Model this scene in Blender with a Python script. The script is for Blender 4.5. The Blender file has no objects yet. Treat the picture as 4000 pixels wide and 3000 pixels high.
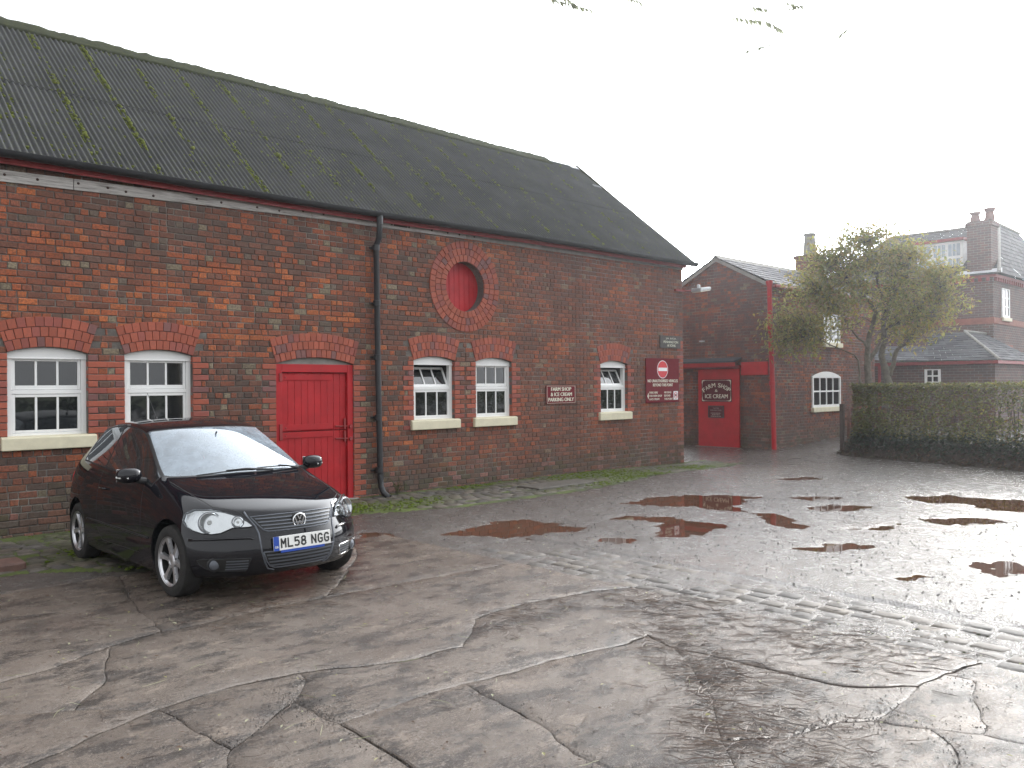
import bpy, bmesh, math, random
from mathutils import Vector, Matrix, noise
from mathutils.geometry import delaunay_2d_cdt
from mathutils.bvhtree import BVHTree

R = math.radians
V = Vector
SC = bpy.context.scene
COL = SC.collection
random.seed(11)

# ------------------------------------------------------------------ camera
cam_d = bpy.data.cameras.new('camera')
cam_d.sensor_width = 36.0
cam_d.lens = 1789.0 / 2212.0 * 36.0
cam_d.clip_start = 0.05
cam_d.clip_end = 3000.0
cam = bpy.data.objects.new('camera', cam_d)
COL.objects.link(cam)
CAM = V((0.0, -11.0, 1.72))
_phi = math.atan(1894.0 / 1789.0)
_pit, _rol = R(0.18), R(0.45)
_fw = V((math.cos(_phi) * math.cos(_pit), math.sin(_phi) * math.cos(_pit), math.sin(_pit)))
_rt0 = V((math.sin(_phi), -math.cos(_phi), 0.0))
_up0 = _rt0.cross(_fw)
_up = _up0 * math.cos(_rol) + _rt0 * math.sin(_rol)
_rt = _rt0 * math.cos(_rol) - _up0 * math.sin(_rol)
cam.matrix_world = Matrix(((_rt.x, _up.x, -_fw.x, CAM.x), (_rt.y, _up.y, -_fw.y, CAM.y),
                           (_rt.z, _up.z, -_fw.z, CAM.z), (0, 0, 0, 1)))
SC.camera = cam

# ------------------------------------------------------------------ sky and sun
SUN_EL, SUN_AZ = R(20.0), R(11.5)          # azimuth counted from +X towards +Y
world = bpy.data.worlds.new('World')
SC.world = world
world.use_nodes = True
wn, wl = world.node_tree.nodes, world.node_tree.links
wn.clear()
sky = wn.new('ShaderNodeTexSky')
sky.sky_type = 'NISHITA'
sky.sun_disc = False
sky.sun_elevation = SUN_EL
sky.sun_rotation = R(90.0) - SUN_AZ
sky.air_density = 1.0
sky.dust_density = 2.5
hsv = wn.new('ShaderNodeHueSaturation')
hsv.inputs['Saturation'].default_value = 0.12
wl.new(sky.outputs[0], hsv.inputs['Color'])
veil = wn.new('ShaderNodeMix'); veil.data_type = 'RGBA'
veil.inputs['Factor'].default_value = 0.70          # thin bright cloud over the whole sky
wl.new(hsv.outputs[0], veil.inputs['A'])
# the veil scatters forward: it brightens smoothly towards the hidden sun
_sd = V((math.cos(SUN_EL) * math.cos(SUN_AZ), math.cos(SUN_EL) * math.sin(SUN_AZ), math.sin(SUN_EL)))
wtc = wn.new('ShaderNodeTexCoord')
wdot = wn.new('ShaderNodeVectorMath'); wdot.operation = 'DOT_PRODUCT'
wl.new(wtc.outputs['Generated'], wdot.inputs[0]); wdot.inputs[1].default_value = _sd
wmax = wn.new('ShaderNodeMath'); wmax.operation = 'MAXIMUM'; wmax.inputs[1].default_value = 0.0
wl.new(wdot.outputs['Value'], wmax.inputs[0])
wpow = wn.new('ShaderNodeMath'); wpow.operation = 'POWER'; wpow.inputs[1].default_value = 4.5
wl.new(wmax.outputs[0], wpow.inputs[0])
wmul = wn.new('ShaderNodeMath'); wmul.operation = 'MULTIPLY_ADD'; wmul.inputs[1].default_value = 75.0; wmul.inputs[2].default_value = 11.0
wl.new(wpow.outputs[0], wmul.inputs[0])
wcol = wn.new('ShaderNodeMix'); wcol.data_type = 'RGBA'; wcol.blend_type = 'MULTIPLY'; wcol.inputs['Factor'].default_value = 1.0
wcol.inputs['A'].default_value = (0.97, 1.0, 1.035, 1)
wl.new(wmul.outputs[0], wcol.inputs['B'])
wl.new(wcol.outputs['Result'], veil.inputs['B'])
bg = wn.new('ShaderNodeBackground')
bg.inputs['Strength'].default_value = 0.12
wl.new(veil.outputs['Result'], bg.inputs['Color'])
wo = wn.new('ShaderNodeOutputWorld')
wl.new(bg.outputs[0], wo.inputs['Surface'])

sun_d = bpy.data.lights.new('sun', 'SUN')
sun_d.energy = 1.5
sun_d.angle = R(10.0)
sun_d.color = (1.0, 0.95, 0.87)
sun = bpy.data.objects.new('sun', sun_d)
COL.objects.link(sun)
_sd = V((math.cos(SUN_EL) * math.cos(SUN_AZ), math.cos(SUN_EL) * math.sin(SUN_AZ), math.sin(SUN_EL)))
sun.rotation_euler = _sd.to_track_quat('Z', 'Y').to_euler()
sun.location = _sd * 200

vs = SC.view_settings
vs.view_transform = 'Standard'
vs.look = 'None'
vs.exposure = 0.36
vs.gamma = 1.0
vs.use_curve_mapping = False
SC.render.engine = 'CYCLES'
SC.cycles.use_denoising = True
try:
    SC.cycles.denoiser = 'OPENIMAGEDENOISE'
except Exception:
    pass
SC.cycles.max_bounces = 7
SC.cycles.diffuse_bounces = 3
SC.cycles.glossy_bounces = 4
SC.cycles.transmission_bounces = 6
SC.cycles.transparent_max_bounces = 10
SC.cycles.volume_bounces = 0
SC.cycles.caustics_reflective = False
SC.cycles.caustics_refractive = False
SC.cycles.sample_clamp_indirect = 6.0

# ------------------------------------------------------------------ helpers
def rnd(a, b):
    return random.uniform(a, b)

def lerp(a, b, t):
    return a + (b - a) * t

def nz(x, y=0.0, z=0.0):
    return noise.noise(V((x, y, z)))

def sstep(a, b, x):
    t = min(1.0, max(0.0, (x - a) / (b - a)))
    return t * t * (3 - 2 * t)

class MB:
    def __init__(self):
        self.v, self.f, self.c, self.m = [], [], [], []

    def add(self, verts, faces, col=(1, 1, 1), m=0):
        b = len(self.v)
        self.v.extend([tuple(p) for p in verts])
        for f in faces:
            self.f.append(tuple(i + b for i in f))
            self.c.append(col)
            self.m.append(m)

    def box(self, x0, x1, y0, y1, z0, z1, col=(1, 1, 1), m=0):
        self.add([(x0, y0, z0), (x1, y0, z0), (x1, y1, z0), (x0, y1, z0),
                  (x0, y0, z1), (x1, y0, z1), (x1, y1, z1), (x0, y1, z1)],
                 [(0, 3, 2, 1), (4, 5, 6, 7), (0, 1, 5, 4), (1, 2, 6, 5), (2, 3, 7, 6), (3, 0, 4, 7)], col, m)

    def obox(self, c, a, b, n, col=(1, 1, 1), m=0):
        c, a, b, n = V(c), V(a), V(b), V(n)
        vs = [c - a - b - n, c + a - b - n, c + a + b - n, c - a + b - n,
              c - a - b + n, c + a - b + n, c + a + b + n, c - a + b + n]
        self.add(vs, [(0, 3, 2, 1), (4, 5, 6, 7), (0, 1, 5, 4), (1, 2, 6, 5), (2, 3, 7, 6), (3, 0, 4, 7)], col, m)

    def prism(self, poly, O, U, W, N, t, col=(1, 1, 1), m=0):
        """poly of (u,w) lifted into O+uU+wW, from N=0 to N=t"""
        O, U, W, N = V(O), V(U), V(W), V(N)
        n = len(poly)
        a = [O + U * p[0] + W * p[1] for p in poly]
        b = [p + N * t for p in a]
        fs = [tuple(range(n - 1, -1, -1)), tuple(range(n, 2 * n))]
        fs += [(i, (i + 1) % n, n + (i + 1) % n, n + i) for i in range(n)]
        self.add(a + b, fs, col, m)

    def tube(self, path, r, n=8, col=(1, 1, 1), m=0, cap=True):
        path = [V(p) for p in path]
        k = len(path)
        rs = r if isinstance(r, (list, tuple)) else [r] * k
        t0 = (path[1] - path[0]).normalized()
        ref = V((0, 0, 1)) if abs(t0.z) < 0.9 else V((1, 0, 0))
        s = t0.cross(ref).normalized()
        vs = []
        for i, p in enumerate(path):
            t = (path[min(i + 1, k - 1)] - path[max(i - 1, 0)]).normalized()
            s = (s - t * s.dot(t))
            s = s.normalized() if s.length > 1e-6 else t.orthogonal().normalized()
            q = t.cross(s)
            for j in range(n):
                a = 2 * math.pi * j / n
                vs.append(p + (s * math.cos(a) + q * math.sin(a)) * rs[i])
        fs = []
        for i in range(k - 1):
            for j in range(n):
                j2 = (j + 1) % n
                fs.append((i * n + j, i * n + j2, (i + 1) * n + j2, (i + 1) * n + j))
        if cap:
            fs.append(tuple(range(n - 1, -1, -1)))
            fs.append(tuple((k - 1) * n + j for j in range(n)))
        self.add(vs, fs, col, m)

    def lathe(self, prof, O, A, n=24, col=(1, 1, 1), m=0, closed=False):
        """prof of (r, h) about axis A through O"""
        O, A = V(O), V(A).normalized()
        s = A.orthogonal().normalized()
        q = A.cross(s)
        vs = []
        for r, h in prof:
            for j in range(n):
                a = 2 * math.pi * j / n
                vs.append(O + A * h + (s * math.cos(a) + q * math.sin(a)) * r)
        k = len(prof)
        fs = []
        for i in range(k if closed else k - 1):
            i2 = (i + 1) % k
            for j in range(n):
                j2 = (j + 1) % n
                fs.append((i * n + j, i * n + j2, i2 * n + j2, i2 * n + j))
        self.add(vs, fs, col, m)

    def mesh(self, name, mats):
        me = bpy.data.meshes.new(name)
        me.from_pydata(self.v, [], self.f)
        for mt in (mats if isinstance(mats, (list, tuple)) else [mats]):
            me.materials.append(mt)
        if any(self.m):
            me.polygons.foreach_set('material_index', self.m)
        ca = me.color_attributes.new('Col', 'FLOAT_COLOR', 'CORNER')
        buf = []
        for f, c in zip(self.f, self.c):
            buf.extend((c[0], c[1], c[2], 1.0) * len(f))
        ca.data.foreach_set('color', buf)
        return me

    def build(self, name, mats, parent=None, smooth=False, bevel=0.0, seg=2, angle=35, recalc=True):
        me = self.mesh(name, mats)
        if recalc:
            bm = bmesh.new(); bm.from_mesh(me)
            bmesh.ops.recalc_face_normals(bm, faces=bm.faces)
            bm.to_mesh(me); bm.free()
        return link(name, me, parent, smooth, bevel, seg, angle)

def link(name, me, parent=None, smooth=False, bevel=0.0, seg=2, angle=35):
    o = bpy.data.objects.new(name, me)
    COL.objects.link(o)
    if parent is not None:
        o.parent = parent
    if smooth:
        me.polygons.foreach_set('use_smooth', [True] * len(me.polygons))
        if smooth != 'all':
            try:
                me.set_sharp_from_angle(angle=R(angle))
            except Exception:
                pass
    if bevel:
        md = o.modifiers.new('bevel', 'BEVEL')
        md.width = bevel; md.segments = seg; md.limit_method = 'ANGLE'; md.angle_limit = R(30)
        md.harden_normals = False
    return o

def tag(o, label=None, cat=None, group=None, kind=None):
    if label: o['label'] = label
    if cat: o['category'] = cat
    if group: o['group'] = group
    if kind: o['kind'] = kind
    return o

def empty(name, loc=(0, 0, 0), label=None, cat=None, group=None, kind=None, parent=None):
    o = bpy.data.objects.new(name, None)
    o.empty_display_size = 0.2
    COL.objects.link(o)
    o.location = loc
    if parent is not None: o.parent = parent
    return tag(o, label, cat, group, kind)

def boxpart(name, mt, parent, dims, bevel=0.004):
    b = MB(); b.box(*dims)
    return b.build(name, mt, parent, bevel=bevel)

def copy_tree(o, parent=None):
    c = o.copy(); COL.objects.link(c); c.parent = parent
    for ch in list(o.children): copy_tree(ch, c)
    return c

# ------------------------------------------------------------------ materials
class NT:
    """small node-tree writer"""
    def __init__(self, name):
        self.mt = bpy.data.materials.new(name)
        self.mt.use_nodes = True
        self.n, self.l = self.mt.node_tree.nodes, self.mt.node_tree.links
        self.n.clear()
        self.out = self.n.new('ShaderNodeOutputMaterial')
        self.bsdf = self.n.new('ShaderNodeBsdfPrincipled')
        self.l.new(self.bsdf.outputs[0], self.out.inputs['Surface'])
        self._tc = None

    def set(self, **k):
        for a, v in k.items():
            s = self.bsdf.inputs[a.replace('_', ' ')]
            if hasattr(v, 'is_output'): self.l.new(v, s)
            else: s.default_value = v

    def tc(self, which='Object'):
        if self._tc is None: self._tc = self.n.new('ShaderNodeTexCoord')
        return self._tc.outputs[which]

    def world(self):
        g = self.n.new('ShaderNodeNewGeometry')
        return g.outputs['Position']

    def mapping(self, vec, scale=(1, 1, 1), rot=(0, 0, 0)):
        m = self.n.new('ShaderNodeMapping')
        m.inputs['Scale'].default_value = scale
        m.inputs['Rotation'].default_value = rot
        self.l.new(vec, m.inputs['Vector'])
        return m.outputs[0]

    def noise(self, vec, scale, detail=4, rough=0.55, out='Fac', dist=0.0):
        t = self.n.new('ShaderNodeTexNoise')
        t.inputs['Scale'].default_value = scale
        t.inputs['Detail'].default_value = detail
        t.inputs['Roughness'].default_value = rough
        t.inputs['Distortion'].default_value = dist
        self.l.new(vec, t.inputs['Vector'])
        return t.outputs[out]

    def voronoi(self, vec, scale, feature='F1', out='Distance'):
        t = self.n.new('ShaderNodeTexVoronoi')
        t.feature = feature
        t.inputs['Scale'].default_value = scale
        self.l.new(vec, t.inputs['Vector'])
        return t.outputs[out]

    def ramp(self, fac, stops, interp='LINEAR'):
        r = self.n.new('ShaderNodeValToRGB')
        r.color_ramp.interpolation = interp
        el = r.color_ramp.elements
        while len(el) < len(stops): el.new(0.5)
        for e, (p, c) in zip(el, stops):
            e.position = p
            e.color = (c, c, c, 1) if not hasattr(c, '__len__') else (c[0], c[1], c[2], 1)
        self.l.new(fac, r.inputs[0])
        return r.outputs[0]

    def mix(self, fac, a, b, mode='MIX'):
        m = self.n.new('ShaderNodeMix'); m.data_type = 'RGBA'; m.blend_type = mode
        for s, v in ((m.inputs['Factor'], fac), (m.inputs['A'], a), (m.inputs['B'], b)):
            if hasattr(v, 'is_output'): self.l.new(v, s)
            elif hasattr(v, '__len__'): s.default_value = (v[0], v[1], v[2], 1)
            else: s.default_value = v
        return m.outputs['Result']

    def math(self, op, a, b=0.0, clamp=False):
        m = self.n.new('ShaderNodeMath'); m.operation = op; m.use_clamp = clamp
        for s, v in ((m.inputs[0], a), (m.inputs[1], b)):
            if hasattr(v, 'is_output'): self.l.new(v, s)
            else: s.default_value = v
        return m.outputs[0]

    def attr(self, name='Col'):
        a = self.n.new('ShaderNodeAttribute'); a.attribute_name = name
        return a.outputs['Color']

    def sep(self, vec):
        s = self.n.new('ShaderNodeSeparateXYZ'); self.l.new(vec, s.inputs[0])
        return s.outputs

    def bump(self, h, strength=0.4, dist=0.01, normal=None):
        b = self.n.new('ShaderNodeBump')
        b.inputs['Strength'].default_value = strength
        b.inputs['Distance'].default_value = dist
        self.l.new(h, b.inputs['Height'])
        if normal is not None: self.l.new(normal, b.inputs['Normal'])
        self.l.new(b.outputs[0], self.bsdf.inputs['Normal'])
        return b.outputs[0]

def simple(name, col, rough=0.5, metal=0.0, var=0.12, scale=6.0, bump=0.0, bscale=60.0, spec=0.5, coat=0.0):
    t = NT(name)
    p = t.world()
    n = t.noise(p, scale, 5, 0.6)
    c = t.mix(t.ramp(n, [(0.3, 0), (0.7, 1)]), [x * (1 - var) for x in col], [min(1, x * (1 + var)) for x in col])
    t.set(Base_Color=c, Roughness=rough, Metallic=metal)
    t.bsdf.inputs['Specular IOR Level'].default_value = spec
    t.bsdf.inputs['Coat Weight'].default_value = coat
    r2 = t.noise(p, scale * 3.1, 4)
    t.set(Roughness=t.ramp(r2, [(0.25, max(0.0, rough - 0.08)), (0.75, min(1.0, rough + 0.1))]))
    if bump:
        t.bump(t.noise(p, bscale, 4), bump, 0.004)
    return t.mt

def make_brick():
    t = NT('brick')
    p = t.world()
    base = t.attr('Col')
    n1 = t.noise(p, 38, 6, 0.7)
    n2 = t.noise(p, 9, 5, 0.65)
    c = t.mix(t.ramp(n1, [(0.34, 0.8), (0.60, 0)]), base, (0.065, 0.042, 0.035))
    c = t.mix(t.ramp(n2, [(0.52, 0), (0.8, 0.35)]), c, (0.30, 0.19, 0.13))
    sk = t.noise(t.mapping(p, (2.2, 2.2, 0.30)), 1.0, 5, 0.65)
    c = t.mix(t.ramp(sk, [(0.50, 0), (0.72, 0.45)]), c, (0.075, 0.045, 0.036))
    bl = t.noise(p, 75, 4, 0.7)
    c = t.mix(t.ramp(bl, [(0.30, 0.6), (0.46, 0)]), c, (0.06, 0.042, 0.036))
    n3 = t.noise(p, 120, 3, 0.6)
    c = t.mix(t.ramp(n3, [(0.62, 0), (0.74, 0.35)]), c, (0.33, 0.26, 0.20))
    t.set(Base_Color=c, Roughness=0.86)
    t.bsdf.inputs['Specular IOR Level'].default_value = 0.25
    t.bump(t.mix(0.5, t.noise(p, 70, 6, 0.7), t.noise(p, 22, 4)), 0.75, 0.006)
    return t.mt

def make_smooth_brick():
    t = NT('dressed_brick')
    p = t.world()
    base = t.attr('Col')
    n1 = t.noise(p, 26, 5, 0.6)
    c = t.mix(t.ramp(n1, [(0.3, 0.35), (0.65, 0)]), base, (0.10, 0.06, 0.05))
    t.set(Base_Color=c, Roughness=0.72)
    t.bsdf.inputs['Specular IOR Level'].default_value = 0.3
    t.bump(t.noise(p, 90, 5, 0.65), 0.35, 0.003)
    return t.mt

def make_mortar():
    t = NT('mortar')
    p = t.world()
    n1 = t.noise(p, 1.3, 5, 0.6)
    n2 = t.noise(p, 45, 5, 0.7)
    c = t.ramp(n1, [(0.35, (0.085, 0.075, 0.07)), (0.52, (0.15, 0.135, 0.12)), (0.66, (0.30, 0.28, 0.25))])
    c = t.mix(t.ramp(n2, [(0.35, 0.5), (0.6, 0)]), c, (0.05, 0.045, 0.042))
    t.set(Base_Color=c, Roughness=0.95)
    t.bump(n2, 0.8, 0.006)
    return t.mt

M = {}
M['brick'] = make_brick()
M['dressed'] = make_smooth_brick()
M['mortar'] = make_mortar()
M['red'] = simple('red_gloss_paint', (0.40, 0.017, 0.022), 0.5, var=0.16, scale=3.5, bump=0.15, bscale=40, spec=0.3)
M['red_dark'] = simple('weathered_red_paint', (0.26, 0.03, 0.03), 0.6, var=0.3, scale=8, bump=0.2, bscale=50)
M['white'] = simple('white_gloss_paint', (0.80, 0.80, 0.79), 0.35, var=0.03, scale=5)
M['cream'] = simple('cream_stone_paint', (0.66, 0.61, 0.45), 0.6, var=0.09, scale=7, bump=0.3, bscale=35)
M['black_pvc'] = simple('black_pipe', (0.018, 0.019, 0.022), 0.38, var=0.2, scale=9)
M['rust_iron'] = simple('rusty_iron', (0.05, 0.028, 0.022), 0.8, var=0.4, scale=30, bump=0.4, bscale=90)
M['cement'] = simple('cement', (0.25, 0.24, 0.22), 0.9, var=0.2, scale=7, bump=0.4, bscale=40)
M['steel'] = simple('galvanised_steel', (0.45, 0.46, 0.47), 0.45, metal=0.6, var=0.15, scale=12)
M['lead'] = simple('lead_flashing', (0.55, 0.56, 0.58), 0.5, var=0.15, scale=6)

def make_old_beam():
    t = NT('weathered_beam')
    p = t.world()
    q = t.mapping(p, (2.0, 30.0, 30.0))
    n = t.noise(q, 2.0, 6, 0.7)
    c = t.ramp(n, [(0.3, (0.12, 0.11, 0.10)), (0.5, (0.40, 0.38, 0.36)), (0.7, (0.55, 0.53, 0.51))])
    t.set(Base_Color=c, Roughness=0.85)
    t.bump(n, 0.6, 0.006)
    return t.mt
M['beam'] = make_old_beam()

def make_glass():
    t = NT('window_glass')
    p = t.world()
    t.set(Base_Color=(0.012, 0.014, 0.016, 1), Roughness=0.03)
    t.bsdf.inputs['IOR'].default_value = 1.8
    t.bump(t.noise(p, 2.2, 2, 0.4), 0.03, 0.02)
    return t.mt
M['glass'] = make_glass()

def make_corrugated():
    t = NT('asbestos_sheet')
    p = t.world()
    n1 = t.noise(p, 1.6, 5, 0.6)
    n2 = t.noise(p, 22, 5, 0.7)
    n3 = t.noise(p, 75, 4, 0.6)
    c = t.ramp(n1, [(0.3, (0.038, 0.038, 0.042)), (0.7, (0.066, 0.066, 0.070))])
    c = t.mix(t.ramp(n2, [(0.47, 0), (0.68, 0.7)]), c, (0.066, 0.074, 0.032))
    c = t.mix(t.ramp(n3, [(0.64, 0), (0.74, 0.5)]), c, (0.19, 0.18, 0.16))
    t.set(Base_Color=c, Roughness=0.85)
    t.bsdf.inputs['Specular IOR Level'].default_value = 0.25
    t.bump(t.mix(0.5, n2, n3), 0.5, 0.006)
    return t.mt
M['sheet'] = make_corrugated()

def make_moss(name='moss', a=(0.058, 0.070, 0.018), b=(0.135, 0.152, 0.034)):
    t = NT(name)
    p = t.world()
    n = t.noise(p, 14, 5, 0.7)
    t.set(Base_Color=t.ramp(n, [(0.3, a), (0.7, b)]), Roughness=0.95)
    t.bsdf.inputs['Specular IOR Level'].default_value = 0.1
    t.bump(t.noise(p, 160, 4, 0.7), 1.0, 0.01)
    return t.mt
M['moss'] = make_moss()
M['moss_dark'] = make_moss('ridge_moss', (0.030, 0.032, 0.026), (0.055, 0.062, 0.026))

def make_attr(name, rough=0.7, spec=0.3, trans=0.0, var=0.35, scale=9, bump=0.0):
    t = NT(name)
    p = t.world()
    c = t.attr('Col')
    n = t.noise(p, scale, 4, 0.6)
    c = t.mix(t.ramp(n, [(0.3, var), (0.7, 0)]), c, (0.02, 0.02, 0.02))
    t.set(Base_Color=c, Roughness=rough)
    t.bsdf.inputs['Specular IOR Level'].default_value = spec
    if bump: t.bump(t.noise(p, scale * 6, 4, 0.65), bump, 0.006)
    if trans:
        tr = t.n.new('ShaderNodeBsdfTranslucent')
        t.l.new(c, tr.inputs['Color'])
        ms = t.n.new('ShaderNodeMixShader'); ms.inputs[0].default_value = trans
        t.l.new(t.bsdf.outputs[0], ms.inputs[1]); t.l.new(tr.outputs[0], ms.inputs[2])
        t.l.new(ms.outputs[0], t.out.inputs['Surface'])
    return t.mt
M['leaf'] = make_attr('leaf', 0.5, 0.4, 0.45, 0.12, 3)
M['bark'] = simple('bark', (0.11, 0.095, 0.07), 0.85, var=0.4, scale=14, bump=0.6, bscale=40)
M['twig'] = make_attr('twig', 0.6, 0.4, 0.0, 0.2, 12)
M['slate'] = make_attr('slate', 0.78, 0.22, 0.0, 0.3, 7, 0.3)
M['stone'] = make_attr('sett_stone', 0.58, 0.35, 0.0, 0.55, 16, 0.9)
# ================================================================== BARN
COURSE = 0.0813
def palette(u, z, warm, tone):
    """albedo of one old hand-made brick at (u, z)"""
    g = nz(u * 0.55, z * 0.8, 3.1 + tone) * 0.5 + 0.5
    h = nz(u * 2.1, z * 2.9, 9.7 + tone) * 0.5 + 0.5
    q = random.random() * 0.62 + h * 0.28 + (g - 0.5) * 0.5 + warm
    if q > 0.78: c = (0.52, 0.155, 0.058)
    elif q > 0.63: c = (0.40, 0.112, 0.050)
    elif q > 0.47: c = (0.28, 0.096, 0.058)
    elif q > 0.33: c = (0.21, 0.088, 0.060)
    elif q > 0.18: c = (0.155, 0.086, 0.066)
    else: c = (0.112, 0.078, 0.066)
    r = random.random()
    if r < 0.035: c = (0.27, 0.225, 0.155)
    elif r < 0.06: c = (0.165, 0.13, 0.10)
    k = rnd(0.84, 1.16)
    return tuple(x * k for x in c)

def base_tint(c, z, u):
    """rising damp and splash-back staining near the ground"""
    w = 1.0 - sstep(0.15, 0.75, z + 0.25 * nz(u * 0.9, 5.0))
    if w <= 0: return c
    r = random.random()
    d = (0.115, 0.10, 0.082) if r < 0.62 else ((0.30, 0.165, 0.145) if r < 0.76 else (0.085, 0.092, 0.055))
    w *= rnd(0.45, 0.95)
    return tuple(lerp(a, b, w) for a, b in zip(c, d))

def brick(mb, O, U, W, N, u0, u1, w0, w1, dep, col, proud=0.0, j=0.004, ch=0.006):
    """chamfered block, front face jittered, seated dep behind the face"""
    f = proud + rnd(-0.004, 0.004)
    def P(u, w, n): return O + U * u + W * w + N * n
    jj = lambda: rnd(-j, j)
    q = [(u0 + jj(), w0 + jj() * .7), (u1 + jj(), w0 + jj() * .7), (u1 + jj(), w1 + jj() * .7), (u0 + jj(), w1 + jj() * .7)]
    cu, cw = (u0 + u1) / 2, (w0 + w1) / 2
    def ins(p, d): return (p[0] + (d if p[0] < cu else -d), p[1] + (d if p[1] < cw else -d))
    vs = [P(*p, -dep) for p in q] + [P(*p, f - ch) for p in q] + [P(*ins(p, ch), f + rnd(-.002, .002)) for p in q]
    fs = [(8, 9, 10, 11)]
    for i in range(4):
        k = (i + 1) % 4
        fs += [(i, k, 4 + k, 4 + i), (4 + i, 4 + k, 8 + k, 8 + i)]
    mb.add(vs, fs, col)

def wedge(mb, O, U, W, N, pts, dep, col, proud, ch=0.004):
    """voussoir from four (u,w) corners"""
    cu = sum(p[0] for p in pts) / 4; cw = sum(p[1] for p in pts) / 4
    f = proud + rnd(-0.003, 0.003)
    def P(p, n): return O + U * p[0] + W * p[1] + N * n
    def ins(p):
        d = V((cu - p[0], cw - p[1])); d = d.normalized() * ch * 1.4
        return (p[0] + d.x, p[1] + d.y)
    vs = [P(p, -dep) for p in pts] + [P(p, f - ch) for p in pts] + [P(ins(p), f) for p in pts]
    fs = [(8, 9, 10, 11)]
    for i in range(4):
        k = (i + 1) % 4
        fs += [(i, k, 4 + k, 4 + i), (4 + i, 4 + k, 8 + k, 8 + i)]
    mb.add(vs, fs, col)

def cut(iv, a, b):
    out = []
    for (p, q) in iv:
        if b <= p or a >= q: out.append((p, q)); continue
        if a > p: out.append((p, a))
        if b < q: out.append((b, q))
    return out

def lay_bricks(O, U, W, N, u0, u1, z0, z1, blocked, colour, single, parent, joint=0.011, wave=0.006, course=COURSE, top=None, n_single=300):
    """English garden wall bond. single(u,z)->rank; the lowest ranks become objects of their own"""
    O, U, W, N = V(O), V(U), V(W), V(N)
    items = []
    nc = int(round((z1 - z0) / course))
    for c in range(nc):
        za, zb = z0 + c * course, z0 + (c + 1) * course
        iv = [(u0, u1)]
        if top is not None:
            a, b = top(zb); iv = [(max(u0, a), min(u1, b))]
            if iv[0][1] <= iv[0][0]: continue
        for (a, b) in blocked(za, zb, c): iv = cut(iv, a, b)
        header = (c % 4 == 1)
        L = 0.106 if header else 0.204
        ph = (0.053 if header else (0.0 if c % 2 else 0.102)) + 0.02 * nz(c * 1.7, 2.0)
        for (a, b) in iv:
            if b - a < 0.03: continue
            k = math.floor((a - ph) / L)
            edges = [a]
            while True:
                k += 1
                e = ph + k * L + rnd(-0.008, 0.008)
                if e >= b - 0.035: break
                if e > a + 0.035:
                    if (not header) and random.random() < 0.20 and e - edges[-1] > 0.17:
                        edges.append((edges[-1] + e) / 2)
                    edges.append(e)
            edges.append(b)
            for e0, e1 in zip(edges[:-1], edges[1:]):
                items.append((e0, e1, za, zb))
    items.sort(key=lambda t: single((t[0] + t[1]) / 2, (t[2] + t[3]) / 2))
    rest = MB()
    for i, (e0, e1, za, zb) in enumerate(items):
        dz = wave * nz((e0 + e1) * 0.4, za * 3.0, 1.0)
        col = colour((e0 + e1) / 2, (za + zb) / 2)
        h = joint / 2
        args = (O, U, W, N, e0 + h, e1 - h, za + h + dz, zb - h + dz, 0.035, col)
        if i < n_single:
            one = MB(); brick(one, *args); one.build('brick', M['brick'], parent, recalc=False)
        else:
            brick(rest, *args)
    o = rest.build('brickwork', M['brick'], parent, recalc=False)
    o['kind'] = 'stuff'
    return o

barn = empty('barn', (0, 0, 0), 'long red brick barn with mossy grey corrugated roof and white sash windows', 'barn')
BX0, BX1, BZ0, BZ1 = -4.0, 15.735, -0.12, 4.40
WO, WU, WW, WN = V((0, 0, 0)), V((1, 0, 0)), V((0, 0, 1)), V((0, -1, 0))
AH = 0.435                                            # half width of a window opening
WINS = [(2.775, False), (4.075, False), (8.605, True), (9.955, False), (13.305, True)]
WZ0, WSPR, WCROWN = 1.18, 2.165, 2.235
DX0, DX1 = 5.72, 7.02
RCX, RCZ, RRO, RRI = 9.29, 3.46, 0.785, 0.432

def arc(a, rise, crown):
    r = (a * a + rise * rise) / (2 * rise)
    return r, crown - r, math.asin(a / r)
W_R, W_C, W_T = arc(AH, WCROWN - WSPR, WCROWN)
D_R, D_C, D_T = arc((DX1 - DX0) / 2, 0.095, 2.175)
RING = 0.122

def arch_half(R0, c0, th, z):
    """half width hidden by an arch at height z"""
    Ro = R0 + 3 * RING
    zs = c0 + Ro * math.cos(th)
    if z <= zs: return (z - c0) * math.tan(th)
    return math.sqrt(max(0, Ro * Ro - (z - c0) ** 2)) if z < c0 + Ro else 0.0

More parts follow.
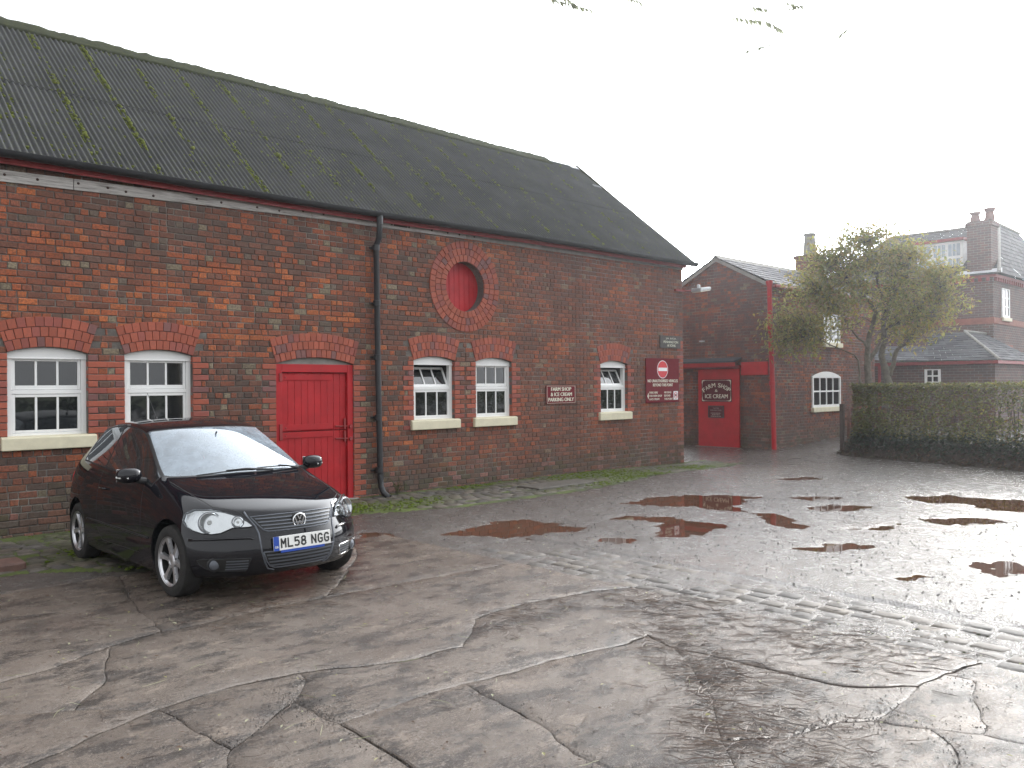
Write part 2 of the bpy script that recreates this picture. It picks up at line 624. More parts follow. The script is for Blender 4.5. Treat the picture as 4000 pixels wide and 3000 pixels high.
def blocked_barn(za, zb, c):
    out = []
    alt = 0.118 if c % 2 else 0.222
    zm = (za + zb) / 2
    for cx, _ in WINS:
        if WZ0 - 0.15 < zm <= WSPR + 0.02: out.append((cx - AH - alt, cx + AH + alt))
        elif WSPR + 0.02 < zm < W_C + W_R + 3 * RING:
            h = min(arch_half(W_R, W_C, W_T, za), arch_half(W_R, W_C, W_T, zb))
            if h > 0:
                e = 0.118 if c % 2 else 0.0
                out.append((cx - h - (e if zm < 2.52 else 0), cx + h + (e if zm < 2.52 else 0)))
        if WZ0 - 0.17 < zm < WZ0: pass
    dc = (DX0 + DX1) / 2; dh = (DX1 - DX0) / 2
    if zm < 2.085: out.append((DX0 - alt, DX1 + alt))
    elif zm < D_C + D_R + 3 * RING:
        h = min(arch_half(D_R, D_C, D_T, za), arch_half(D_R, D_C, D_T, zb))
        if h > 0: out.append((dc - h, dc + h))
    h = min(math.sqrt(max(0, RRO ** 2 - (za - RCZ) ** 2)), math.sqrt(max(0, RRO ** 2 - (zb - RCZ) ** 2)))
    if h > 0.02: out.append((RCX - h + 0.02, RCX + h - 0.02))
    if zm < 2.78: out.append((BX1 - (0.118 if c % 2 else 0.236), BX1 + 1))
    return out

def barn_colour(u, z):
    warm = -0.02 + 0.10 * (1 - sstep(6.5, 10.5, u)) * sstep(1.5, 3.0, z)
    # the left-hand upper wall carries warm and dark bands
    band = nz(u * 0.12, z * 1.25, 21.0)
    warm += 0.22 * band * (1 - sstep(8.0, 12.0, u))
    c = palette(u, z, warm, 0.0)
    if u > 7.5:
        k = sstep(7.5, 11, u) * 0.40
        c = tuple(lerp(a, b, k) for a, b in zip(c, (0.27, 0.108, 0.075)))
    return base_tint(c, z, u)

core = MB()
# wall core as strips round the openings, face just behind the bricks (this is the mortar)
CY = 0.009
xs = [BX0]
for a, b in [(c - AH, c + AH) for c, _ in WINS[:2]] + [(DX0, DX1)] + [(c - AH, c + AH) for c, _ in WINS[2:]]:
    xs += [a, b]
xs.append(BX1)
T = 0.40
for i in range(0, len(xs) - 1):
    a, b = xs[i], xs[i + 1]
    if i % 2 == 0:
        if a < 9.5 < b + 0.9 or abs((a + b) / 2 - RCX) < 1.5:
            core.box(a, b, CY, T, BZ0, 2.62)
        else:
            core.box(a, b, CY, T, BZ0, 2.62)
    else:
        if abs(a - DX0) < 1e-6:
            n = 14
            dc, dh = (a + b) / 2, (b - a) / 2
            pts = [(a, 2.62), ] + [(dc - dh + 2 * dh * k / n, D_C + math.sqrt(D_R ** 2 - (-dh + 2 * dh * k / n) ** 2)) for k in range(n + 1)] + [(b, 2.62)]
        else:
            core.box(a, b, CY, T, BZ0, WZ0 - 0.001)
            n = 12
            cxx, hh = (a + b) / 2, (b - a) / 2
            pts = [(a, 2.62)] + [(a + 2 * hh * k / n, W_C + math.sqrt(W_R ** 2 - (-hh + 2 * hh * k / n) ** 2)) for k in range(n + 1)] + [(b, 2.62)]
        for k in range(1, len(pts) - 2):
            p, q = pts[k], pts[k + 1]
            core.prism([p, q, (q[0], 2.62), (p[0], 2.62)], (0, CY, 0), WU, WW, (0, 1, 0), T - CY)
# upper wall with the round hole
xa, xb = RCX - 0.9, RCX + 0.9
core.box(BX0, xa, CY, T, 2.62, BZ1); core.box(xb, BX1, CY, T, 2.62, BZ1)
n = 48
for k in range(n):
    a0, a1 = 2 * math.pi * k / n, 2 * math.pi * (k + 1) / n
    def sq(a):
        c, s = math.cos(a), math.sin(a)
        t = min(0.9 / abs(c) if abs(c) > 1e-6 else 9e9, ((BZ1 - RCZ) if s > 0 else (RCZ - 2.62)) / abs(s) if abs(s) > 1e-6 else 9e9)
        return (RCX + t * c, RCZ + t * s)
    i0, i1 = (RCX + RRI * math.cos(a0), RCZ + RRI * math.sin(a0)), (RCX + RRI * math.cos(a1), RCZ + RRI * math.sin(a1))
    core.prism([i0, sq(a0), sq(a1), i1], (0, CY, 0), WU, WW, (0, 1, 0), T - CY)
for sx, sz in ((-1, -1), (-1, 1), (1, -1), (1, 1)):
    zc = BZ1 if sz > 0 else 2.62
    aa = math.atan2((zc - RCZ), 0.9 * sx)
    k0 = math.floor(aa / (2 * math.pi / n))
    def sq2(a):
        c, s = math.cos(a), math.sin(a)
        t = min(0.9 / abs(c), abs(zc - RCZ) / abs(s))
        return (RCX + t * c, RCZ + t * s)
    p0, p1 = sq2(k0 * 2 * math.pi / n), sq2((k0 + 1) * 2 * math.pi / n)
    core.prism([p0, (RCX + 0.9 * sx, zc), p1], (0, CY, 0), WU, WW, (0, 1, 0), T - CY)
wall = core.build('wall', M['mortar'], barn)
# gable and rear walls
RIDGE_Y, RIDGE_Z = 3.29, 7.33
gb = MB()
gb.prism([(0.40, BZ0), (6.58, BZ0), (6.58, 4.35), (RIDGE_Y, 7.16), (0.02, 4.40), (0.02, 4.395), (0.40, 4.395)], (BX1 - 0.3, 0, 0), (0, 1, 0), (0, 0, 1), (1, 0, 0), 0.295)
gb.prism([(0.40, BZ0), (6.58, BZ0), (6.58, 4.35), (RIDGE_Y, 7.16), (0.40, 4.72)], (BX0, 0, 0), (0, 1, 0), (0, 0, 1), (1, 0, 0), 0.3)
gb.box(BX0 + 0.3, BX1 - 0.3, 6.28, 6.575, BZ0, 4.4)
def make_brickwall_mat(name, c1, c2, mort, scale=1.0):
    t = NT(name)
    p = t.world()
    s = t.sep(p)
    cm = t.n.new('ShaderNodeCombineXYZ')
    t.l.new(t.math('ADD', s[0], s[1]), cm.inputs[0]); t.l.new(s[2], cm.inputs[1])
    b = t.n.new('ShaderNodeTexBrick')
    b.inputs['Scale'].default_value = 1.0
    b.inputs['Brick Width'].default_value = 0.236 * scale; b.inputs['Row Height'].default_value = 0.0868 * scale
    b.inputs['Mortar Size'].default_value = 0.007
    b.inputs['Color1'].default_value = (*c1, 1); b.inputs['Color2'].default_value = (*c2, 1); b.inputs['Mortar'].default_value = (*mort, 1)
    t.l.new(cm.outputs[0], b.inputs['Vector'])
    n = t.noise(p, 2.2, 5, 0.65)
    c = t.mix(t.ramp(n, [(0.35, 0.5), (0.65, 0)]), b.outputs['Color'], (0.06, 0.05, 0.048))
    t.set(Base_Color=c, Roughness=0.88)
    t.bump(b.outputs['Fac'], -0.5, 0.01)
    return t.mt
M['brickwall'] = make_brickwall_mat('plain_brickwork', (0.27, 0.085, 0.06), (0.13, 0.07, 0.058), (0.17, 0.155, 0.14))
M['brickwall_house'] = make_brickwall_mat('house_brickwork', (0.155, 0.072, 0.056), (0.095, 0.058, 0.048), (0.22, 0.20, 0.185))
gb.build('gable_wall', M['brickwall'], barn)

lay_bricks(WO, WU, WW, WN, BX0, BX1, BZ0, BZ0 + COURSE * 55, blocked_barn, barn_colour,
           lambda u, z: (0 if (u > 2.2 and z > 1.0 and not (u > 3.0 and z < 1.3)) else 100) + u - 0.0 * z, wall)

# dressed orange bricks: jambs, arches, round window
def dress():
    r = random.random()
    if r < 0.72: c = (0.37, 0.098, 0.060)
    elif r < 0.90: c = (0.30, 0.086, 0.066)
    else: c = (0.21, 0.095, 0.088)
    k = rnd(0.86, 1.12)
    return tuple(x * k for x in c)
nc = int(round((BZ1 - BZ0) / COURSE))
def jambs(lo, hi, zlo, zhi, both=True):
    for c in range(nc):
        za, zb = BZ0 + c * COURSE, BZ0 + (c + 1) * COURSE
        zm = (za + zb) / 2
        if not (zlo < zm < zhi): continue
        alt = 0.118 if c % 2 else 0.222
        for a, b in ((lo - alt, lo), (hi, hi + alt)):
            one = MB()
            # return face goes back into the reveal
            brick(one, WO, WU, WW, WN, a + (0.005 if a < lo - 0.01 else 0.0), b - (0.005 if b > hi + 0.01 else 0.0), za + 0.005, zb - 0.005, 0.115, dress(), 0.004, 0.002)
            one.build('jamb_brick', M['dressed'], barn, recalc=False)
def voussoirs(cx, R0, c0, th, n0, name):
    for k in range(3):
        n = n0
        ra, rb = R0 + k * RING + 0.003, R0 + (k + 1) * RING - 0.003
        off = 0.5 if k % 2 else 0.0
        cuts = [-th] + [-th + 2 * th * (i + off) / n for i in range(0 if off else 1, n)] + [th]
        for a0, a1 in zip(cuts[:-1], cuts[1:]):
            if a1 - a0 < 1e-4: continue
            g = 0.0028 / ra
            pts = [(cx + ra * math.sin(a0 + g), c0 + ra * math.cos(a0 + g)), (cx + ra * math.sin(a1 - g), c0 + ra * math.cos(a1 - g)),
                   (cx + rb * math.sin(a1 - g), c0 + rb * math.cos(a1 - g)), (cx + rb * math.sin(a0 + g), c0 + rb * math.cos(a0 + g))]
            one = MB(); wedge(one, WO, WU, WW, WN, pts, 0.112 if k == 0 else 0.03, dress(), 0.008)
            one.build(name, M['dressed'], barn, recalc=False)
for cx, _ in WINS:
    jambs(cx - AH, cx + AH, WZ0 - 0.15, WSPR + 0.02)
    voussoirs(cx, W_R, W_C, W_T, 11, 'arch_brick')
jambs(DX0, DX1, -0.2, 2.085)
voussoirs((DX0 + DX1) / 2, D_R, D_C, D_T, 16, 'arch_brick')
# corner quoins of smoother brick
for c in range(int((2.78 - BZ0) / COURSE)):
    za, zb = BZ0 + c * COURSE, BZ0 + (c + 1) * COURSE
    w = 0.118 if c % 2 else 0.236
    one = MB(); brick(one, WO, WU, WW, WN, BX1 - w + 0.005, BX1 + 0.008, za + 0.005, zb - 0.005, 0.11, base_tint(dress(), za, BX1), 0.004, 0.002)
    one.build('quoin_brick', M['dressed'], barn, recalc=False)
for k, nb in enumerate((34, 40, 47)):
    ra, rb = RRI + k * 0.118 + 0.003, RRI + (k + 1) * 0.118 - 0.003
    for i in range(nb):
        a0, a1 = 2 * math.pi * i / nb, 2 * math.pi * (i + 1) / nb
        g = 0.0035 / ra
        pts = [(RCX + ra * math.cos(a0 + g), RCZ + ra * math.sin(a0 + g)), (RCX + rb * math.cos(a0 + g * .8), RCZ + rb * math.sin(a0 + g * .8)),
               (RCX + rb * math.cos(a1 - g * .8), RCZ + rb * math.sin(a1 - g * .8)), (RCX + ra * math.cos(a1 - g), RCZ + ra * math.sin(a1 - g))]
        one = MB(); wedge(one, WO, WU, WW, WN, pts, 0.17 if k == 0 else 0.03, tuple(x * 0.92 for x in dress()), 0.016, 0.005)
        one.build('ring_brick', M['dressed'], barn, recalc=False)
# red boards closing the round opening
hw = RRI + 0.02
shut = empty('round_shutter', (0, 0, 0), parent=barn)
nb = 8
for i in range(nb):
    u0, u1 = -hw + 2 * hw * i / nb + 0.003, -hw + 2 * hw * (i + 1) / nb - 0.003
    pts = []
    for t in range(5):
        u = lerp(u0, u1, t / 4); pts.append((RCX + u, RCZ - math.sqrt(max(0.0004, hw * hw - u * u))))
    for t in range(5):
        u = lerp(u1, u0, t / 4); pts.append((RCX + u, RCZ + math.sqrt(max(0.0004, hw * hw - u * u))))
    b = MB(); b.prism(pts, (0, 0.165 + 0.002 * (i % 2), 0), WU, WW, (0, 1, 0), 0.02)
    b.build('plank', M['red'], shut, bevel=0.003)

# sash windows
def sash_window(cx, hopper, wid):
    w = empty('window', (cx, 0, 0), parent=barn)
    fr = MB()
    y0, y1 = 0.075, 0.155
    n = 16
    arcp = [(-AH + 2 * AH * k / n, W_C + math.sqrt(W_R ** 2 - (-AH + 2 * AH * k / n) ** 2)) for k in range(n + 1)]
    hb = 2.105
    fr.prism([(-AH, hb)] + [(AH, hb)] + arcp[::-1], (0, y0 - 0.01, 0), WU, WW, (0, 1, 0), 0.08)
    fr.box(-AH, -AH + 0.06, y0, y1, WZ0, hb); fr.box(AH - 0.06, AH, y0, y1, WZ0, hb)
    fr.box(-AH + 0.06, AH - 0.06, y0 + 0.001, y1, WZ0, 1.215)
    fr.box(-AH + 0.06, AH - 0.06, y0 + 0.002, y1, 1.675, 1.725)
    fr.box(-AH, AH, y0 - 0.018, y0 - 0.008, hb - 0.012, hb + 0.004)
    fr.build('frame', M['white'], w, bevel=0.004)
    def sash(name, z0, z1, rail, y, tilt):
        s = MB()
        xa, xb = -AH + 0.062, AH - 0.062
        st = 0.035
        rows = [(xa, xa + st), (xb - st, xb)]
        iw = (xb - xa - 2 * st - 2 * 0.026) / 3
        h = z1 - z0
        parts = [(xa, xa + st, 0, h), (xb - st, xb, 0, h), (xa + st, xb - st, 0, rail), (xa + st, xb - st, h - 0.035, h)]
        panes = []
        for i in range(3):
            p0 = xa + st + i * (iw + 0.026)
            panes.append((p0, p0 + iw, rail, h - 0.035))
            if i: parts.append((p0 - 0.026, p0, rail, h - 0.035))
        root = empty(name, (0, y, z0), parent=w)
        for i, p in enumerate(parts):
            s.box(p[0], p[1], (0.004 if i > 3 else 0.0), 0.036, p[2], p[3])
        so = s.build('sash', M['white'], w, bevel=0.004)
        so.location = (0, y, z0); so.rotation_euler = (-tilt, 0, 0)
        bpy.data.objects.remove(root)
        for p in panes:
            g = MB(); g.box(p[0] - 0.004, p[1] + 0.004, 0.018, 0.022, p[2] - 0.004, p[3] + 0.004)
            go = g.build('pane', M['glass'], w)
            go.location = (0, y, z0); go.rotation_euler = (-tilt, 0, 0)
    sash('upper_sash', 1.728, hb - 0.002, 0.05, 0.092, R(27) if hopper else 0.0)
    sash('lower_sash', 1.217, 1.673, 0.03, 0.085, 0.0)
    # sill: painted stone with worn arrises
    sl = MB()
    xa, xb = -AH - 0.075, AH + 0.085
    sl.prism([(-0.062, 1.018), (0.20, 1.018), (0.20, WZ0 + 0.012), (-0.02, WZ0 - 0.002), (-0.062, WZ0 - 0.014)], (xa, 0, 0), (0, 1, 0), (0, 0, 1), (1, 0, 0), xb - xa)
    so = sl.build('sill', M['cream'], w, bevel=0.012, seg=3)
    # black sheet standing in for the unlit room behind
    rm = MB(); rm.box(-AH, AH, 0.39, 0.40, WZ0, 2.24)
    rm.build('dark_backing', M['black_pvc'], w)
    return w
for i, (cx, hp) in enumerate(WINS): sash_window(cx, hp, i)

# stable door
door = empty('stable_door', ((DX0 + DX1) / 2, 0.0, 0.0), parent=barn)
dh = (DX1 - DX0) / 2
f = MB()
f.box(-dh, -dh + 0.10, 0.02, 0.12, -0.02, 2.075); f.box(dh - 0.10, dh, 0.02, 0.12, -0.02, 2.075)
f.box(-dh + 0.10, dh - 0.10, 0.021, 0.12, 1.955, 2.075)
f.build('frame', M['red'], door, bevel=0.006)
tm = MB()
n = 14
tm.prism([(-dh, 2.076), (dh, 2.076)] + [(dh - 2 * dh * k / n, D_C + math.sqrt(D_R ** 2 - (dh - 2 * dh * k / n) ** 2)) for k in range(n + 1)], (0, 0.05, 0), WU, WW, (0, 1, 0), 0.08)
tm.build('cement_infill', M['cement'], door)
nb = 10
for (za, zb, nm) in ((1.085, 1.945, 'upper'), (0.03, 1.075, 'lower')):
    for i in range(nb):
        u0, u1 = -dh + 0.105 + (2 * dh - 0.21) * i / nb, -dh + 0.105 + (2 * dh - 0.21) * (i + 1) / nb
        b = MB(); b.box(u0 + 0.002, u1 - 0.002, 0.062 + rnd(0, 0.002), 0.09, za, zb)
        b.build('plank', M['red'], door, bevel=0.004)
for z in (1.84, 1.10, 0.985):
    b = MB(); b.box(-dh + 0.108, dh - (0.34 if z < 1.8 else 0.36), 0.05, 0.061, z, z + (0.085))
    b.build('strap_hinge', M['red'], door, bevel=0.003)
    b = MB(); b.box(-dh + 0.055, -dh + 0.10, 0.004, 0.05, z - 0.02, z + 0.1); b.tube([(-dh + 0.17, 0.05, z + 0.04), (-dh + 0.17, 0.04, z + 0.04)], 0.012)
    b.build('hinge_pin', M['red_dark'], door, bevel=0.004)
for z in (1.14, 0.95):
    b = MB(); b.tube([(dh - 0.30, 0.045, z), (dh - 0.06, 0.03, z - 0.01)], 0.011); b.box(dh - 0.16, dh - 0.13, 0.02, 0.05, z - 0.05, z + 0.11)
    b.lathe([(0.0, 0.0), (0.03, 0.0), (0.03, 0.035), (0.0, 0.035)], (dh - 0.055, 0.02, z - 0.012), (0, -1, 0), 10)
    b.build('bolt', M['red_dark'], door, smooth=True)
st = MB(); st.box(-dh - 0.06, dh + 0.06, -0.05, 0.3, -0.14, 0.022)
st.build('threshold', M['cement'], door, bevel=0.01)

# ---------------------------------------------------------------- eaves
def eave_z(x): return 4.136 + (4.283 - 4.136) * (x - 2.28) / 5.11 if x < 7.39 else lerp(4.283, 4.335, (x - 7.39) / 8.3)
ev = empty('eaves', (0, 0, 0), parent=barn)
for xa, xb in ((-3.98, -0.6), (-0.597, 3.05), (3.056, 6.3), (6.306, 9.3)):
    b = MB()
    za, zb = eave_z(xa), eave_z(xb)
    b.add([(xa, -0.022, za), (xb, -0.022, zb), (xb, -0.022, zb + 0.135), (xa, -0.022, za + 0.135), (xa, 0.005, za), (xb, 0.005, zb), (xb, 0.005, zb + 0.135), (xa, 0.005, za + 0.135)],
          [(0, 1, 2, 3), (4, 7, 6, 5), (0, 4, 5, 1), (3, 2, 6, 7), (0, 3, 7, 4), (1, 5, 6, 2)])
    b.build('wall_plate_board', M['beam'], ev, bevel=0.005)
x = 2.36
while x < 9.2:
    b = MB(); z = eave_z(x) + rnd(0.05, 0.09)
    if random.random() < 0.35:
        b.box(x, x + 0.26, -0.036, -0.0225, z - 0.016, z + 0.016)
    b.lathe([(0.0, 0.012), (0.013, 0.010), (0.017, 0.0)], (x - 0.04, -0.0225, z), (0, -1, 0), 8)
    b.lathe([(0.0, 0.012), (0.013, 0.010), (0.017, 0.0)], (x + 0.30, -0.0225, z), (0, -1, 0), 8)
    b.build('iron_strap', M['rust_iron'], ev)
    x += rnd(0.5, 1.0)
b = MB()
xa, xb = 9.306, BX1 + 0.01
b.add([(xa, -0.016, eave_z(xa)), (xb, -0.016, eave_z(xb)), (xb, -0.016, eave_z(xb) + 0.12), (xa, -0.016, eave_z(xa) + 0.12), (xa, 0.005, eave_z(xa)), (xb, 0.005, eave_z(xb)), (xb, 0.005, eave_z(xb) + 0.12), (xa, 0.005, eave_z(xa) + 0.12)],
      [(0, 1, 2, 3), (4, 7, 6, 5), (0, 4, 5, 1), (3, 2, 6, 7), (0, 3, 7, 4), (1, 5, 6, 2)])
b.build('cement_band', M['cement'], ev)
def gut_z(x): return 4.372 + 0.0045 * (x - 2.28) + 0.012 * math.sin(x * 0.7)
b = MB()
seg = [(-3.98 + i * 0.986) for i in range(21)]
for a, c in zip(seg[:-1], seg[1:]):
    za, zc = gut_z(a), gut_z(c)
    b.add([(a, -0.10, za - 0.055), (c, -0.10, zc - 0.055), (c, -0.10, zc + 0.07), (a, -0.10, za + 0.07), (a, 0.02, za - 0.03), (c, 0.02, zc - 0.03)],
          [(0, 1, 2, 3), (0, 4, 5, 1)])
    b.add([(a, -0.115, za - 0.025), (c, -0.115, zc - 0.025), (c, -0.115, zc + 0.068), (a, -0.115, za + 0.068), (a, -0.10, za - 0.025), (c, -0.10, zc - 0.025)],
          [(0, 1, 2, 3), (0, 4, 5, 1)])
b.build('fascia_board', M['red_dark'], ev)
b = MB()
gseg = 10
pts = [(-4.05 + i * (BX1 + 0.29 + 4.05) / 22) for i in range(23)]
ring = []
for x in pts:
    z = gut_z(x) + 0.075
    row = []
    for k in range(gseg + 1):
        a = math.pi * k / gseg
        row.append((x, -0.185 - 0.068 * math.cos(a), z - 0.068 * math.sin(a) * 1.15))
    for k in range(gseg, -1, -1):
        a = math.pi * k / gseg
        row.append((x, -0.185 - 0.062 * math.cos(a), z - 0.062 * math.sin(a) * 1.15 + 0.002))
    ring.append(row)
kk = len(ring[0])
vsx = [p for r in ring for p in r]
fsx = [(i * kk + j, i * kk + (j + 1) % kk, (i + 1) * kk + (j + 1) % kk, (i + 1) * kk + j) for i in range(len(ring) - 1) for j in range(kk)]
fsx += [tuple(range(kk)), tuple(range((len(ring) - 1) * kk, len(ring) * kk))]
b.add(vsx, fsx)
b.build('gutter', M['black_pvc'], ev, smooth=True)

# downpipe
b = MB()
PX = 7.40
b.lathe([(0.052, 0), (0.052, 0.16), (0.03, 0.17)], (PX, -0.185, gut_z(PX) - 0.12), (0, 0, 1), 16)
b.tube([(PX, -0.185, gut_z(PX) - 0.12), (PX, -0.16, 4.06), (PX + 0.003, -0.075, 3.95), (PX + 0.02, -0.075, 2.0), (PX + 0.05, -0.075, 0.30), (PX + 0.055, -0.085, 0.16), (PX + 0.07, -0.14, 0.06), (PX + 0.11, -0.23, -0.005)], 0.047, 16)
for z in (3.92, 3.05, 2.2, 1.25, 0.42):
    b.lathe([(0.048, -0.045), (0.058, -0.04), (0.058, 0.04), (0.048, 0.045)], (PX + 0.02 * (4 - z) / 3, -0.075, z), (0, 0, 1), 16)
    b.box(PX - 0.085, PX + 0.11, -0.022, -0.008, z - 0.015, z + 0.015)
b.build('drainpipe', M['black_pvc'], barn, smooth=True)

# ---------------------------------------------------------------- roof
roof = empty('roof', (0, 0, 0), parent=barn)
EAV = V((0, -0.225, 4.40))
def ridge_sag(x): return -0.05 * sstep(9, 1.5, x) + 0.02 * nz(x * 0.35, 4.0)
SL = V((0, RIDGE_Y + 0.225, RIDGE_Z - 4.40))
SLEN = SL.length; SD = SL.normalized(); SNN = V((0, -SD.z, SD.y))
PIT, AMP = 0.073, 0.0185
SHW = PIT * 10
def sheet(x0, w, t0, t1, lift, name='roof_sheet', skew=0.0):
    mb = MB()
    npt = int(w / PIT * 6)
    L = 3
    vs = []
    for r in range(L + 1):
        t = lerp(t0, t1, r / L)
        for i in range(npt + 1):
            x = x0 + w * i / npt
            zz = AMP * math.sin(2 * math.pi * (x) / PIT)
            p = EAV + SD * t + SNN * (zz + lift * (1 - r / L) + 0.006) + V((x + skew * t, 0, (ridge_sag(x) * t / SLEN) + (gut_z(x) - 4.40 + 0.065) * (1 - t / SLEN)))
            vs.append(p)
    s = npt + 1
    fs = [(r * s + i, r * s + i + 1, (r + 1) * s + i + 1, (r + 1) * s + i) for r in range(L) for i in range(npt)]
    # lower edge thickness
    b = len(vs)
    for i in range(npt + 1): vs.append(vs[i])
    for i in range(npt + 1): vs.append(vs[i] - SNN * 0.008)
    fs += [(b + i, b + s + i, b + s + i + 1, b + i + 1) for i in range(npt)]
    mb.add(vs, fs)
    return mb.build(name, M['sheet'], roof, smooth='all', recalc=False)
LAP = SLEN * 0.47
x = -4.0
k = 0
while x < BX1 + 0.05:
    w = min(SHW + 0.05, BX1 + 0.12 - x)
    last = x + SHW >= BX1 + 0.05
    sheet(x, w, -0.02, LAP + 0.08, 0.002 + rnd(0, 0.004))
    if not last:
        sheet(x, w, LAP - 0.02 + rnd(-0.02, 0.02), SLEN - 0.02, 0.008 + rnd(0, 0.004))
    else:
        sheet(x, w, LAP - 0.02, SLEN * 0.66, 0.010)
    x += SHW; k += 1
# bare verge: battens left where sheets have gone
xe = BX1 + 0.12
for t in (LAP + 0.75, LAP + 1.35, SLEN - 0.12):
    b = MB()
    p = EAV + SD * t + SNN * 0.012 + V((0, 0, 0.012))
    b.obox((xe - 0.17, p.y, p.z), (0.20, 0, 0), SD * 0.05, SNN * 0.018)
    b.build('roof_batten', M['lead'], roof)
for t0, t1 in ((0.0, LAP), (LAP, SLEN)):
    b = MB()
    p0, p1 = EAV + SD * t0, EAV + SD * t1
    b.obox(((xe - 0.035), (p0.y + p1.y) / 2, (p0.z + p1.z) / 2 + gut_z(16) - 4.39), (0.03, 0, 0), SD * ((t1 - t0) / 2 - 0.002), SNN * 0.035)
    b.build('barge_board', M['moss_dark'], roof)
# closing slope at the back so the ridge has depth
b = MB()
b.add([(BX0, RIDGE_Y + 0.02, RIDGE_Z - 0.03), (BX1 + 0.1, RIDGE_Y + 0.02, RIDGE_Z - 0.03), (BX1 + 0.1, 6.8, 4.4), (BX0, 6.8, 4.4)], [(0, 1, 2, 3)])
b.add([(BX0, RIDGE_Y - 0.1, RIDGE_Z - 0.13), (BX1, RIDGE_Y - 0.1, RIDGE_Z - 0.13), (BX1, 0.0, 4.40), (BX0, 0.0, 4.40)], [(0, 1, 2, 3)])
b.build('rear_slope', M['sheet'], roof)
# ridge capping pieces thick with moss
x = -4.0
while x < BX1 - 1.0:
    mb = MB()
    w = min(1.82, BX1 - 1.0 - x)
    n1, n2 = 26, 8
    vs = []
    for i in range(n1 + 1):
        xx = x + w * i / n1
        for j in range(n2 + 1):
            a = -1 + 2 * j / n2
            s = abs(a) * 0.30
            base = V((xx, RIDGE_Y, RIDGE_Z + ridge_sag(xx) + 0.045))
            d = (-SD if a < 0 else V((0, SD.y, -SD.z)))
            lump = 0.018 * (nz(xx * 7, j * 0.9, 1.0) + 0.4) * (1 - 0.4 * abs(a)) + 0.02 * nz(xx * 22, j * 2.1, 6.0)
            vs.append(base + d * s + V((0, 0, lump + 0.012 * (1 - a * a))))
    s = n2 + 1
    fs = [(i * s + j, i * s + j + 1, (i + 1) * s + j + 1, (i + 1) * s + j) for i in range(n1) for j in range(n2)]
    b0 = len(vs)
    for i in range(n1 + 1): vs.append(V(vs[i * s]) + V((0, 0.01, -0.035)))
    fs += [(i * s, (i + 1) * s, b0 + i + 1, b0 + i) for i in range(n1)]
    mb.add(vs, fs)
    mb.build('ridge_cap', M['moss_dark'], roof, smooth='all')
    x += w + 0.002
# moss clumps, thickest along the sheet laps
def dome(mb, p, ax, up, r, h, col=(1, 1, 1)):
    ay = up.cross(ax).normalized()
    n = 6
    vs = [p + (ax * math.cos(2 * math.pi * k / n) + ay * math.sin(2 * math.pi * k / n)) * r * rnd(0.75, 1.2) for k in range(n)]
    vs += [p + (ax * math.cos(2 * math.pi * (k + .4) / n) + ay * math.sin(2 * math.pi * (k + .4) / n)) * r * 0.6 * rnd(0.8, 1.2) + up * h * rnd(0.6, 0.9) for k in range(n)]
    vs.append(p + up * h)
    fs = [(k, (k + 1) % n, n + (k + 1) % n, n + k) for k in range(n)] + [(n + k, n + (k + 1) % n, 2 * n) for k in range(n)]
    mb.add(vs, fs, col)
mm = MB()
def roof_pt(x, t):
    zz = AMP * math.sin(2 * math.pi * x / PIT)
    return EAV + SD * t + SNN * (zz + 0.012) + V((x, 0, ridge_sag(x) * t / SLEN + (gut_z(x) - 4.335) * (1 - t / SLEN)))
lines = [(-4.0 + SHW * i) for i in range(1, 27)]
for lx in lines:
    dens = max(0.3, 0.85 + 1.2 * nz(lx * 0.9, 11.0)) * (1.0 if lx < 11 else 0.75)
    for _ in range(int(300 * dens)):
        t = rnd(0.02, SLEN - 0.25)
        if nz(lx * 3.0, t * 1.1, 2.0) < rnd(-0.5, 0.35): continue
        x = lx + random.choice((-0.036, -0.036, 0.037, 0.0)) + rnd(-0.012, 0.012)
        r = rnd(0.012, 0.040)
        dome(mm, roof_pt(x, t), V((1, 0, 0)), SNN, r, r * rnd(0.5, 0.9))
for _ in range(6500):
    x = rnd(-4, BX1); t = rnd(0.0, SLEN - 0.2)
    if nz(x * 0.8, t * 0.9, 7.0) < rnd(-0.25, 0.5): continue
    x = round((x / PIT) - 0.75) * PIT + 0.75 * PIT + rnd(-0.01, 0.01)
    r = rnd(0.008, 0.034)
    dome(mm, roof_pt(x, t), V((1, 0, 0)), SNN, r, r * rnd(0.5, 0.9))
o = mm.build('moss', M['moss'], roof, smooth='all', recalc=False)
o['kind'] = 'stuff'
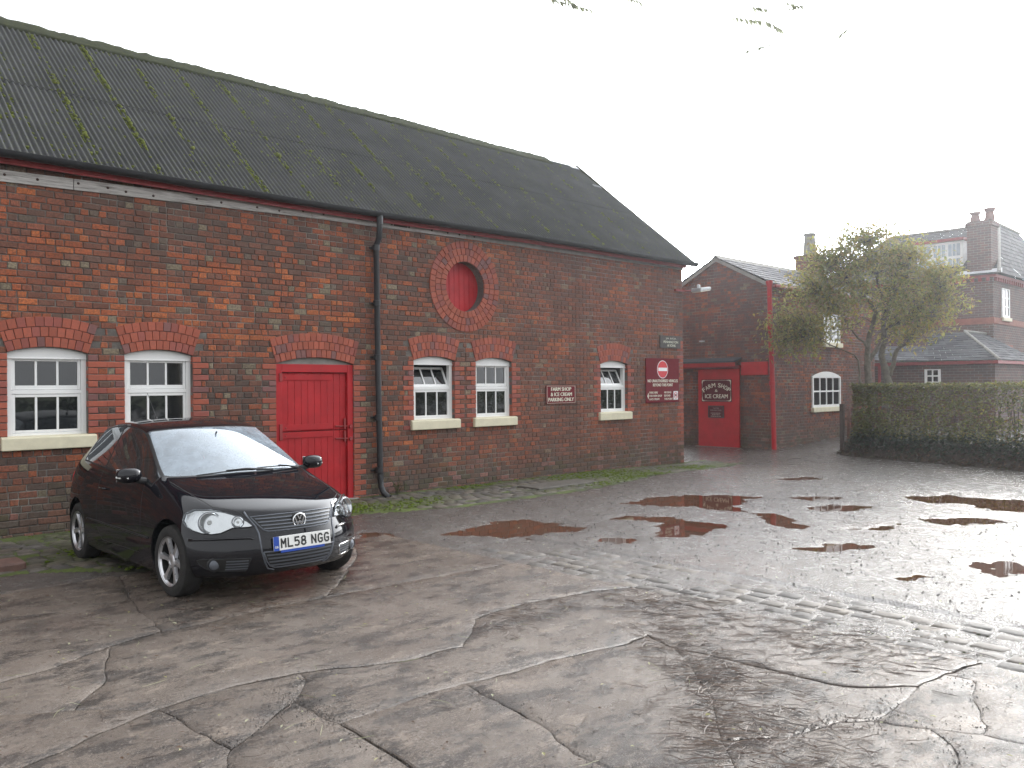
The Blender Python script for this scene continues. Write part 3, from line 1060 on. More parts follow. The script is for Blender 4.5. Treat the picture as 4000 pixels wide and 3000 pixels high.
# ================================================================== GROUND
PUD = [
[(5.99, -3.37), (6.51, -3.22), (7.09, -3.07), (7.51, -3.24), (7.67, -3.67), (7.6, -4.25), (7.24, -4.3), (6.94, -4.22), (6.55, -4.15), (6.35, -3.82)],
[(9.53, -3.17), (10.36, -3.09), (11.03, -3.31), (11.43, -3.73), (11.67, -4.32), (11.06, -4.44), (10.5, -4.55), (10.22, -4.9), (10.05, -5.04), (9.91, -4.7), (10.02, -4.17), (9.66, -3.79)],
[(8.28, -3.93), (8.78, -4.06), (8.95, -4.46), (8.98, -4.88), (8.98, -5.29), (8.89, -5.54), (8.47, -5.48), (7.91, -5.48), (7.73, -5.29), (7.81, -5.03), (8.22, -4.99), (8.48, -4.67), (8.45, -4.32)],
[(7.15, -4.69), (7.48, -4.82), (7.39, -5.22), (7.14, -5.16), (7.02, -4.93)],
[(10.1, -5.02), (10.2, -5.37), (10.01, -5.73), (9.51, -6.18), (9.19, -6.04), (9.49, -5.57)],
[(11.77, -4.58), (12.31, -4.83), (12.43, -5.36), (11.95, -5.3), (11.58, -4.91)],
[(10.98, -5.32), (11.58, -5.48), (11.81, -6.06), (11.28, -6.01), (10.86, -5.76)],
[(13.07, -5.8), (13.81, -6.28), (13.77, -6.94), (14.02, -7.42), (13.3, -7.83), (12.54, -7.65), (12.47, -7.27), (12.78, -6.82), (12.57, -6.39)],
[(10.87, -6.84), (11.58, -7.1), (11.82, -7.62), (11.27, -7.67), (10.75, -7.32)],
[(8.19, -6.66), (8.66, -6.76), (8.92, -7.18), (8.56, -7.21), (8.17, -6.95)],
[(8.69, -8.19), (9.04, -8.33), (9.24, -8.6), (8.63, -8.79), (8.21, -8.57), (8.4, -8.36)],
[(7.51, -7.97), (7.81, -8.01), (7.82, -8.17), (7.57, -8.18), (7.43, -8.06)],
[(5.4, -2.53), (5.66, -2.58), (5.78, -2.93), (5.51, -2.99), (5.32, -2.8)],
[(13.87, -3.16), (14.61, -3.5), (14.65, -4.02), (13.99, -3.73)],
[(9.75, -6.58), (10.11, -6.76), (10.61, -6.83), (10.09, -6.93), (9.71, -6.81)],
]
PBB = [(min(p[0] for p in P) - .5, max(p[0] for p in P) + .5, min(p[1] for p in P) - .5, max(p[1] for p in P) + .5) for P in PUD]

def sdist(P, x, y):
    """signed distance to polygon, negative inside"""
    d = 1e9; ins = False
    n = len(P)
    for i in range(n):
        ax, ay = P[i]; bx, by = P[(i + 1) % n]
        ex, ey = bx - ax, by - ay
        wx, wy = x - ax, y - ay
        t = max(0.0, min(1.0, (wx * ex + wy * ey) / (ex * ex + ey * ey)))
        qx, qy = wx - ex * t, wy - ey * t
        d = min(d, qx * qx + qy * qy)
        if (ay > y) != (by > y) and x < ax + (y - ay) * ex / ey: ins = not ins
    d = math.sqrt(d)
    return -d if ins else d

def apron_edge(x):
    """front edge of the cobbled apron"""
    e = -1.3 - 0.5 * sstep(6.0, 7.8, x) + 0.62 * sstep(10.0, 14.0, x)
    if x < 5.2: e = -1.95 - 0.9 * sstep(2.0, 3.0, x) * (1 - sstep(4.2, 5.2, x))
    return e

SLAB = (-3.0, 5.58, -11.2, -2.9)       # x0 x1 y0 y1
def gz0(x, y):
    """smooth lie of the land"""
    z = -0.045 * math.exp(-((y + 1.6) / 0.85) ** 2) * sstep(-0.5, 1.5, x) * (1 - sstep(4.6, 6.0, x))
    z += 0.045 * max(0.0, x - 20.0) * sstep(-4.5, -1.0, y)
    z -= 0.05 * sstep(12.5, 16.0, x) * sstep(-3.0, -0.5, y) * (1 - sstep(16.5, 19, x))
    z += 0.006 * nz(x * 0.45, y * 0.45, 2.0)
    return z

def gz(x, y):
    z = gz0(x, y)
    z += 0.007 * nz(x * 2.2, y * 2.2, 5.0) + 0.007 * nz(x * 6.5, y * 6.5, 8.0) + 0.006 * nz(x * 13, y * 13, 1.0)
    dmin = 9.0
    for P, b in zip(PUD, PBB):
        if b[0] < x < b[1] and b[2] < y < b[3]:
            dmin = min(dmin, sdist(P, x, y))
    if dmin < 0.5:
        ragged = dmin + 0.13 * nz(x * 3.0, y * 3.0, 4.0) + 0.12 * nz(x * 8, y * 8, 3.0)
        z -= 0.034 * (1 - sstep(-0.20, 0.14, ragged))
    if SLAB[0] < x < SLAB[1] + 0.05 and y < SLAB[3]:
        z -= 0.016
    if 5.5 < x < 6.62 and -9.8 < y < -4.2: z -= 0.03
    if y > apron_edge(x) - 0.05 and y < 0.05 and x < 15.9: z -= 0.035
    return z

def spaced(a, b, fa, fb, fine, grow=1.35):
    out = []
    x = fa
    while x < fb: out.append(x); x += fine
    out.append(fb)
    s = fine * 2; x = fb + s
    while x < b: out.append(x); s = min(s * grow, 4.0); x += s
    out.append(b)
    s = fine * 2; x = fa - s
    lo = []
    while x > a: lo.append(x); s = min(s * grow, 4.0); x -= s
    lo.append(a)
    return lo[::-1] + out

def make_yard_mat():
    t = NT('wet_yard')
    p = t.world()
    big = t.noise(p, 0.55, 5, 0.6)
    mid = t.noise(p, 3.5, 6, 0.65)
    fine = t.noise(p, 48, 5, 0.7)
    st = t.voronoi(p, 55)
    c = t.ramp(big, [(0.3, (0.088, 0.077, 0.069)), (0.55, (0.118, 0.106, 0.097)), (0.75, (0.112, 0.082, 0.068))])
    c = t.mix(t.ramp(mid, [(0.35, 0.55), (0.6, 0)]), c, (0.055, 0.046, 0.042))
    c = t.mix(t.ramp(fine, [(0.58, 0), (0.74, 0.6)]), c, (0.20, 0.185, 0.17))
    sp = t.noise(p, 20, 5, 0.75)
    c = t.mix(t.ramp(sp, [(0.58, 0), (0.68, 0.55)]), c, (0.21, 0.19, 0.17))
    c = t.mix(t.ramp(sp, [(0.32, 0.8), (0.42, 0)]), c, (0.030, 0.026, 0.024))
    t.set(Base_Color=c)
    t.set(Roughness=t.ramp(t.noise(p, 5.0, 5, 0.7), [(0.3, 0.10), (0.52, 0.22), (0.75, 0.42)]))
    t.bsdf.inputs['Specular IOR Level'].default_value = 0.6
    h = t.mix(0.4, t.noise(p, 17, 7, 0.8), t.ramp(st, [(0.0, 1), (0.6, 0)]))
    t.bump(h, 0.9, 0.022)
    return t.mt
M['yard'] = make_yard_mat()

def make_concrete():
    t = NT('wet_concrete')
    p = t.world()
    big = t.noise(p, 0.9, 6, 0.62)
    fine = t.noise(p, 70, 5, 0.7)
    c = t.ramp(big, [(0.28, (0.100, 0.078, 0.063)), (0.5, (0.142, 0.114, 0.094)), (0.72, (0.190, 0.157, 0.131))])
    tan = t.noise(t.mapping(p, (1.0, 2.2, 1.0), (0, 0, 0.1)), 1.4, 8, 0.72)
    c = t.mix(t.ramp(tan, [(0.56, 0), (0.63, 0.75)]), c, (0.255, 0.205, 0.165))
    mud = t.noise(t.mapping(p, (1.0, 2.0, 1.0), (0, 0, 0.25)), 2.0, 10, 0.78)
    mk = t.ramp(mud, [(0.50, 0), (0.56, 0.88)])
    c = t.mix(mk, c, (0.036, 0.030, 0.027))
    c = t.mix(t.ramp(fine, [(0.54, 0), (0.66, 0.55)]), c, (0.26, 0.225, 0.195))
    c = t.mix(t.ramp(t.noise(p, 95, 4, 0.7), [(0.34, 0.8), (0.46, 0)]), c, (0.030, 0.025, 0.022))
    sp = t.noise(p, 27, 4, 0.7)
    c = t.mix(t.ramp(sp, [(0.58, 0), (0.66, 0.5)]), c, (0.235, 0.205, 0.18))
    c = t.mix(t.ramp(sp, [(0.33, 0.7), (0.42, 0)]), c, (0.034, 0.029, 0.026))
    red = t.noise(p, 0.6, 4, 0.6)
    c = t.mix(t.ramp(red, [(0.58, 0), (0.74, 0.28)]), c, (0.105, 0.060, 0.046))
    t.set(Base_Color=c)
    t.set(Roughness=t.ramp(t.noise(p, 3.2, 6, 0.7), [(0.3, 0.13), (0.5, 0.24), (0.72, 0.42)]))
    t.bsdf.inputs['Specular IOR Level'].default_value = 0.5
    br = t.noise(t.mapping(p, (3, 42, 3), (0, 0, 0.25)), 1.0, 3, 0.5)
    h = t.mix(0.2, t.noise(p, 60, 6, 0.8), br)
    h = t.mix(0.35, h, t.noise(p, 24, 7, 0.8))
    t.bump(h, 0.95, 0.016)
    return t.mt
M['concrete'] = make_concrete()
M['grit'] = simple('dark_grit', (0.07, 0.06, 0.053), 0.45, var=0.5, scale=20, bump=1.0, bscale=60)

xs_ = spaced(-60, 70, -0.6, 15.0, 0.055)
ys_ = spaced(-60, 40, -10.2, -0.3, 0.055)
yd = MB()
nx, ny = len(xs_), len(ys_)
vsx = [(x, y, gz(x, y) if (-8 < x < 30 and -16 < y < 6) else gz0(x, y)) for y in ys_ for x in xs_]
fsx = [(j * nx + i, j * nx + i + 1, (j + 1) * nx + i + 1, (j + 1) * nx + i) for j in range(ny - 1) for i in range(nx - 1)]
me = bpy.data.meshes.new('yard'); me.from_pydata(vsx, [], fsx); me.materials.append(M['yard'])
yard = tag(link('yard', me, None, smooth='all'), kind='structure')
def make_field():
    t = NT('rough_grass')
    p = t.world()
    n = t.noise(p, 0.3, 6, 0.7)
    t.set(Base_Color=t.ramp(n, [(0.3, (0.04, 0.055, 0.02)), (0.7, (0.08, 0.095, 0.035))]), Roughness=0.95)
    return t.mt
M['field'] = make_field()
b = MB()
for x0, x1, y0, y1 in ((-900, 900, 39.9, 900), (-900, 900, -900, -59.9), (-900, -59.9, -59.9, 39.9), (69.9, 900, -59.9, 39.9)):
    b.add([(x0, y0, -0.03), (x1, y0, -0.03), (x1, y1, -0.03), (x0, y1, -0.03)], [(0, 1, 2, 3)])
tag(b.build('ground', M['field']), kind='structure')

# puddles: level water lying in the hollows
def make_water():
    t = NT('puddle_water')
    p = t.world()
    t.set(Base_Color=(0.075, 0.038, 0.024, 1), Roughness=0.02)
    t.bsdf.inputs['IOR'].default_value = 1.33
    t.bump(t.noise(p, 9, 2, 0.4), 0.02, 0.01)
    return t.mt
M['water'] = make_water()
def grow(P, d):
    n = len(P); out = []
    cx = sum(p[0] for p in P) / n; cy = sum(p[1] for p in P) / n
    area = sum(P[i][0] * P[(i + 1) % n][1] - P[(i + 1) % n][0] * P[i][1] for i in range(n))
    sg = 1 if area > 0 else -1
    for i in range(n):
        a, b_, c = V(P[i - 1]), V(P[i]), V(P[(i + 1) % n])
        e1, e2 = (b_ - a).normalized(), (c - b_).normalized()
        nn = (V((e1.y, -e1.x)) + V((e2.y, -e2.x))) * sg
        nn = nn.normalized() if nn.length > 1e-4 else V((0, 0))
        out.append((b_.x + nn.x * d, b_.y + nn.y * d))
    return out
for P in PUD:
    Q = grow(P, 0.16)
    cx = sum(p[0] for p in P) / len(P); cy = sum(p[1] for p in P) / len(P)
    z = gz0(cx, cy) - 0.0165
    b = MB(); b.add([(p[0], p[1], z) for p in Q], [tuple(range(len(Q)))])
    o = b.build('puddle', M['water'], None)
    tag(o, kind='structure')

# ---------------------------------------------------------------- cracked concrete slabs
CR = [
[(-3.1, -5.2), (0.69, -5.47), (1.15, -5.38), (1.35, -5.35), (1.6, -5.24), (1.85, -5.1), (2.22, -5.01), (2.55, -5.02), (2.98, -4.96), (3.55, -4.97), (4.21, -5.01), (4.96, -5.07), (5.7, -5.16)],
[(-3.1, -6.2), (0.73, -5.92), (1.03, -5.93), (1.34, -6.14), (1.67, -6.43), (2.11, -6.38), (2.51, -6.45), (2.89, -6.64), (3.17, -6.74), (3.54, -6.76), (3.85, -6.49), (4.01, -6.34), (4.21, -6.29), (4.65, -6.29), (5.33, -6.44), (5.7, -6.62)],
[(2.27, -7.29), (2.45, -7.29), (2.77, -7.28), (3.09, -7.3), (3.42, -7.35), (3.85, -7.38), (4.36, -7.5), (4.59, -7.48), (4.49, -7.79), (4.54, -7.97), (4.56, -8.35), (4.61, -8.85), (4.9, -9.15), (5.21, -9.18), (5.7, -9.28)],
[(2.27, -7.29), (2.26, -7.51), (2.25, -7.68), (2.25, -7.85), (2.24, -7.96), (2.18, -8.37), (2.09, -8.75), (1.7, -11.3)],
[(1.67, -6.43), (1.7, -6.68), (1.7, -6.88), (1.72, -7.05), (1.74, -7.18), (1.54, -7.53), (1.34, -7.85), (0.4, -9.4), (-0.5, -11.3)],
[(1.74, -7.18), (2.0, -7.02), (2.26, -6.84), (2.41, -6.67), (2.51, -6.45)],
[(2.27, -7.29), (2.26, -7.05), (2.26, -6.84)],
[(3.09, -7.3), (3.03, -7.72), (3.0, -7.92), (2.96, -8.13), (2.89, -8.31), (2.86, -8.46), (2.87, -8.57), (2.73, -8.9), (2.5, -9.3), (2.2, -11.3)],
[(4.49, -7.79), (4.21, -8.12), (3.85, -8.48), (3.48, -8.77), (3.28, -8.97), (2.99, -9.26), (2.85, -9.6), (2.7, -11.3)],
[(4.9, -9.15), (4.53, -9.18), (4.26, -9.18), (4.26, -9.27), (4.34, -9.42), (4.45, -9.62), (4.59, -9.6), (4.92, -9.43), (5.23, -9.35), (5.21, -9.18)],
[(4.34, -9.42), (4.14, -9.61), (3.98, -9.66), (3.62, -9.82), (3.35, -10.1), (3.2, -11.3)],
[(4.26, -9.18), (4.08, -9.05), (3.75, -8.97), (3.48, -8.77)],
[(2.22, -5.01), (2.3, -4.32), (2.49, -3.46), (2.65, -2.8)],
[(3.55, -4.97), (4.01, -4.51), (4.67, -3.72), (5.2, -2.8)],
[(1.34, -6.14), (1.61, -5.78), (1.85, -5.1)],
[(-3.1, -7.4), (0.2, -7.0), (1.67, -6.43)],
[(-3.1, -3.9), (0.4, -3.8), (1.5, -3.9), (2.4, -3.95)],
[(4.45, -9.62), (4.6, -10.3), (4.7, -11.3)],
]
def rough_line(pts, step=0.07, amp=0.018, closed=False):
    out = []
    for a, b_ in zip(pts[:-1], pts[1:]):
        a, b_ = V(a), V(b_)
        L = (b_ - a).length
        n = max(1, int(L / step))
        nn = V((-(b_ - a).y, (b_ - a).x)).normalized()
        for k in range(n):
            t = k / n
            p = a.lerp(b_, t)
            w = amp * (0 if k == 0 else 1)
            out.append(p + nn * w * 1.6 * nz(p.x * 5.3, p.y * 5.3, 4.4))
    out.append(V(pts[-1]))
    return out
pts2, ed2 = [], []
bord = [(SLAB[0], SLAB[2]), (SLAB[1], SLAB[2]), (SLAB[1], SLAB[3]), (SLAB[0], SLAB[3]), (SLAB[0], SLAB[2])]
for ln in CR + [bord]:
    q = rough_line(ln)
    b0 = len(pts2)
    pts2 += q
    ed2 += [(b0 + i, b0 + i + 1) for i in range(len(q) - 1)]
ov, oe, of, _, ooe, _ = delaunay_2d_cdt(pts2, ed2, [], 0, 1e-4)
con = {frozenset(e) for e, src in zip(oe, ooe) if src}
emap = {}
for fi, f_ in enumerate(of):
    for k in range(3):
        emap.setdefault(frozenset((f_[k], f_[(k + 1) % 3])), []).append(fi)
seen = set()
regions = []
for f0 in range(len(of)):
    if f0 in seen: continue
    stack, reg = [f0], []
    seen.add(f0)
    while stack:
        fi = stack.pop(); reg.append(fi)
        f_ = of[fi]
        for k in range(3):
            e = frozenset((f_[k], f_[(k + 1) % 3]))
            if e in con: continue
            for g in emap[e]:
                if g not in seen: seen.add(g); stack.append(g)
    regions.append(reg)
def region_loop(reg):
    nxt = {}
    cnt = {}
    for fi in reg:
        f_ = of[fi]
        for k in range(3):
            a, b_ = f_[k], f_[(k + 1) % 3]
            cnt[frozenset((a, b_))] = cnt.get(frozenset((a, b_)), 0) + 1
    for fi in reg:
        f_ = of[fi]
        for k in range(3):
            a, b_ = f_[k], f_[(k + 1) % 3]
            if cnt[frozenset((a, b_))] == 1: nxt[a] = b_
    if not nxt: return None
    best = None
    left = dict(nxt)
    while left:
        s = next(iter(left)); loop = []
        c = s
        while c in left:
            loop.append(c); c = left.pop(c)
        if best is None or len(loop) > len(best): best = loop
    return [tuple(ov[i]) for i in best]
def area2(P): return 0.5 * sum(P[i][0] * P[(i + 1) % len(P)][1] - P[(i + 1) % len(P)][0] * P[i][1] for i in range(len(P)))
for reg in regions:
    cxy = ov[of[reg[0]][0]]
    P = region_loop(reg)
    if not P: continue
    A = area2(P)
    if A < 0: P = P[::-1]; A = -A
    cx = sum(p[0] for p in P) / len(P); cy = sum(p[1] for p in P) / len(P)
    tri = of[reg[len(reg) // 2]]
    tx = sum(ov[i].x for i in tri) / 3; ty = sum(ov[i].y for i in tri) / 3
    if not (SLAB[0] < tx < SLAB[1] and SLAB[2] < ty < SLAB[3]) or A < 0.03: continue
    P0 = []
    for p, g in zip(P, grow(P, -1.0)):
        w = max(0.0012, 0.0025 + 0.005 * nz(p[0] * 4, p[1] * 4, 2.0) + 0.010 * max(0, nz(p[0] * 1.1, p[1] * 1.1, 7.7)))
        P0.append((p[0] + (g[0] - p[0]) * w, p[1] + (g[1] - p[1]) * w))
    P1 = [(p[0] + (g[0] - p[0]) * 0.008, p[1] + (g[1] - p[1]) * 0.014) for p, g in zip(P0, grow(P0, -1.0))]
    off, tx_, ty_ = rnd(-0.003, 0.003), rnd(-0.003, 0.003), rnd(-0.003, 0.003)
    def top(x, y):
        return gz0(x, y) + off + (x - cx) * tx_ + (y - cy) * ty_ + 0.004 * nz(x * 1.8, y * 1.8, 3.3) + 0.002 * nz(x * 7, y * 7, 1.3)
    n = len(P0)
    b = MB()
    vs = [(p[0], p[1], top(*p) - 0.055) for p in P0] + [(p[0], p[1], top(*p) - 0.005 - 0.005 * abs(nz(p[0] * 9, p[1] * 9))) for p in P0]
    fs = [(i, (i + 1) % n, n + (i + 1) % n, n + i) for i in range(n)]
    inner = []
    xa, xb = min(p[0] for p in P1), max(p[0] for p in P1); ya, yb = min(p[1] for p in P1), max(p[1] for p in P1)
    y = ya
    while y < yb:
        x = xa
        while x < xb:
            q = (x + rnd(-.03, .03), y + rnd(-.03, .03))
            if sdist(P1, *q) < -0.05: inner.append(V(q))
            x += 0.14
        y += 0.14
    try:
        tv, te, tf, tov, _, _ = delaunay_2d_cdt([V(p) for p in P1] + inner, [], [list(range(n))], 1, 1e-6)
    except Exception:
        continue
    b.add(vs, fs)
    b0 = len(b.v)
    b.add([(p.x, p.y, top(p.x, p.y)) for p in tv], [tuple(f_) for f_ in tf])
    imap = {}
    for i, srcs in enumerate(tov):
        for s in srcs:
            if s < n: imap[s] = b0 + i
    for i in range(n):
        k = (i + 1) % n
        if i in imap and k in imap and imap[i] != imap[k]:
            b.f.append((n + i, n + k, imap[k], imap[i])); b.c.append((1, 1, 1)); b.m.append(0)
    b.build('concrete_slab', M['concrete'], yard, smooth=True, angle=40)

# ---------------------------------------------------------------- setts and cobbles
def cobble(mb, cx, cy, lx, ly, rot, z, col, h=0.06):
    c, s = math.cos(rot), math.sin(rot)
    def P(u, v, w): return (cx + u * c - v * s, cy + u * s + v * c, w)
    hx, hy = lx / 2, ly / 2
    j = lambda a: a * rnd(0.92, 1.04)
    q = [(-j(hx), -j(hy)), (j(hx), -j(hy)), (j(hx), j(hy)), (-j(hx), j(hy))]
    tilt = (rnd(-.03, .03), rnd(-.03, .03))
    vs = [P(u, v, z - h) for u, v in q] + [P(u, v, z - 0.016 + u * tilt[0] + v * tilt[1]) for u, v in q]
    i1 = [(u * (1 - 0.020 / hx), v * (1 - 0.020 / hy)) for u, v in q]
    vs += [P(u, v, z - 0.004 + u * tilt[0] + v * tilt[1] + rnd(-.002, .002)) for u, v in i1]
    vs.append(P(0, 0, z + 0.006))
    fs = []
    for i in range(4):
        k = (i + 1) % 4
        fs += [(i, k, 4 + k, 4 + i), (4 + i, 4 + k, 8 + k, 8 + i), (8 + i, 8 + k, 12)]
    mb.add(vs, fs, col)
def stone_col(moss=0.0):
    k = rnd(0.75, 1.25)
    c = random.choice(((0.145, 0.124, 0.104), (0.130, 0.113, 0.096), (0.108, 0.098, 0.089), (0.155, 0.130, 0.104)))
    c = tuple(x * k for x in c)
    return tuple(lerp(a, b_, moss) for a, b_ in zip(c, (0.09, 0.115, 0.03)))
def bed(name, mt, fn_poly, z):
    b = MB()
    b.add([(p[0], p[1], z(p[0], p[1])) for p in fn_poly], [tuple(range(len(fn_poly)))])
    return tag(b.build(name, mt), kind='structure')
def make_joint_mat():
    t = NT('mossy_joints')
    p = t.world()
    n = t.noise(p, 1.6, 5, 0.65)
    n2 = t.noise(p, 30, 5, 0.7)
    c = t.ramp(n, [(0.36, (0.05, 0.045, 0.036)), (0.47, (0.065, 0.085, 0.02)), (0.62, (0.11, 0.15, 0.024))])
    c = t.mix(t.ramp(n2, [(0.35, 0.7), (0.6, 0)]), c, (0.04, 0.038, 0.028))
    t.set(Base_Color=c, Roughness=0.9)
    t.bump(n2, 1.0, 0.012)
    return t.mt
M['joint'] = make_joint_mat()
def make_strip_dirt():
    t = NT('sett_joint_dirt')
    p = t.world()
    n = t.noise(p, 2.6, 5, 0.65); n2 = t.noise(p, 40, 5, 0.7)
    c = t.ramp(n, [(0.50, (0.085, 0.071, 0.060)), (0.62, (0.070, 0.066, 0.040)), (0.74, (0.080, 0.098, 0.030))])
    c = t.mix(t.ramp(n2, [(0.35, 0.7), (0.6, 0)]), c, (0.05, 0.045, 0.04))
    t.set(Base_Color=c, Roughness=0.85); t.bsdf.inputs['Specular IOR Level'].default_value = 0.25; t.bump(n2, 1.0, 0.012)
    return t.mt
M['strip_dirt'] = make_strip_dirt()
strip_bed = MB()
ns = 60
vs = []
for i in range(ns + 1):
    y = lerp(-4.1, -9.85, i / ns)
    for k in range(9):
        x = lerp(5.54, 6.58, k / 8) + (0.10 * nz(y * 1.7, 7.0) + 0.06 * nz(y * 6, 3.0) if k == 8 else 0.015 * nz(y * 3, k))
        vs.append((x, y, gz0(x, y) - 0.004 + 0.006 * nz(x * 5, y * 5) + 0.003 * nz(x * 16, y * 16)))
strip_bed.add(vs, [(i * 9 + k, i * 9 + k + 1, (i + 1) * 9 + k + 1, (i + 1) * 9 + k) for i in range(ns) for k in range(8)])
strip = tag(strip_bed.build('sett_strip', M['yard'], smooth='all'), kind='structure')
for r in range(6):
    y = -4.15 - rnd(0, 0.3) - 0.12 * r
    xr = 5.66 + r * 0.158
    while y > -9.75:
        L = rnd(0.17, 0.25)
        drop = 0.35 if r in (0, 5) else 0.10
        if y > -5.2: drop += 0.40
        if random.random() > drop:
            xx = xr + 0.06 * nz(y * 0.5, 1.0) + rnd(-.014, .014)
            sink = 0.026 * max(0, nz(y * 0.9, r * 0.45, 3.0) + 0.05) + (0.004 if y > -4.6 else 0) + rnd(0, 0.005)
            b = MB(); cobble(b, xx, y - L / 2, rnd(0.146, 0.154), L - rnd(0.006, 0.012), rnd(-.05, .05), gz0(xx, y) + 0.010 - sink, stone_col(0.0))
            b.build('sett', M['stone'], strip, smooth=True, angle=60)
        y -= L
sm_ = MB()
for _ in range(260):
    x, y = rnd(5.62, 6.58), rnd(-9.7, -4.3)
    if nz(x * 1.6, y * 1.1, 3.5) < rnd(-0.1, 0.4): continue
    x = 5.58 + round((x - 5.58) / 0.158) * 0.158 + rnd(-.012, .012)
    r = rnd(0.006, 0.016)
    dome(sm_, V((x, y, gz0(x, y) - 0.006)), V((1, 0, 0)), V((0, 0, 1)), r, r * 0.5)
o = sm_.build('joint_moss', M['moss_dark'], strip, smooth='all', recalc=False); o['kind'] = 'stuff'
# cobbled apron along the barn wall
ap = MB()
na = 150
vs = []
for i in range(na + 1):
    x = lerp(-4.0, 16.6, i / na)
    e = apron_edge(min(x, 15.5)) - 0.05
    if x > 15.0: e = -1.15
    for k in range(15):
        y = lerp(e, 0.012, k / 14)
        vs.append((x, y, gz0(x, y) - 0.004 + 0.010 * nz(x * 4, y * 4, 3.0) + 0.006 * nz(x * 14, y * 14, 3.0) + (0.02 if k == 14 else 0) - (0.03 if k == 0 else 0)))
ap.add(vs, [(i * 15 + k, i * 15 + k + 1, (i + 1) * 15 + k + 1, (i + 1) * 15 + k) for i in range(na) for k in range(14)])
apron = tag(ap.build('cobbled_apron', M['joint'], smooth='all'), kind='structure')
cob = []
row = 0
y = -0.06
while y > -2.9:
    wy = rnd(0.125, 0.15)
    x = -3.9 + rnd(0, .2)
    while x < 16.5:
        L = rnd(0.17, 0.27)
        if y - wy > apron_edge(min(x, 15.5)) - 0.02 * nz(x * 3, 2.0) and not (9.7 < x + L / 2 < 11.3 and -1.35 < y - wy / 2 < -0.75):
            cob.append((x + L / 2, y - wy / 2, L - 0.02, wy - 0.018))
        x += L
    y -= wy
cob.sort(key=lambda c: (V((c[0], c[1])) - V((0, -11))).length + (100 if c[0] < 1.7 or (2.7 < c[0] < 5.0 and c[1] < -0.9) else 0))
rest = MB()
for i, c in enumerate(cob):
    mz = max(0.0, min(0.85, 0.48 + 1.3 * nz(c[0] * 0.7, c[1] * 1.2, 5.5)))
    sink = 0.014 * (1 + nz(c[0] * 1.3, c[1] * 1.9, 2.0))
    if random.random() < 0.06: continue
    a = (c[0], c[1], c[2], c[3], rnd(-.04, .04), gz0(c[0], c[1]) + 0.024 - sink, stone_col(mz))
    if i < 320:
        b = MB(); cobble(b, *a); b.build('cobble', M['stone'], apron, smooth=True, angle=60)
    else: cobble(rest, *a)
o = rest.build('cobbles', M['stone'], apron, smooth=True, angle=60); o['kind'] = 'stuff'
b = MB(); b.box(9.75, 11.25, -1.32, -0.78, -0.05, 0.03)
b.build('flagstone', simple('worn_flag', (0.105, 0.095, 0.082), 0.6, var=0.3, scale=8, bump=0.5, bscale=40), apron, bevel=0.012)
b = MB(); b.box(1.2, 2.12, -1.78, -1.42, -0.09, 0.035)
b.build('kerb_stone', simple('red_sandstone', (0.15, 0.085, 0.07), 0.6, var=0.25, scale=9, bump=0.6, bscale=40), apron, bevel=0.02)
mo = MB()
for _ in range(4600):
    x = rnd(1.2, 15.5); y = rnd(apron_edge(x), -0.01)
    if nz(x * 0.7, y * 1.2, 5.5) < rnd(-0.25, 0.25): continue
    r = rnd(0.010, 0.034)
    dome(mo, V((x, y, gz0(x, y) + rnd(0.0, 0.012))), V((1, 0, 0)), V((0, 0, 1)), r, r * 0.6)
o = mo.build('moss', make_moss('ground_moss', (0.055, 0.08, 0.014), (0.14, 0.19, 0.025)), apron, smooth='all', recalc=False); o['kind'] = 'stuff'

# ---------------------------------------------------------------- litter
tw = MB()
def stick(mb, x, y, L, a, r, col, z0=0.02):
    p = []
    k = 3
    bend = rnd(-.5, .5)
    for i in range(k + 1):
        t = i / k - 0.5
        aa = a + bend * t
        px, py = x + math.cos(aa) * L * t, y + math.sin(aa) * L * t
        p.append((px, py, gz0(px, py) + z0 + rnd(0, 0.006)))
    mb.tube(p, [r * 0.6, r, r, r * 0.5], 3, col, cap=False)
BR = ((0.060, 0.036, 0.026), (0.085, 0.05, 0.035), (0.045, 0.03, 0.025), (0.11, 0.07, 0.045))
def along(P):
    i = random.randrange(len(P) - 1)
    return V(P[i]).lerp(V(P[i + 1]), random.random())
drifts = [([(5.35, -6.9), (4.7, -7.6), (4.3, -8.1), (3.9, -8.45), (3.5, -8.8), (3.2, -9.2)], 0.16, 850),
          ([(4.6, -8.2), (4.2, -8.7), (3.7, -9.2), (3.3, -9.6)], 0.17, 420),
          ([(5.4, -7.3), (5.2, -8.2), (5.1, -8.9)], 0.16, 260),
          ([(3.9, -6.6), (4.6, -6.5), (5.4, -6.8), (5.6, -7.6)], 0.16, 330),
          ([(2.4, -4.9), (3.4, -5.0), (4.3, -5.1)], 0.18, 150),
          ([(5.6, -8.0), (5.5, -9.0)], 0.2, 160)]
for P, sp, n in drifts:
    for _ in range(n):
        q = along(P)
        x, y = q.x + random.gauss(0, sp), q.y + random.gauss(0, sp)
        stick(tw, x, y, rnd(0.03, 0.24) * rnd(0.5, 1.0), random.gauss(-0.75, 0.7), rnd(0.0012, 0.0030), random.choice(BR), 0.008)
for _ in range(900):
    x, y = rnd(0.3, 6.5), rnd(-10, -3.2)
    stick(tw, x, y, rnd(0.02, 0.13), rnd(0, 6.28), rnd(0.0008, 0.0019), random.choice(BR), 0.008)
for _ in range(60):
    x, y = rnd(0.6, 5.5), rnd(-9, -4)
    stick(tw, x, y, rnd(0.06, 0.16), rnd(0, 6.28), 0.0011, (0.30, 0.31, 0.16), 0.012)
tag(tw.build('twig_litter', M['twig'], recalc=False), 'brown twigs and straw scattered over the wet concrete', 'twigs', kind='stuff')
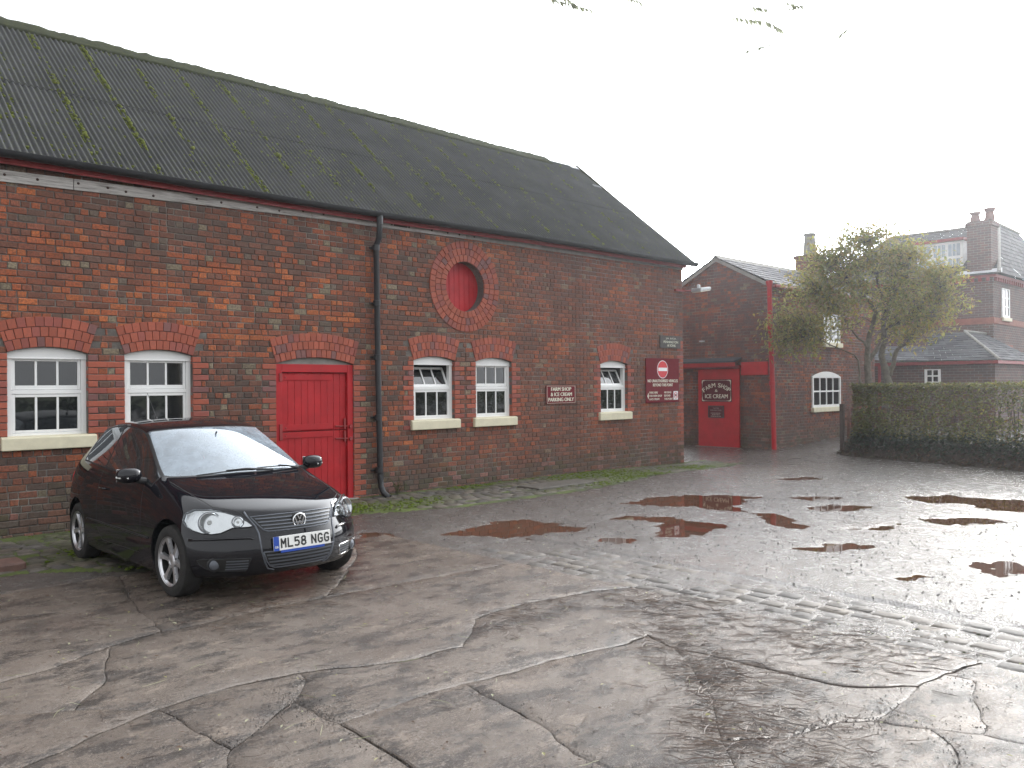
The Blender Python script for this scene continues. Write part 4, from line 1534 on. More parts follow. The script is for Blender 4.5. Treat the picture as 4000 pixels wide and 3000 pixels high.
def leaf(mb, p, d, up, L, w, col, fold=0.25):
    d = d.normalized(); s = d.cross(up)
    if s.length < 1e-4: s = d.orthogonal()
    s.normalize(); u = s.cross(d)
    a = p; t = p + d * L
    m1 = p + d * L * 0.45 + s * w * 0.5 + u * w * fold; m2 = p + d * L * 0.45 - s * w * 0.5 + u * w * fold
    mb.add([a, m1, t, m2, p + d * L * 0.45], [(0, 1, 4), (1, 2, 4), (2, 3, 4), (3, 0, 4)], col)
lf = MB()
for _ in range(560):
    x, y = rnd(0.5, 7.0), rnd(-10, -3.0)
    a = rnd(0, 6.28)
    col = random.choice(((0.42, 0.40, 0.20), (0.50, 0.50, 0.34), (0.10, 0.06, 0.035), (0.12, 0.07, 0.04), (0.09, 0.05, 0.03)))
    leaf(lf, V((x, y, gz0(x, y) + 0.012)), V((math.cos(a), math.sin(a), rnd(0, .2))), V((rnd(-.3, .3), rnd(-.3, .3), 1)), rnd(0.014, 0.042), rnd(0.009, 0.020), col)
tag(lf.build('fallen_leaves', M['leaf'], recalc=False), 'small pale and brown fallen leaves dotted over the yard', 'leaves', kind='stuff')
gr = MB()
GL = [c for c in CR[:14]]
for _ in range(5200):
    q = along(random.choice(GL))
    s = abs(random.gauss(0, 0.13))
    a = rnd(0, 6.28)
    x, y = q.x + math.cos(a) * s, q.y + math.sin(a) * s
    if y < -10.3 or y > -3: continue
    r = rnd(0.0015, 0.0048)
    k = rnd(0.4, 1.3)
    c = V((x, y, gz0(x, y) + rnd(-0.004, 0.006)))
    vs = [c + V((rnd(-r, r), rnd(-r, r), -r)), c + V((r, rnd(-r, r), 0)), c + V((-r * .5, r, 0)), c + V((-r * .6, -r, 0)), c + V((0, 0, r))]
    gr.add(vs, [(0, 2, 1), (0, 3, 2), (0, 1, 3), (4, 1, 2), (4, 2, 3), (4, 3, 1)], (0.06 * k, 0.052 * k, 0.048 * k))
for _ in range(2500):
    x, y = rnd(5, 15), rnd(-9, -2)
    r = rnd(0.004, 0.013)
    k = rnd(0.6, 2.0)
    c = V((x, y, gz(x, y) + r * 0.3))
    vs = [c + V((rnd(-r, r), rnd(-r, r), -r)), c + V((r, rnd(-r, r), 0)), c + V((-r * .5, r, 0)), c + V((-r * .6, -r, 0)), c + V((0, 0, r * .7))]
    gr.add(vs, [(0, 2, 1), (0, 3, 2), (0, 1, 3), (4, 1, 2), (4, 2, 3), (4, 3, 1)], (0.09 * k, 0.082 * k, 0.075 * k))
tag(gr.build('grit', M['stone'], recalc=False), 'dark loose grit along the slab joints and gravel by the puddles', 'grit', kind='stuff')
# ================================================================== LETTERING
def text_mesh(body, bold=0.0):
    cu = bpy.data.curves.new('t', 'FONT')
    cu.body = body; cu.size = 1.0; cu.offset = bold; cu.resolution_u = 3
    ob = bpy.data.objects.new('t', cu)
    me = bpy.data.meshes.new_from_object(ob)
    bpy.data.objects.remove(ob)
    vs = [v.co.copy() for v in me.vertices]; fs = [tuple(p.vertices) for p in me.polygons]
    bpy.data.meshes.remove(me)
    return vs, fs
def text_fit(mb, body, O, U, W, N, u0, u1, w0, w1, bold=0.0, m=0, n=0.003, col=(1, 1, 1), shear=None):
    vs, fs = text_mesh(body)
    if not vs: return
    if bold and m >= 0:
        k = (u1 - u0) / max(1, len(body)) * bold * 4.0
        for d_, e_ in ((-k, 0.0002), (k, 0.0004), (0, 0.0006)):
            text_fit(mb, body, O, U, W, N, u0 + d_, u1 + d_, w0, w1, 0.0, 0, n + e_, col)
        return
    xa, xb = min(v.x for v in vs), max(v.x for v in vs); ya, yb = min(v.y for v in vs), max(v.y for v in vs)
    O, U, W, N = V(O), V(U), V(W), V(N)
    out = []
    for v in vs:
        u = lerp(u0, u1, (v.x - xa) / (xb - xa)); w = lerp(w0, w1, (v.y - ya) / max(1e-6, yb - ya))
        out.append(O + U * u + W * w + N * n)
    mb.add(out, fs, col, m)
def serif_feet(mb, O, U, W, N, u0, u1, w0, w1, n=0.003, k=1.0): pass
def disc(mb, O, U, W, N, cu, cw, r0, r1, n=0.003, col=(1, 1, 1), m=0, seg=28, sx=1.0):
    O, U, W, N = V(O), V(U), V(W), V(N)
    vs = []
    for r in (r0, r1):
        for k in range(seg):
            a = 2 * math.pi * k / seg
            vs.append(O + U * (cu + sx * r * math.cos(a)) + W * (cw + r * math.sin(a)) + N * n)
    if r0 <= 0:
        mb.add(vs[seg:], [tuple(range(seg))], col, m)
    else:
        mb.add(vs, [(k, (k + 1) % seg, seg + (k + 1) % seg, seg + k) for k in range(seg)], col, m)
def flat(mb, O, U, W, N, pts, n=0.003, col=(1, 1, 1), m=0):
    O, U, W, N = V(O), V(U), V(W), V(N)
    mb.add([O + U * p[0] + W * p[1] + N * n for p in pts], [tuple(range(len(pts)))], col, m)
def rect(mb, O, U, W, N, u0, u1, w0, w1, n=0.003, col=(1, 1, 1), m=0):
    flat(mb, O, U, W, N, [(u0, w0), (u1, w0), (u1, w1), (u0, w1)], n, col, m)
M['cream_ink'] = simple('cream_lettering', (0.70, 0.69, 0.56), 0.5, var=0.04)
M['maroon'] = simple('maroon_sign_face', (0.150, 0.010, 0.018), 0.6, var=0.10, spec=0.15)
M['maroon2'] = simple('dark_maroon_panel', (0.085, 0.014, 0.020), 0.6, var=0.15, spec=0.15)
M['sign_red'] = simple('sign_red', (0.60, 0.012, 0.022), 0.4, var=0.05)
M['sign_white'] = simple('sign_white', (0.78, 0.79, 0.80), 0.4, var=0.03)
M['ink'] = simple('black_ink', (0.012, 0.012, 0.012), 0.5)
M['slate_sign'] = simple('weathered_board', (0.060, 0.052, 0.048), 0.55, var=0.35, scale=9)

def sign_board(name, label, u0, u1, w0, w1, face, O, U, W, N, t=0.018):
    s = empty(name, V(O) + V(U) * ((u0 + u1) / 2) + V(W) * w0, label, 'sign')
    b = MB(); c = V(U) * ((u1 - u0) / 2); h = (w1 - w0) / 2
    b.obox(V(W) * h + V(N) * (t / 2), c, V(W) * h, V(N) * (t / 2))
    b.build('board', face, s, bevel=0.003)
    # local origin for print
    return s, -V(U) * ((u0 + u1) / 2) - V(W) * w0 + V(N) * t
# FARM SHOP & ICE CREAM PARKING ONLY
u0, u1, w0, w1 = 11.26, 12.08, 1.385, 1.735
s, lo = sign_board('parking_sign', 'small maroon farm shop and ice cream parking only sign on barn wall', u0, u1, w0, w1, M['maroon'], (0, -0.008, 0), WU, WW, WN)
b = MB()
text_fit(b, 'FARM SHOP', lo, WU, WW, WN, u0 + 0.13, u1 - 0.13, w1 - 0.105, w1 - 0.035, 0.018)
text_fit(b, '& ICE CREAM', lo, WU, WW, WN, u0 + 0.12, u1 - 0.11, w1 - 0.205, w1 - 0.135, 0.018)
text_fit(b, 'PARKING ONLY', lo, WU, WW, WN, u0 + 0.055, u1 - 0.055, w1 - 0.305, w1 - 0.235, 0.018)
b.build('lettering', M['cream_ink'], s, recalc=False)
b = MB()
for a in ((u0 + 0.012, u1 - 0.012, w0 + 0.010, w0 + 0.015), (u0 + 0.012, u1 - 0.012, w1 - 0.015, w1 - 0.010), (u0 + 0.012, u0 + 0.02, w0 + 0.01, w1 - 0.01), (u1 - 0.02, u1 - 0.012, w0 + 0.01, w1 - 0.01)):
    rect(b, lo, WU, WW, WN, *a)
b.build('border_line', M['cream_ink'], s, recalc=False)
# NO UNAUTHORISED VEHICLES
u0, u1, w0, w1 = 14.335, 15.54, 1.345, 2.315
s, lo = sign_board('no_entry_sign', 'large maroon sign with no-entry disc near the barn corner', u0, u1, w0, w1, M['maroon'], (0, -0.008, 0), WU, WW, WN)
uc = u0 + 0.59
b = MB(); disc(b, lo, WU, WW, WN, uc, 2.072, 0, 0.198, 0.003, m=0); b.build('disc_rim', M['sign_white'], s, recalc=False)
b = MB(); disc(b, lo, WU, WW, WN, uc, 2.072, 0, 0.183, 0.005); b.build('red_disc', M['sign_red'], s, recalc=False)
b = MB(); rect(b, lo, WU, WW, WN, uc - 0.16, uc + 0.16, 2.035, 2.11, 0.007); b.build('white_bar', M['sign_white'], s, recalc=False)
b = MB()
text_fit(b, 'NO UNAUTHORISED VEHICLES', lo, WU, WW, WN, u0 + 0.055, u1 - 0.055, 1.79, 1.852, 0.016)
text_fit(b, 'BEYOND THIS POINT', lo, WU, WW, WN, u0 + 0.24, u1 - 0.24, 1.70, 1.762, 0.016)
for i, t in enumerate(('PARK HERE', 'FOR FARM SHOP', '& ICE CREAM')):
    text_fit(b, t, lo, WU, WW, WN, u0 + 0.115, u0 + (0.41, 0.56, 0.46)[i], 1.545 - i * 0.072, 1.588 - i * 0.072, 0.014)
for i, t in enumerate(('NO DOGS', 'BEYOND', 'THIS POINT')):
    text_fit(b, t, lo, WU, WW, WN, u0 + 0.645, u0 + (0.90, 0.87, 0.955)[i], 1.545 - i * 0.072, 1.588 - i * 0.072, 0.014)
flat(b, lo, WU, WW, WN, [(u0 + 0.035, 1.493), (u0 + 0.085, 1.415), (u0 + 0.085, 1.57)])
b.build('lettering', M['cream_ink'], s, recalc=False)
b = MB(); rect(b, lo, WU, WW, WN, u0 + 0.985, u0 + 1.155, 1.40, 1.592); b.build('dog_panel', M['sign_white'], s, recalc=False)
b = MB()
dx, dz = u0 + 1.03, 1.455
flat(b, lo, WU, WW, WN, [(dx, dz), (dx + .012, dz), (dx + .016, dz + .03), (dx + .06, dz + .03), (dx + .064, dz), (dx + .076, dz), (dx + .076, dz + .055), (dx + .092, dz + .075), (dx + .075, dz + .09), (dx + .058, dz + .06), (dx + .01, dz + .06), (dx - .008, dz + .085), (dx - .004, dz + .05)], 0.005)
b.build('dog_symbol', M['ink'], s, recalc=False)
b = MB(); disc(b, lo, WU, WW, WN, u0 + 1.07, 1.496, 0.062, 0.073, 0.007, sx=0.95)
flat(b, lo, WU, WW, WN, [(u0 + 1.015, 1.542), (u0 + 1.025, 1.552), (u0 + 1.122, 1.45), (u0 + 1.112, 1.44)], 0.008)
b.build('prohibition_ring', M['sign_red'], s, recalc=False)
# name board
u0, u1, w0, w1 = 14.85, 15.61, 2.545, 2.825
s, lo = sign_board('name_board', 'weathered dark family name board high by the barn corner', u0, u1, w0, w1, M['slate_sign'], (0, -0.006, 0), WU, WW, WN, 0.022)
b = MB()
text_fit(b, 'J.A. & E.A.', lo, WU, WW, WN, u0 + 0.20, u1 - 0.17, w1 - 0.092, w1 - 0.042, 0.004)
text_fit(b, 'PENNINGTON', lo, WU, WW, WN, u0 + 0.12, u1 - 0.10, w1 - 0.168, w1 - 0.116, 0.004)
text_fit(b, '& SONS', lo, WU, WW, WN, u0 + 0.26, u1 - 0.20, w1 - 0.242, w1 - 0.192, 0.004)
b.build('lettering', M['cream_ink'], s, recalc=False)

# floodlight on the barn corner
fl = empty('floodlight', (15.62, 0.0, 3.86), 'grey floodlight on a red bracket at the barn corner', 'lamp')
b = MB(); b.box(-0.22, 0.13, -0.06, -0.012, -0.02, 0.02); b.tube([(0.1, -0.04, 0), (0.25, -0.28, 0.0)], 0.016); b.build('bracket', M['red_dark'], fl, smooth=True)
b = MB()
b.prism([(0, -0.03), (0.03, 0.045), (0.40, 0.055), (0.43, 0.035), (0.43, 0.0)], (0.12, -0.48, -0.01), (1, 0, 0.1), (-0.1, 0, 1), (0, 1, 0), 0.26)
b.lathe([(0.0, 0.10), (0.035, 0.09), (0.04, 0.05), (0.035, 0.0)], (0.24, -0.35, 0.03), (0, 0, 1), 12)
b.build('housing', M['steel'], fl, bevel=0.008, smooth=True)
b = MB(); b.prism([(0.015, -0.035), (0.43, -0.004), (0.42, -0.03), (0.03, -0.055)], (0.12, -0.465, -0.012), (1, 0, 0.1), (-0.1, 0, 1), (0, 1, 0), 0.23)
b.build('lens', simple('lamp_glass', (0.62, 0.60, 0.52), 0.2, var=0.1), fl, bevel=0.004)

# ================================================================== FARM SHOP BUILDING
FX, FY0, FY1, FAP = 19.92, 0.15, 3.41, 1.78
FE, FR = 4.42, 5.24
shop = empty('farm_shop', (FX, FY0, 0), 'smaller brick building with slate roof, red sliding door and red drainpipe', 'building')
SX = V((-FX, -FY0, 0))
b = MB()
LEN = 6.4
b.prism([(FY1 - FY0, -0.15), (0.01, -0.15), (0.01, FE - 0.05), (FAP - FY0, FR - 0.03), (FY1 - FY0, FE - 0.05)], (0.010, 0, 0), (0, 1, 0), (0, 0, 1), (1, 0, 0), LEN)
swall = b.build('wall', M['mortar'], shop)
def gable_top(z):
    if z < FE: return (-1, 9)
    k = (z - FE) / (FR - FE) * 1.63
    return (k, 3.26 - k)
def shop_colour(u, z):
    c = palette(u + 40, z, 0.02, 4.0)
    c = tuple(lerp(a, d, 0.35) for a, d in zip(c, (0.16, 0.08, 0.066)))
    return base_tint(c, z - 0.1, u)
def blk_gable(za, zb, c):
    zm = (za + zb) / 2
    out = []
    if zm < 2.1: out.append((1.12, 2.30))
    return out
lay_bricks((0, FY1 - FY0, 0), (0, -1, 0), WW, (-1, 0, 0), 0, 3.26, -0.1, -0.1 + COURSE * 66, blk_gable, shop_colour, lambda u, z: -z, swall, top=gable_top, n_single=150)
SWX0, SWX1, SWZ0, SWS, SWC = 22.12 - FX, 23.86 - FX, 1.06, 1.93, 2.08
SUX0, SUX1, SUZ0, SUZ1 = 22.83 - FX, 23.86 - FX, 2.92, 3.75
def blk_side(za, zb, c):
    zm = (za + zb) / 2
    out = []
    if SWZ0 - 0.14 < zm < SWC - 0.04: out.append((SWX0, SWX1))
    if SUZ0 - 0.09 < zm < SUZ1: out.append((SUX0, SUX1))
    return out
lay_bricks((0, 0, 0), WU, WW, WN, 0.0, LEN, -0.1, -0.1 + COURSE * 54, blk_side, shop_colour, lambda u, z: u, swall, n_single=150)
# side windows
def fixed_window(parent, x0, x1, z0, zs, zc, cols, rows, y, sill=True):
    w = empty('window', ((x0 + x1) / 2, y, 0), parent=parent)
    h = (x1 - x0) / 2
    b = MB(); n = 14
    rise = zc - zs
    def az(x):
        if rise <= 0: return zs
        r = (h * h + rise * rise) / (2 * rise)
        return zc - r + math.sqrt(r * r - x * x)
    fw_ = 0.07
    b.box(-h, -h + fw_, -0.03, 0.05, z0, zs); b.box(h - fw_, h, -0.03, 0.05, z0, zs)
    b.box(-h + fw_, h - fw_, -0.029, 0.05, z0, z0 + fw_)
    top = zs - 0.03
    b.prism([(-h, top)] + [(h, top)] + [(h - 2 * h * k / n, az(h - 2 * h * k / n)) for k in range(n + 1)], (0, -0.031, 0), WU, WW, (0, 1, 0), 0.08)
    for i in range(1, cols):
        x = -h + fw_ + (2 * h - 2 * fw_) * i / cols
        b.box(x - 0.02, x + 0.02, -0.02, 0.04, z0 + fw_, top)
    for j in range(1, rows):
        z = lerp(z0 + fw_, top, j / rows)
        b.box(-h + fw_, h - fw_, -0.018, 0.04, z - 0.022, z + 0.022)
    b.build('frame', M['white'], w, bevel=0.004)
    for i in range(cols):
        for j in range(rows):
            xa, xb = lerp(-h + fw_, h - fw_, i / cols) + 0.018, lerp(-h + fw_, h - fw_, (i + 1) / cols) - 0.018
            za, zb = lerp(z0 + fw_, top, j / rows) + 0.018, lerp(z0 + fw_, top, (j + 1) / rows) - 0.018
            g = MB(); g.box(xa, xb, 0.0, 0.006, za, zb); g.build('pane', M['glass'], w)
    if sill:
        s = MB(); s.box(-h - 0.05, h + 0.06, -0.09, 0.04, z0 - 0.13, z0 - 0.002); s.build('sill', M['cream'], w, bevel=0.012)
    return w
fixed_window(shop, SWX0, SWX1, SWZ0, SWS, SWC, 4, 2, -0.005)
fixed_window(shop, SUX0, SUX1, SUZ0, SUZ1, SUZ1, 2, 2, -0.005)
# roof: slates
def slate_slope(parent, A, B, C, D, cw, chh, n_single=0, thick=0.012, tone=1.0, lap=1.25):
    """slates on the quad A(eave left) B(eave right) C(ridge right) D(ridge left); clipped to the quad"""
    A, B, C, D = V(A), V(B), V(C), V(D)
    L = ((D + C) / 2 - (A + B) / 2).length
    rows = max(1, int(L / chh))
    nrm = (B - A).cross(D - A).normalized()
    if nrm.z < 0: nrm = -nrm
    rest = MB(); k = 0
    for r in range(rows):
        t0, t1 = r / rows, min(1.0, (r + lap) / rows)
        p0, p1 = A.lerp(D, t0), B.lerp(C, t0)
        q0, q1 = A.lerp(D, t1), B.lerp(C, t1)
        W_ = (p1 - p0).length
        if W_ < 0.02: continue
        n = max(1, int(W_ / cw))
        off = 0.5 * (r % 2)
        cuts = [0.0] + [(i + off) / n for i in range(0 if off else 1, n)] + [1.0]
        for s0, s1 in zip(cuts[:-1], cuts[1:]):
            if s1 - s0 < 1e-3: continue
            e = 0.003 / W_
            lo_ = thick * rnd(0.7, 1.3)
            a_, b_, c_, d_ = p0.lerp(p1, s0 + e), p0.lerp(p1, s1 - e), q0.lerp(q1, s1 - e), q0.lerp(q1, s0 + e)
            u = nrm * lo_
            j = (b_ - c_).normalized() * rnd(-.006, .006)
            vs = [a_ + u * 1.6 + j, b_ + u * 1.6 + j, c_ + nrm * 0.002, d_ + nrm * 0.002, a_ + u * 0.5 + j, b_ + u * 0.5 + j]
            g = rnd(0.65, 1.35) * tone
            col = (0.062 * g, 0.062 * g, 0.068 * g)
            tgt = MB() if k < n_single else rest
            tgt.add(vs, [(0, 1, 2, 3), (4, 5, 1, 0), (0, 3, 4), (1, 5, 2)], col)
            if tgt is not rest: tgt.build('slate', M['slate'], parent, recalc=False)
            k += 1
    if rest.v:
        o = rest.build('slates', M['slate'], parent, recalc=False); o['kind'] = 'stuff'
sroof = empty('roof', (0, 0, 0), parent=shop)
ey0, ez0 = -0.10, FE - 0.05
slate_slope(sroof, (-0.06, ey0, ez0), (LEN, ey0, ez0), (LEN, FAP - FY0, FR + 0.02), (-0.06, FAP - FY0, FR + 0.02), 0.30, 0.22, 200, tone=1.5)
slate_slope(sroof, (LEN, 3.36, ez0), (-0.06, 3.36, ez0), (-0.06, FAP - FY0, FR + 0.02), (LEN, FAP - FY0, FR + 0.02), 0.3, 0.22, 0)
for i in range(14):
    b = MB()
    x = -0.08 + i * 0.46
    b.prism([(-0.13, -0.05), (0, 0.075), (0.13, -0.05), (0.10, -0.06), (0, 0.035), (-0.10, -0.06)], (x, FAP - FY0, FR + 0.01), (0, 1, 0), (0, 0, 1), (1, 0, 0), 0.452)
    b.build('ridge_tile', M['cement'], sroof, bevel=0.006)
b = MB()
for s in (0, 1):
    y0 = -0.06 if s == 0 else 3.32
    pts = [(y0, ez0 - 0.02), (FAP - FY0, FR - 0.0), (FAP - FY0, FR - 0.10), (y0, ez0 - 0.12)]
    b.prism(pts, (-0.05, 0, 0), (0, 1, 0), (0, 0, 1), (1, 0, 0), 0.035)
b.build('verge', M['cement'], sroof)
b = MB(); b.box(-0.02, LEN, -0.16, -0.04, ez0 - 0.10, ez0 - 0.015); b.build('gutter', M['red_dark'], sroof, bevel=0.02)
b = MB(); b.tube([(-0.10, -0.02, FE - 0.08), (-0.085, -0.03, 3.2), (-0.035, -0.05, 1.6), (0.0, -0.06, -0.02)], 0.062, 14)
b.lathe([(0.06, 0), (0.09, 0.10), (0.09, 0.16)], (-0.10, -0.02, FE - 0.14), (0, 0, 1), 14)
for z, x in ((3.2, -0.085), (1.75, -0.04)):
    b.lathe([(0.062, -0.06), (0.078, -0.05), (0.078, 0.05), (0.062, 0.06)], (x, -0.04, z), (0, 0, 1), 14)
b.build('drainpipe', M['red'], shop, smooth=True)
# chimney of the shop building
b = MB(); b.box(5.05, 5.75, FAP - FY0 - 0.32, FAP - FY0 + 0.32, FR - 0.3, 5.75); b.box(5.0, 5.8, FAP - FY0 - 0.37, FAP - FY0 + 0.37, 5.75, 5.85)
ch = b.build('chimney', M['brickwall'], sroof)
b = MB(); b.lathe([(0.20, 0), (0.21, 0.1), (0.165, 0.62), (0.19, 0.66), (0.19, 0.72), (0.13, 0.72), (0.13, 0.3)], (5.4, FAP - FY0, 5.85), (0, 0, 1), 16)
b.build('chimney_pot', M['cement'], sroof, smooth=True)
# sliding door with its hood
dr = empty('sliding_door', (0, 0, 0), parent=shop)
yA, yB = 2.34 - FY0, 1.05 - FY0
b = MB(); b.box(-0.115, -0.06, yB, yA, 0.02, 2.16); b.build('leaf', M['red'], dr, bevel=0.004)
b = MB(); b.prism([(0.0, 0.0), (0.0, 0.045), (0.36, -0.06), (0.36, -0.105)], (-0.008, yB - 0.03, 2.43), (-1, 0, 0), (0, 0, 1), (0, 1, 0), 2.0); b.build('hood', simple('felt', (0.05, 0.053, 0.058), 0.8, var=0.2), dr)
b = MB(); b.prism([(0.30, 0.0), (0.325, 0.0), (0.325, -0.14), (0.30, -0.14)], (-0.008, yB - 0.01, 2.36), (-1, 0, 0), (0, 0, 1), (0, 1, 0), 1.95); b.build('fascia', M['red'], dr)
b = MB(); b.box(-0.12, -0.035, yB - 0.02, yB + 1.9, 2.18, 2.25); b.build('track', M['red_dark'], dr)
b = MB(); b.box(-0.05, -0.004, 0.08, yB - 0.03, 1.98, 2.33); b.build('lintel_board', M['red'], dr, bevel=0.004)
b = MB(); b.box(-0.14, 0.0, yB - 0.1, yA + 0.1, -0.1, 0.015); b.build('threshold', M['cement'], dr)
b = MB(); b.box(-0.10, -0.015, 2.02, 2.16, 2.93, 2.97); b.build('small_light', M['steel'], shop)
# signs on the sliding door
SO = V((FX - 0.116, 0, 0)); SU, SN = V((0, -1, 0)), V((-1, 0, 0))
u0, u1, w0, w1 = -2.225, -1.265, 1.255, 1.875
s, lo = sign_board('shop_sign', 'ornate maroon farm shop and ice cream sign on red sliding door', u0, u1, w0, w1, M['maroon2'], SO, SU, WW, SN, 0.012)
b = MB()
txt = 'FARM SHOP'
cu, cw, rr = (u0 + u1) / 2, 1.12, 0.60
wid = {'M': 0.125, ' ': 0.06, 'I': 0.05}
tot = sum(wid.get(c, 0.098) for c in txt)
a = -tot / 2
for c in txt:
    w_ = wid.get(c, 0.098)
    if c != ' ':
        am = (a + w_ / 2) / rr
        Ou = lo + SU * (cu + rr * math.sin(am)) + WW * (cw + rr * math.cos(am) - 0.06)
        du = SU * math.cos(am) - WW * math.sin(am); dw = SU * math.sin(am) + WW * math.cos(am)
        text_fit(b, c, Ou, du, dw, SN, -w_ * 0.44, w_ * 0.44, 0, 0.115, 0.006)
    a += w_
text_fit(b, '&', lo, SU, WW, SN, cu - 0.045, cu + 0.045, 1.53, 1.60)
text_fit(b, 'ICE CREAM', lo, SU, WW, SN, u0 + 0.12, u1 - 0.12, 1.355, 1.465, 0.006)
for q in ((u0 + 0.15, u1 - 0.15, w0 + 0.025, w0 + 0.030), (u0 + 0.15, u1 - 0.15, w1 - 0.030, w1 - 0.025), (u0 + 0.025, u0 + 0.03, w0 + 0.13, w1 - 0.13), (u1 - 0.03, u1 - 0.025, w0 + 0.13, w1 - 0.13)):
    rect(b, lo, SU, WW, SN, *q)
for sx in (0, 1):
    for sz in (0, 1):
        for k in range(7):
            t = k / 6
            du = 0.03 + 0.12 * max(0, t - 0.45) / 0.55; dw = 0.03 + 0.12 * max(0, 0.55 - t) / 0.55
            uu = (u0 + du) if sx == 0 else (u1 - du); ww = (w0 + dw) if sz == 0 else (w1 - dw)
            disc(b, lo, SU, WW, SN, uu, ww, 0, 0.022 - 0.014 * abs(t - 0.5) * 2, seg=8)
b.build('lettering', M['cream_ink'], s, recalc=False)
u0, u1, w0, w1 = -2.0, -1.51, 0.815, 1.15
s, lo = sign_board('opening_times_sign', 'small framed winter opening times notice below the ornate shop sign', u0, u1, w0, w1, M['maroon2'], SO, SU, WW, SN, 0.02)
b = MB()
text_fit(b, 'WINTER', lo, SU, WW, SN, u0 + 0.15, u1 - 0.15, w1 - 0.085, w1 - 0.055)
text_fit(b, 'OPENING TIMES', lo, SU, WW, SN, u0 + 0.06, u1 - 0.07, w1 - 0.14, w1 - 0.11)
for i, (p, q) in enumerate(((0.08, 0.09), (0.12, 0.13), (0.08, 0.09))):
    x = u0 + p
    while x < u1 - q:
        l = rnd(0.02, 0.06); rect(b, lo, SU, WW, SN, x, min(x + l, u1 - q), w1 - 0.215 - i * 0.042, w1 - 0.199 - i * 0.042); x += l + 0.012
b.build('lettering', simple('faded_cream', (0.42, 0.36, 0.32), 0.6), s, recalc=False)
b = MB()
for q in ((u0, u1, w0, w0 + 0.02), (u0, u1, w1 - 0.02, w1), (u0, u0 + 0.02, w0 + 0.02, w1 - 0.02), (u1 - 0.02, u1, w0 + 0.02, w1 - 0.02)):
    b.obox(lo + SU * ((q[0] + q[1]) / 2) + WW * ((q[2] + q[3]) / 2) + SN * 0.008, SU * ((q[1] - q[0]) / 2), WW * ((q[3] - q[2]) / 2), SN * 0.008)
b.build('frame', M['slate_sign'], s)

# ================================================================== HOUSE
hs = empty('house', (32.18, -1.51, 0), 'tall brick house with slate roofs, dormer and chimney behind the tree', 'house')
b = MB(); b.box(0, 9, 0, 6.2, 0, 5.58); b.build('wall', M['brickwall_house'], hs)
b = MB(); b.box(-0.03, 9, -0.03, 6.2, 3.80, 4.02); b.build('string_course', simple('terracotta_band', (0.24, 0.09, 0.065), 0.8, var=0.2), hs)
b = MB(); b.box(-0.12, 9, -0.12, 6.2, 5.43, 5.52); b.build('cornice', M['red_dark'], hs)
for i in range(14):
    b = MB(); b.box(-0.10, 0.0, 0.1 + i * 0.25, 0.2 + i * 0.25, 5.30, 5.43); b.build('dentil', M['red_dark'], hs)
    b = MB(); b.box(0.1 + i * 0.25, 0.2 + i * 0.25, -0.10, 0.0, 5.30, 5.43); b.build('dentil', M['red_dark'], hs)
hr = empty('roof', (0, 0, 0), parent=hs)
e = 5.54
AP = (3.8, 0.9, 7.86)
slate_slope(hr, (-0.25, 6.4, e), (-0.25, -0.25, e), AP, (3.8, 5.0, 7.9), 0.32, 0.2, 0, 0.014)
slate_slope(hr, (9.2, 6.4, e), (-0.25, 6.4, e), (3.8, 5.0, 7.9), (6.4, 5.0, 7.84), 0.32, 0.2, 0, 0.014)
slate_slope(hr, (9.2, -0.25, e), (9.2, 6.4, e), (6.4, 5.0, 7.84), (6.4, 0.9, 7.80), 0.32, 0.2, 0, 0.014)
slate_slope(hr, (-0.25, -0.25, e), (9.2, -0.25, e), (6.4, 0.9, 7.80), AP, 0.32, 0.2, 0, 0.014)
b = MB(); b.tube([(-0.27, 6.45, e + 0.03), (3.8, 5.0, 7.94), (3.8, 0.9, 7.90), (-0.27, -0.27, e + 0.03)], 0.06, 8); b.tube([(3.8, 0.9, 7.90), (6.4, 0.9, 7.84)], 0.06, 8); b.build('ridge', M['cement'], hr, smooth=True)
b = MB(); b.box(0.02, 9.0, 0.05, 6.2, e - 0.1, e + 0.02); b.build('roof_deck', M['cement'], hr)
b = MB()
b.box(-0.10, 0.62, 0.02, 0.80, 5.56, 7.25); b.box(-0.15, 0.67, -0.03, 0.85, 7.25, 7.40); b.box(-0.10, 0.62, 0.02, 0.80, 7.40, 7.46)
b.build('chimney', M['brickwall_house'], hr)
for k, (qx, qy, h_) in enumerate(((0.15, 0.60, 0.34), (0.38, 0.20, 0.46))):
    b = MB(); b.lathe([(0.15, 0), (0.17, 0.06), (0.13, h_ * 0.7), (0.18, h_ * 0.85), (0.19, h_), (0.11, h_)], (qx, qy, 7.46), (0, 0, 1), 14)
    b.build('chimney_pot', simple('terracotta_pot', (0.20, 0.10, 0.085), 0.8, var=0.2), hr, smooth=True)
b = MB(); b.prism([(-0.32, 0.0), (0.04, 0.16), (0.04, 0.0)], (-0.0, -0.28, 5.57), (1, 0, 0), (0, 0, 1), (0, 1, 0), 1.35); b.build('flashing', M['lead'], hr)
b = MB(); b.tube([(0.95, 0.20, 6.38), (1.75, 0.02, 5.98), (2.45, -0.16, 5.66)], 0.055, 6); b.build('valley_lead', M['lead'], hr)
dy0, dy1 = 1.15, 2.75
b = MB(); b.box(0.60, 2.2, dy0, dy1, 5.9, 6.95); b.build('dormer', M['slate'], hr)
b = MB(); b.box(0.42, 2.6, dy0 - 0.08, dy1 + 0.1, 6.95, 7.04); b.build('dormer_roof', M['red_dark'], hr)
b = MB(); b.box(0.55, 0.598, dy0, dy1, 5.9, 6.94); b.build('dormer_frame', M['white'], hr)
cg = simple('curtained_glass', (0.33, 0.38, 0.44), 0.2, var=0.15)
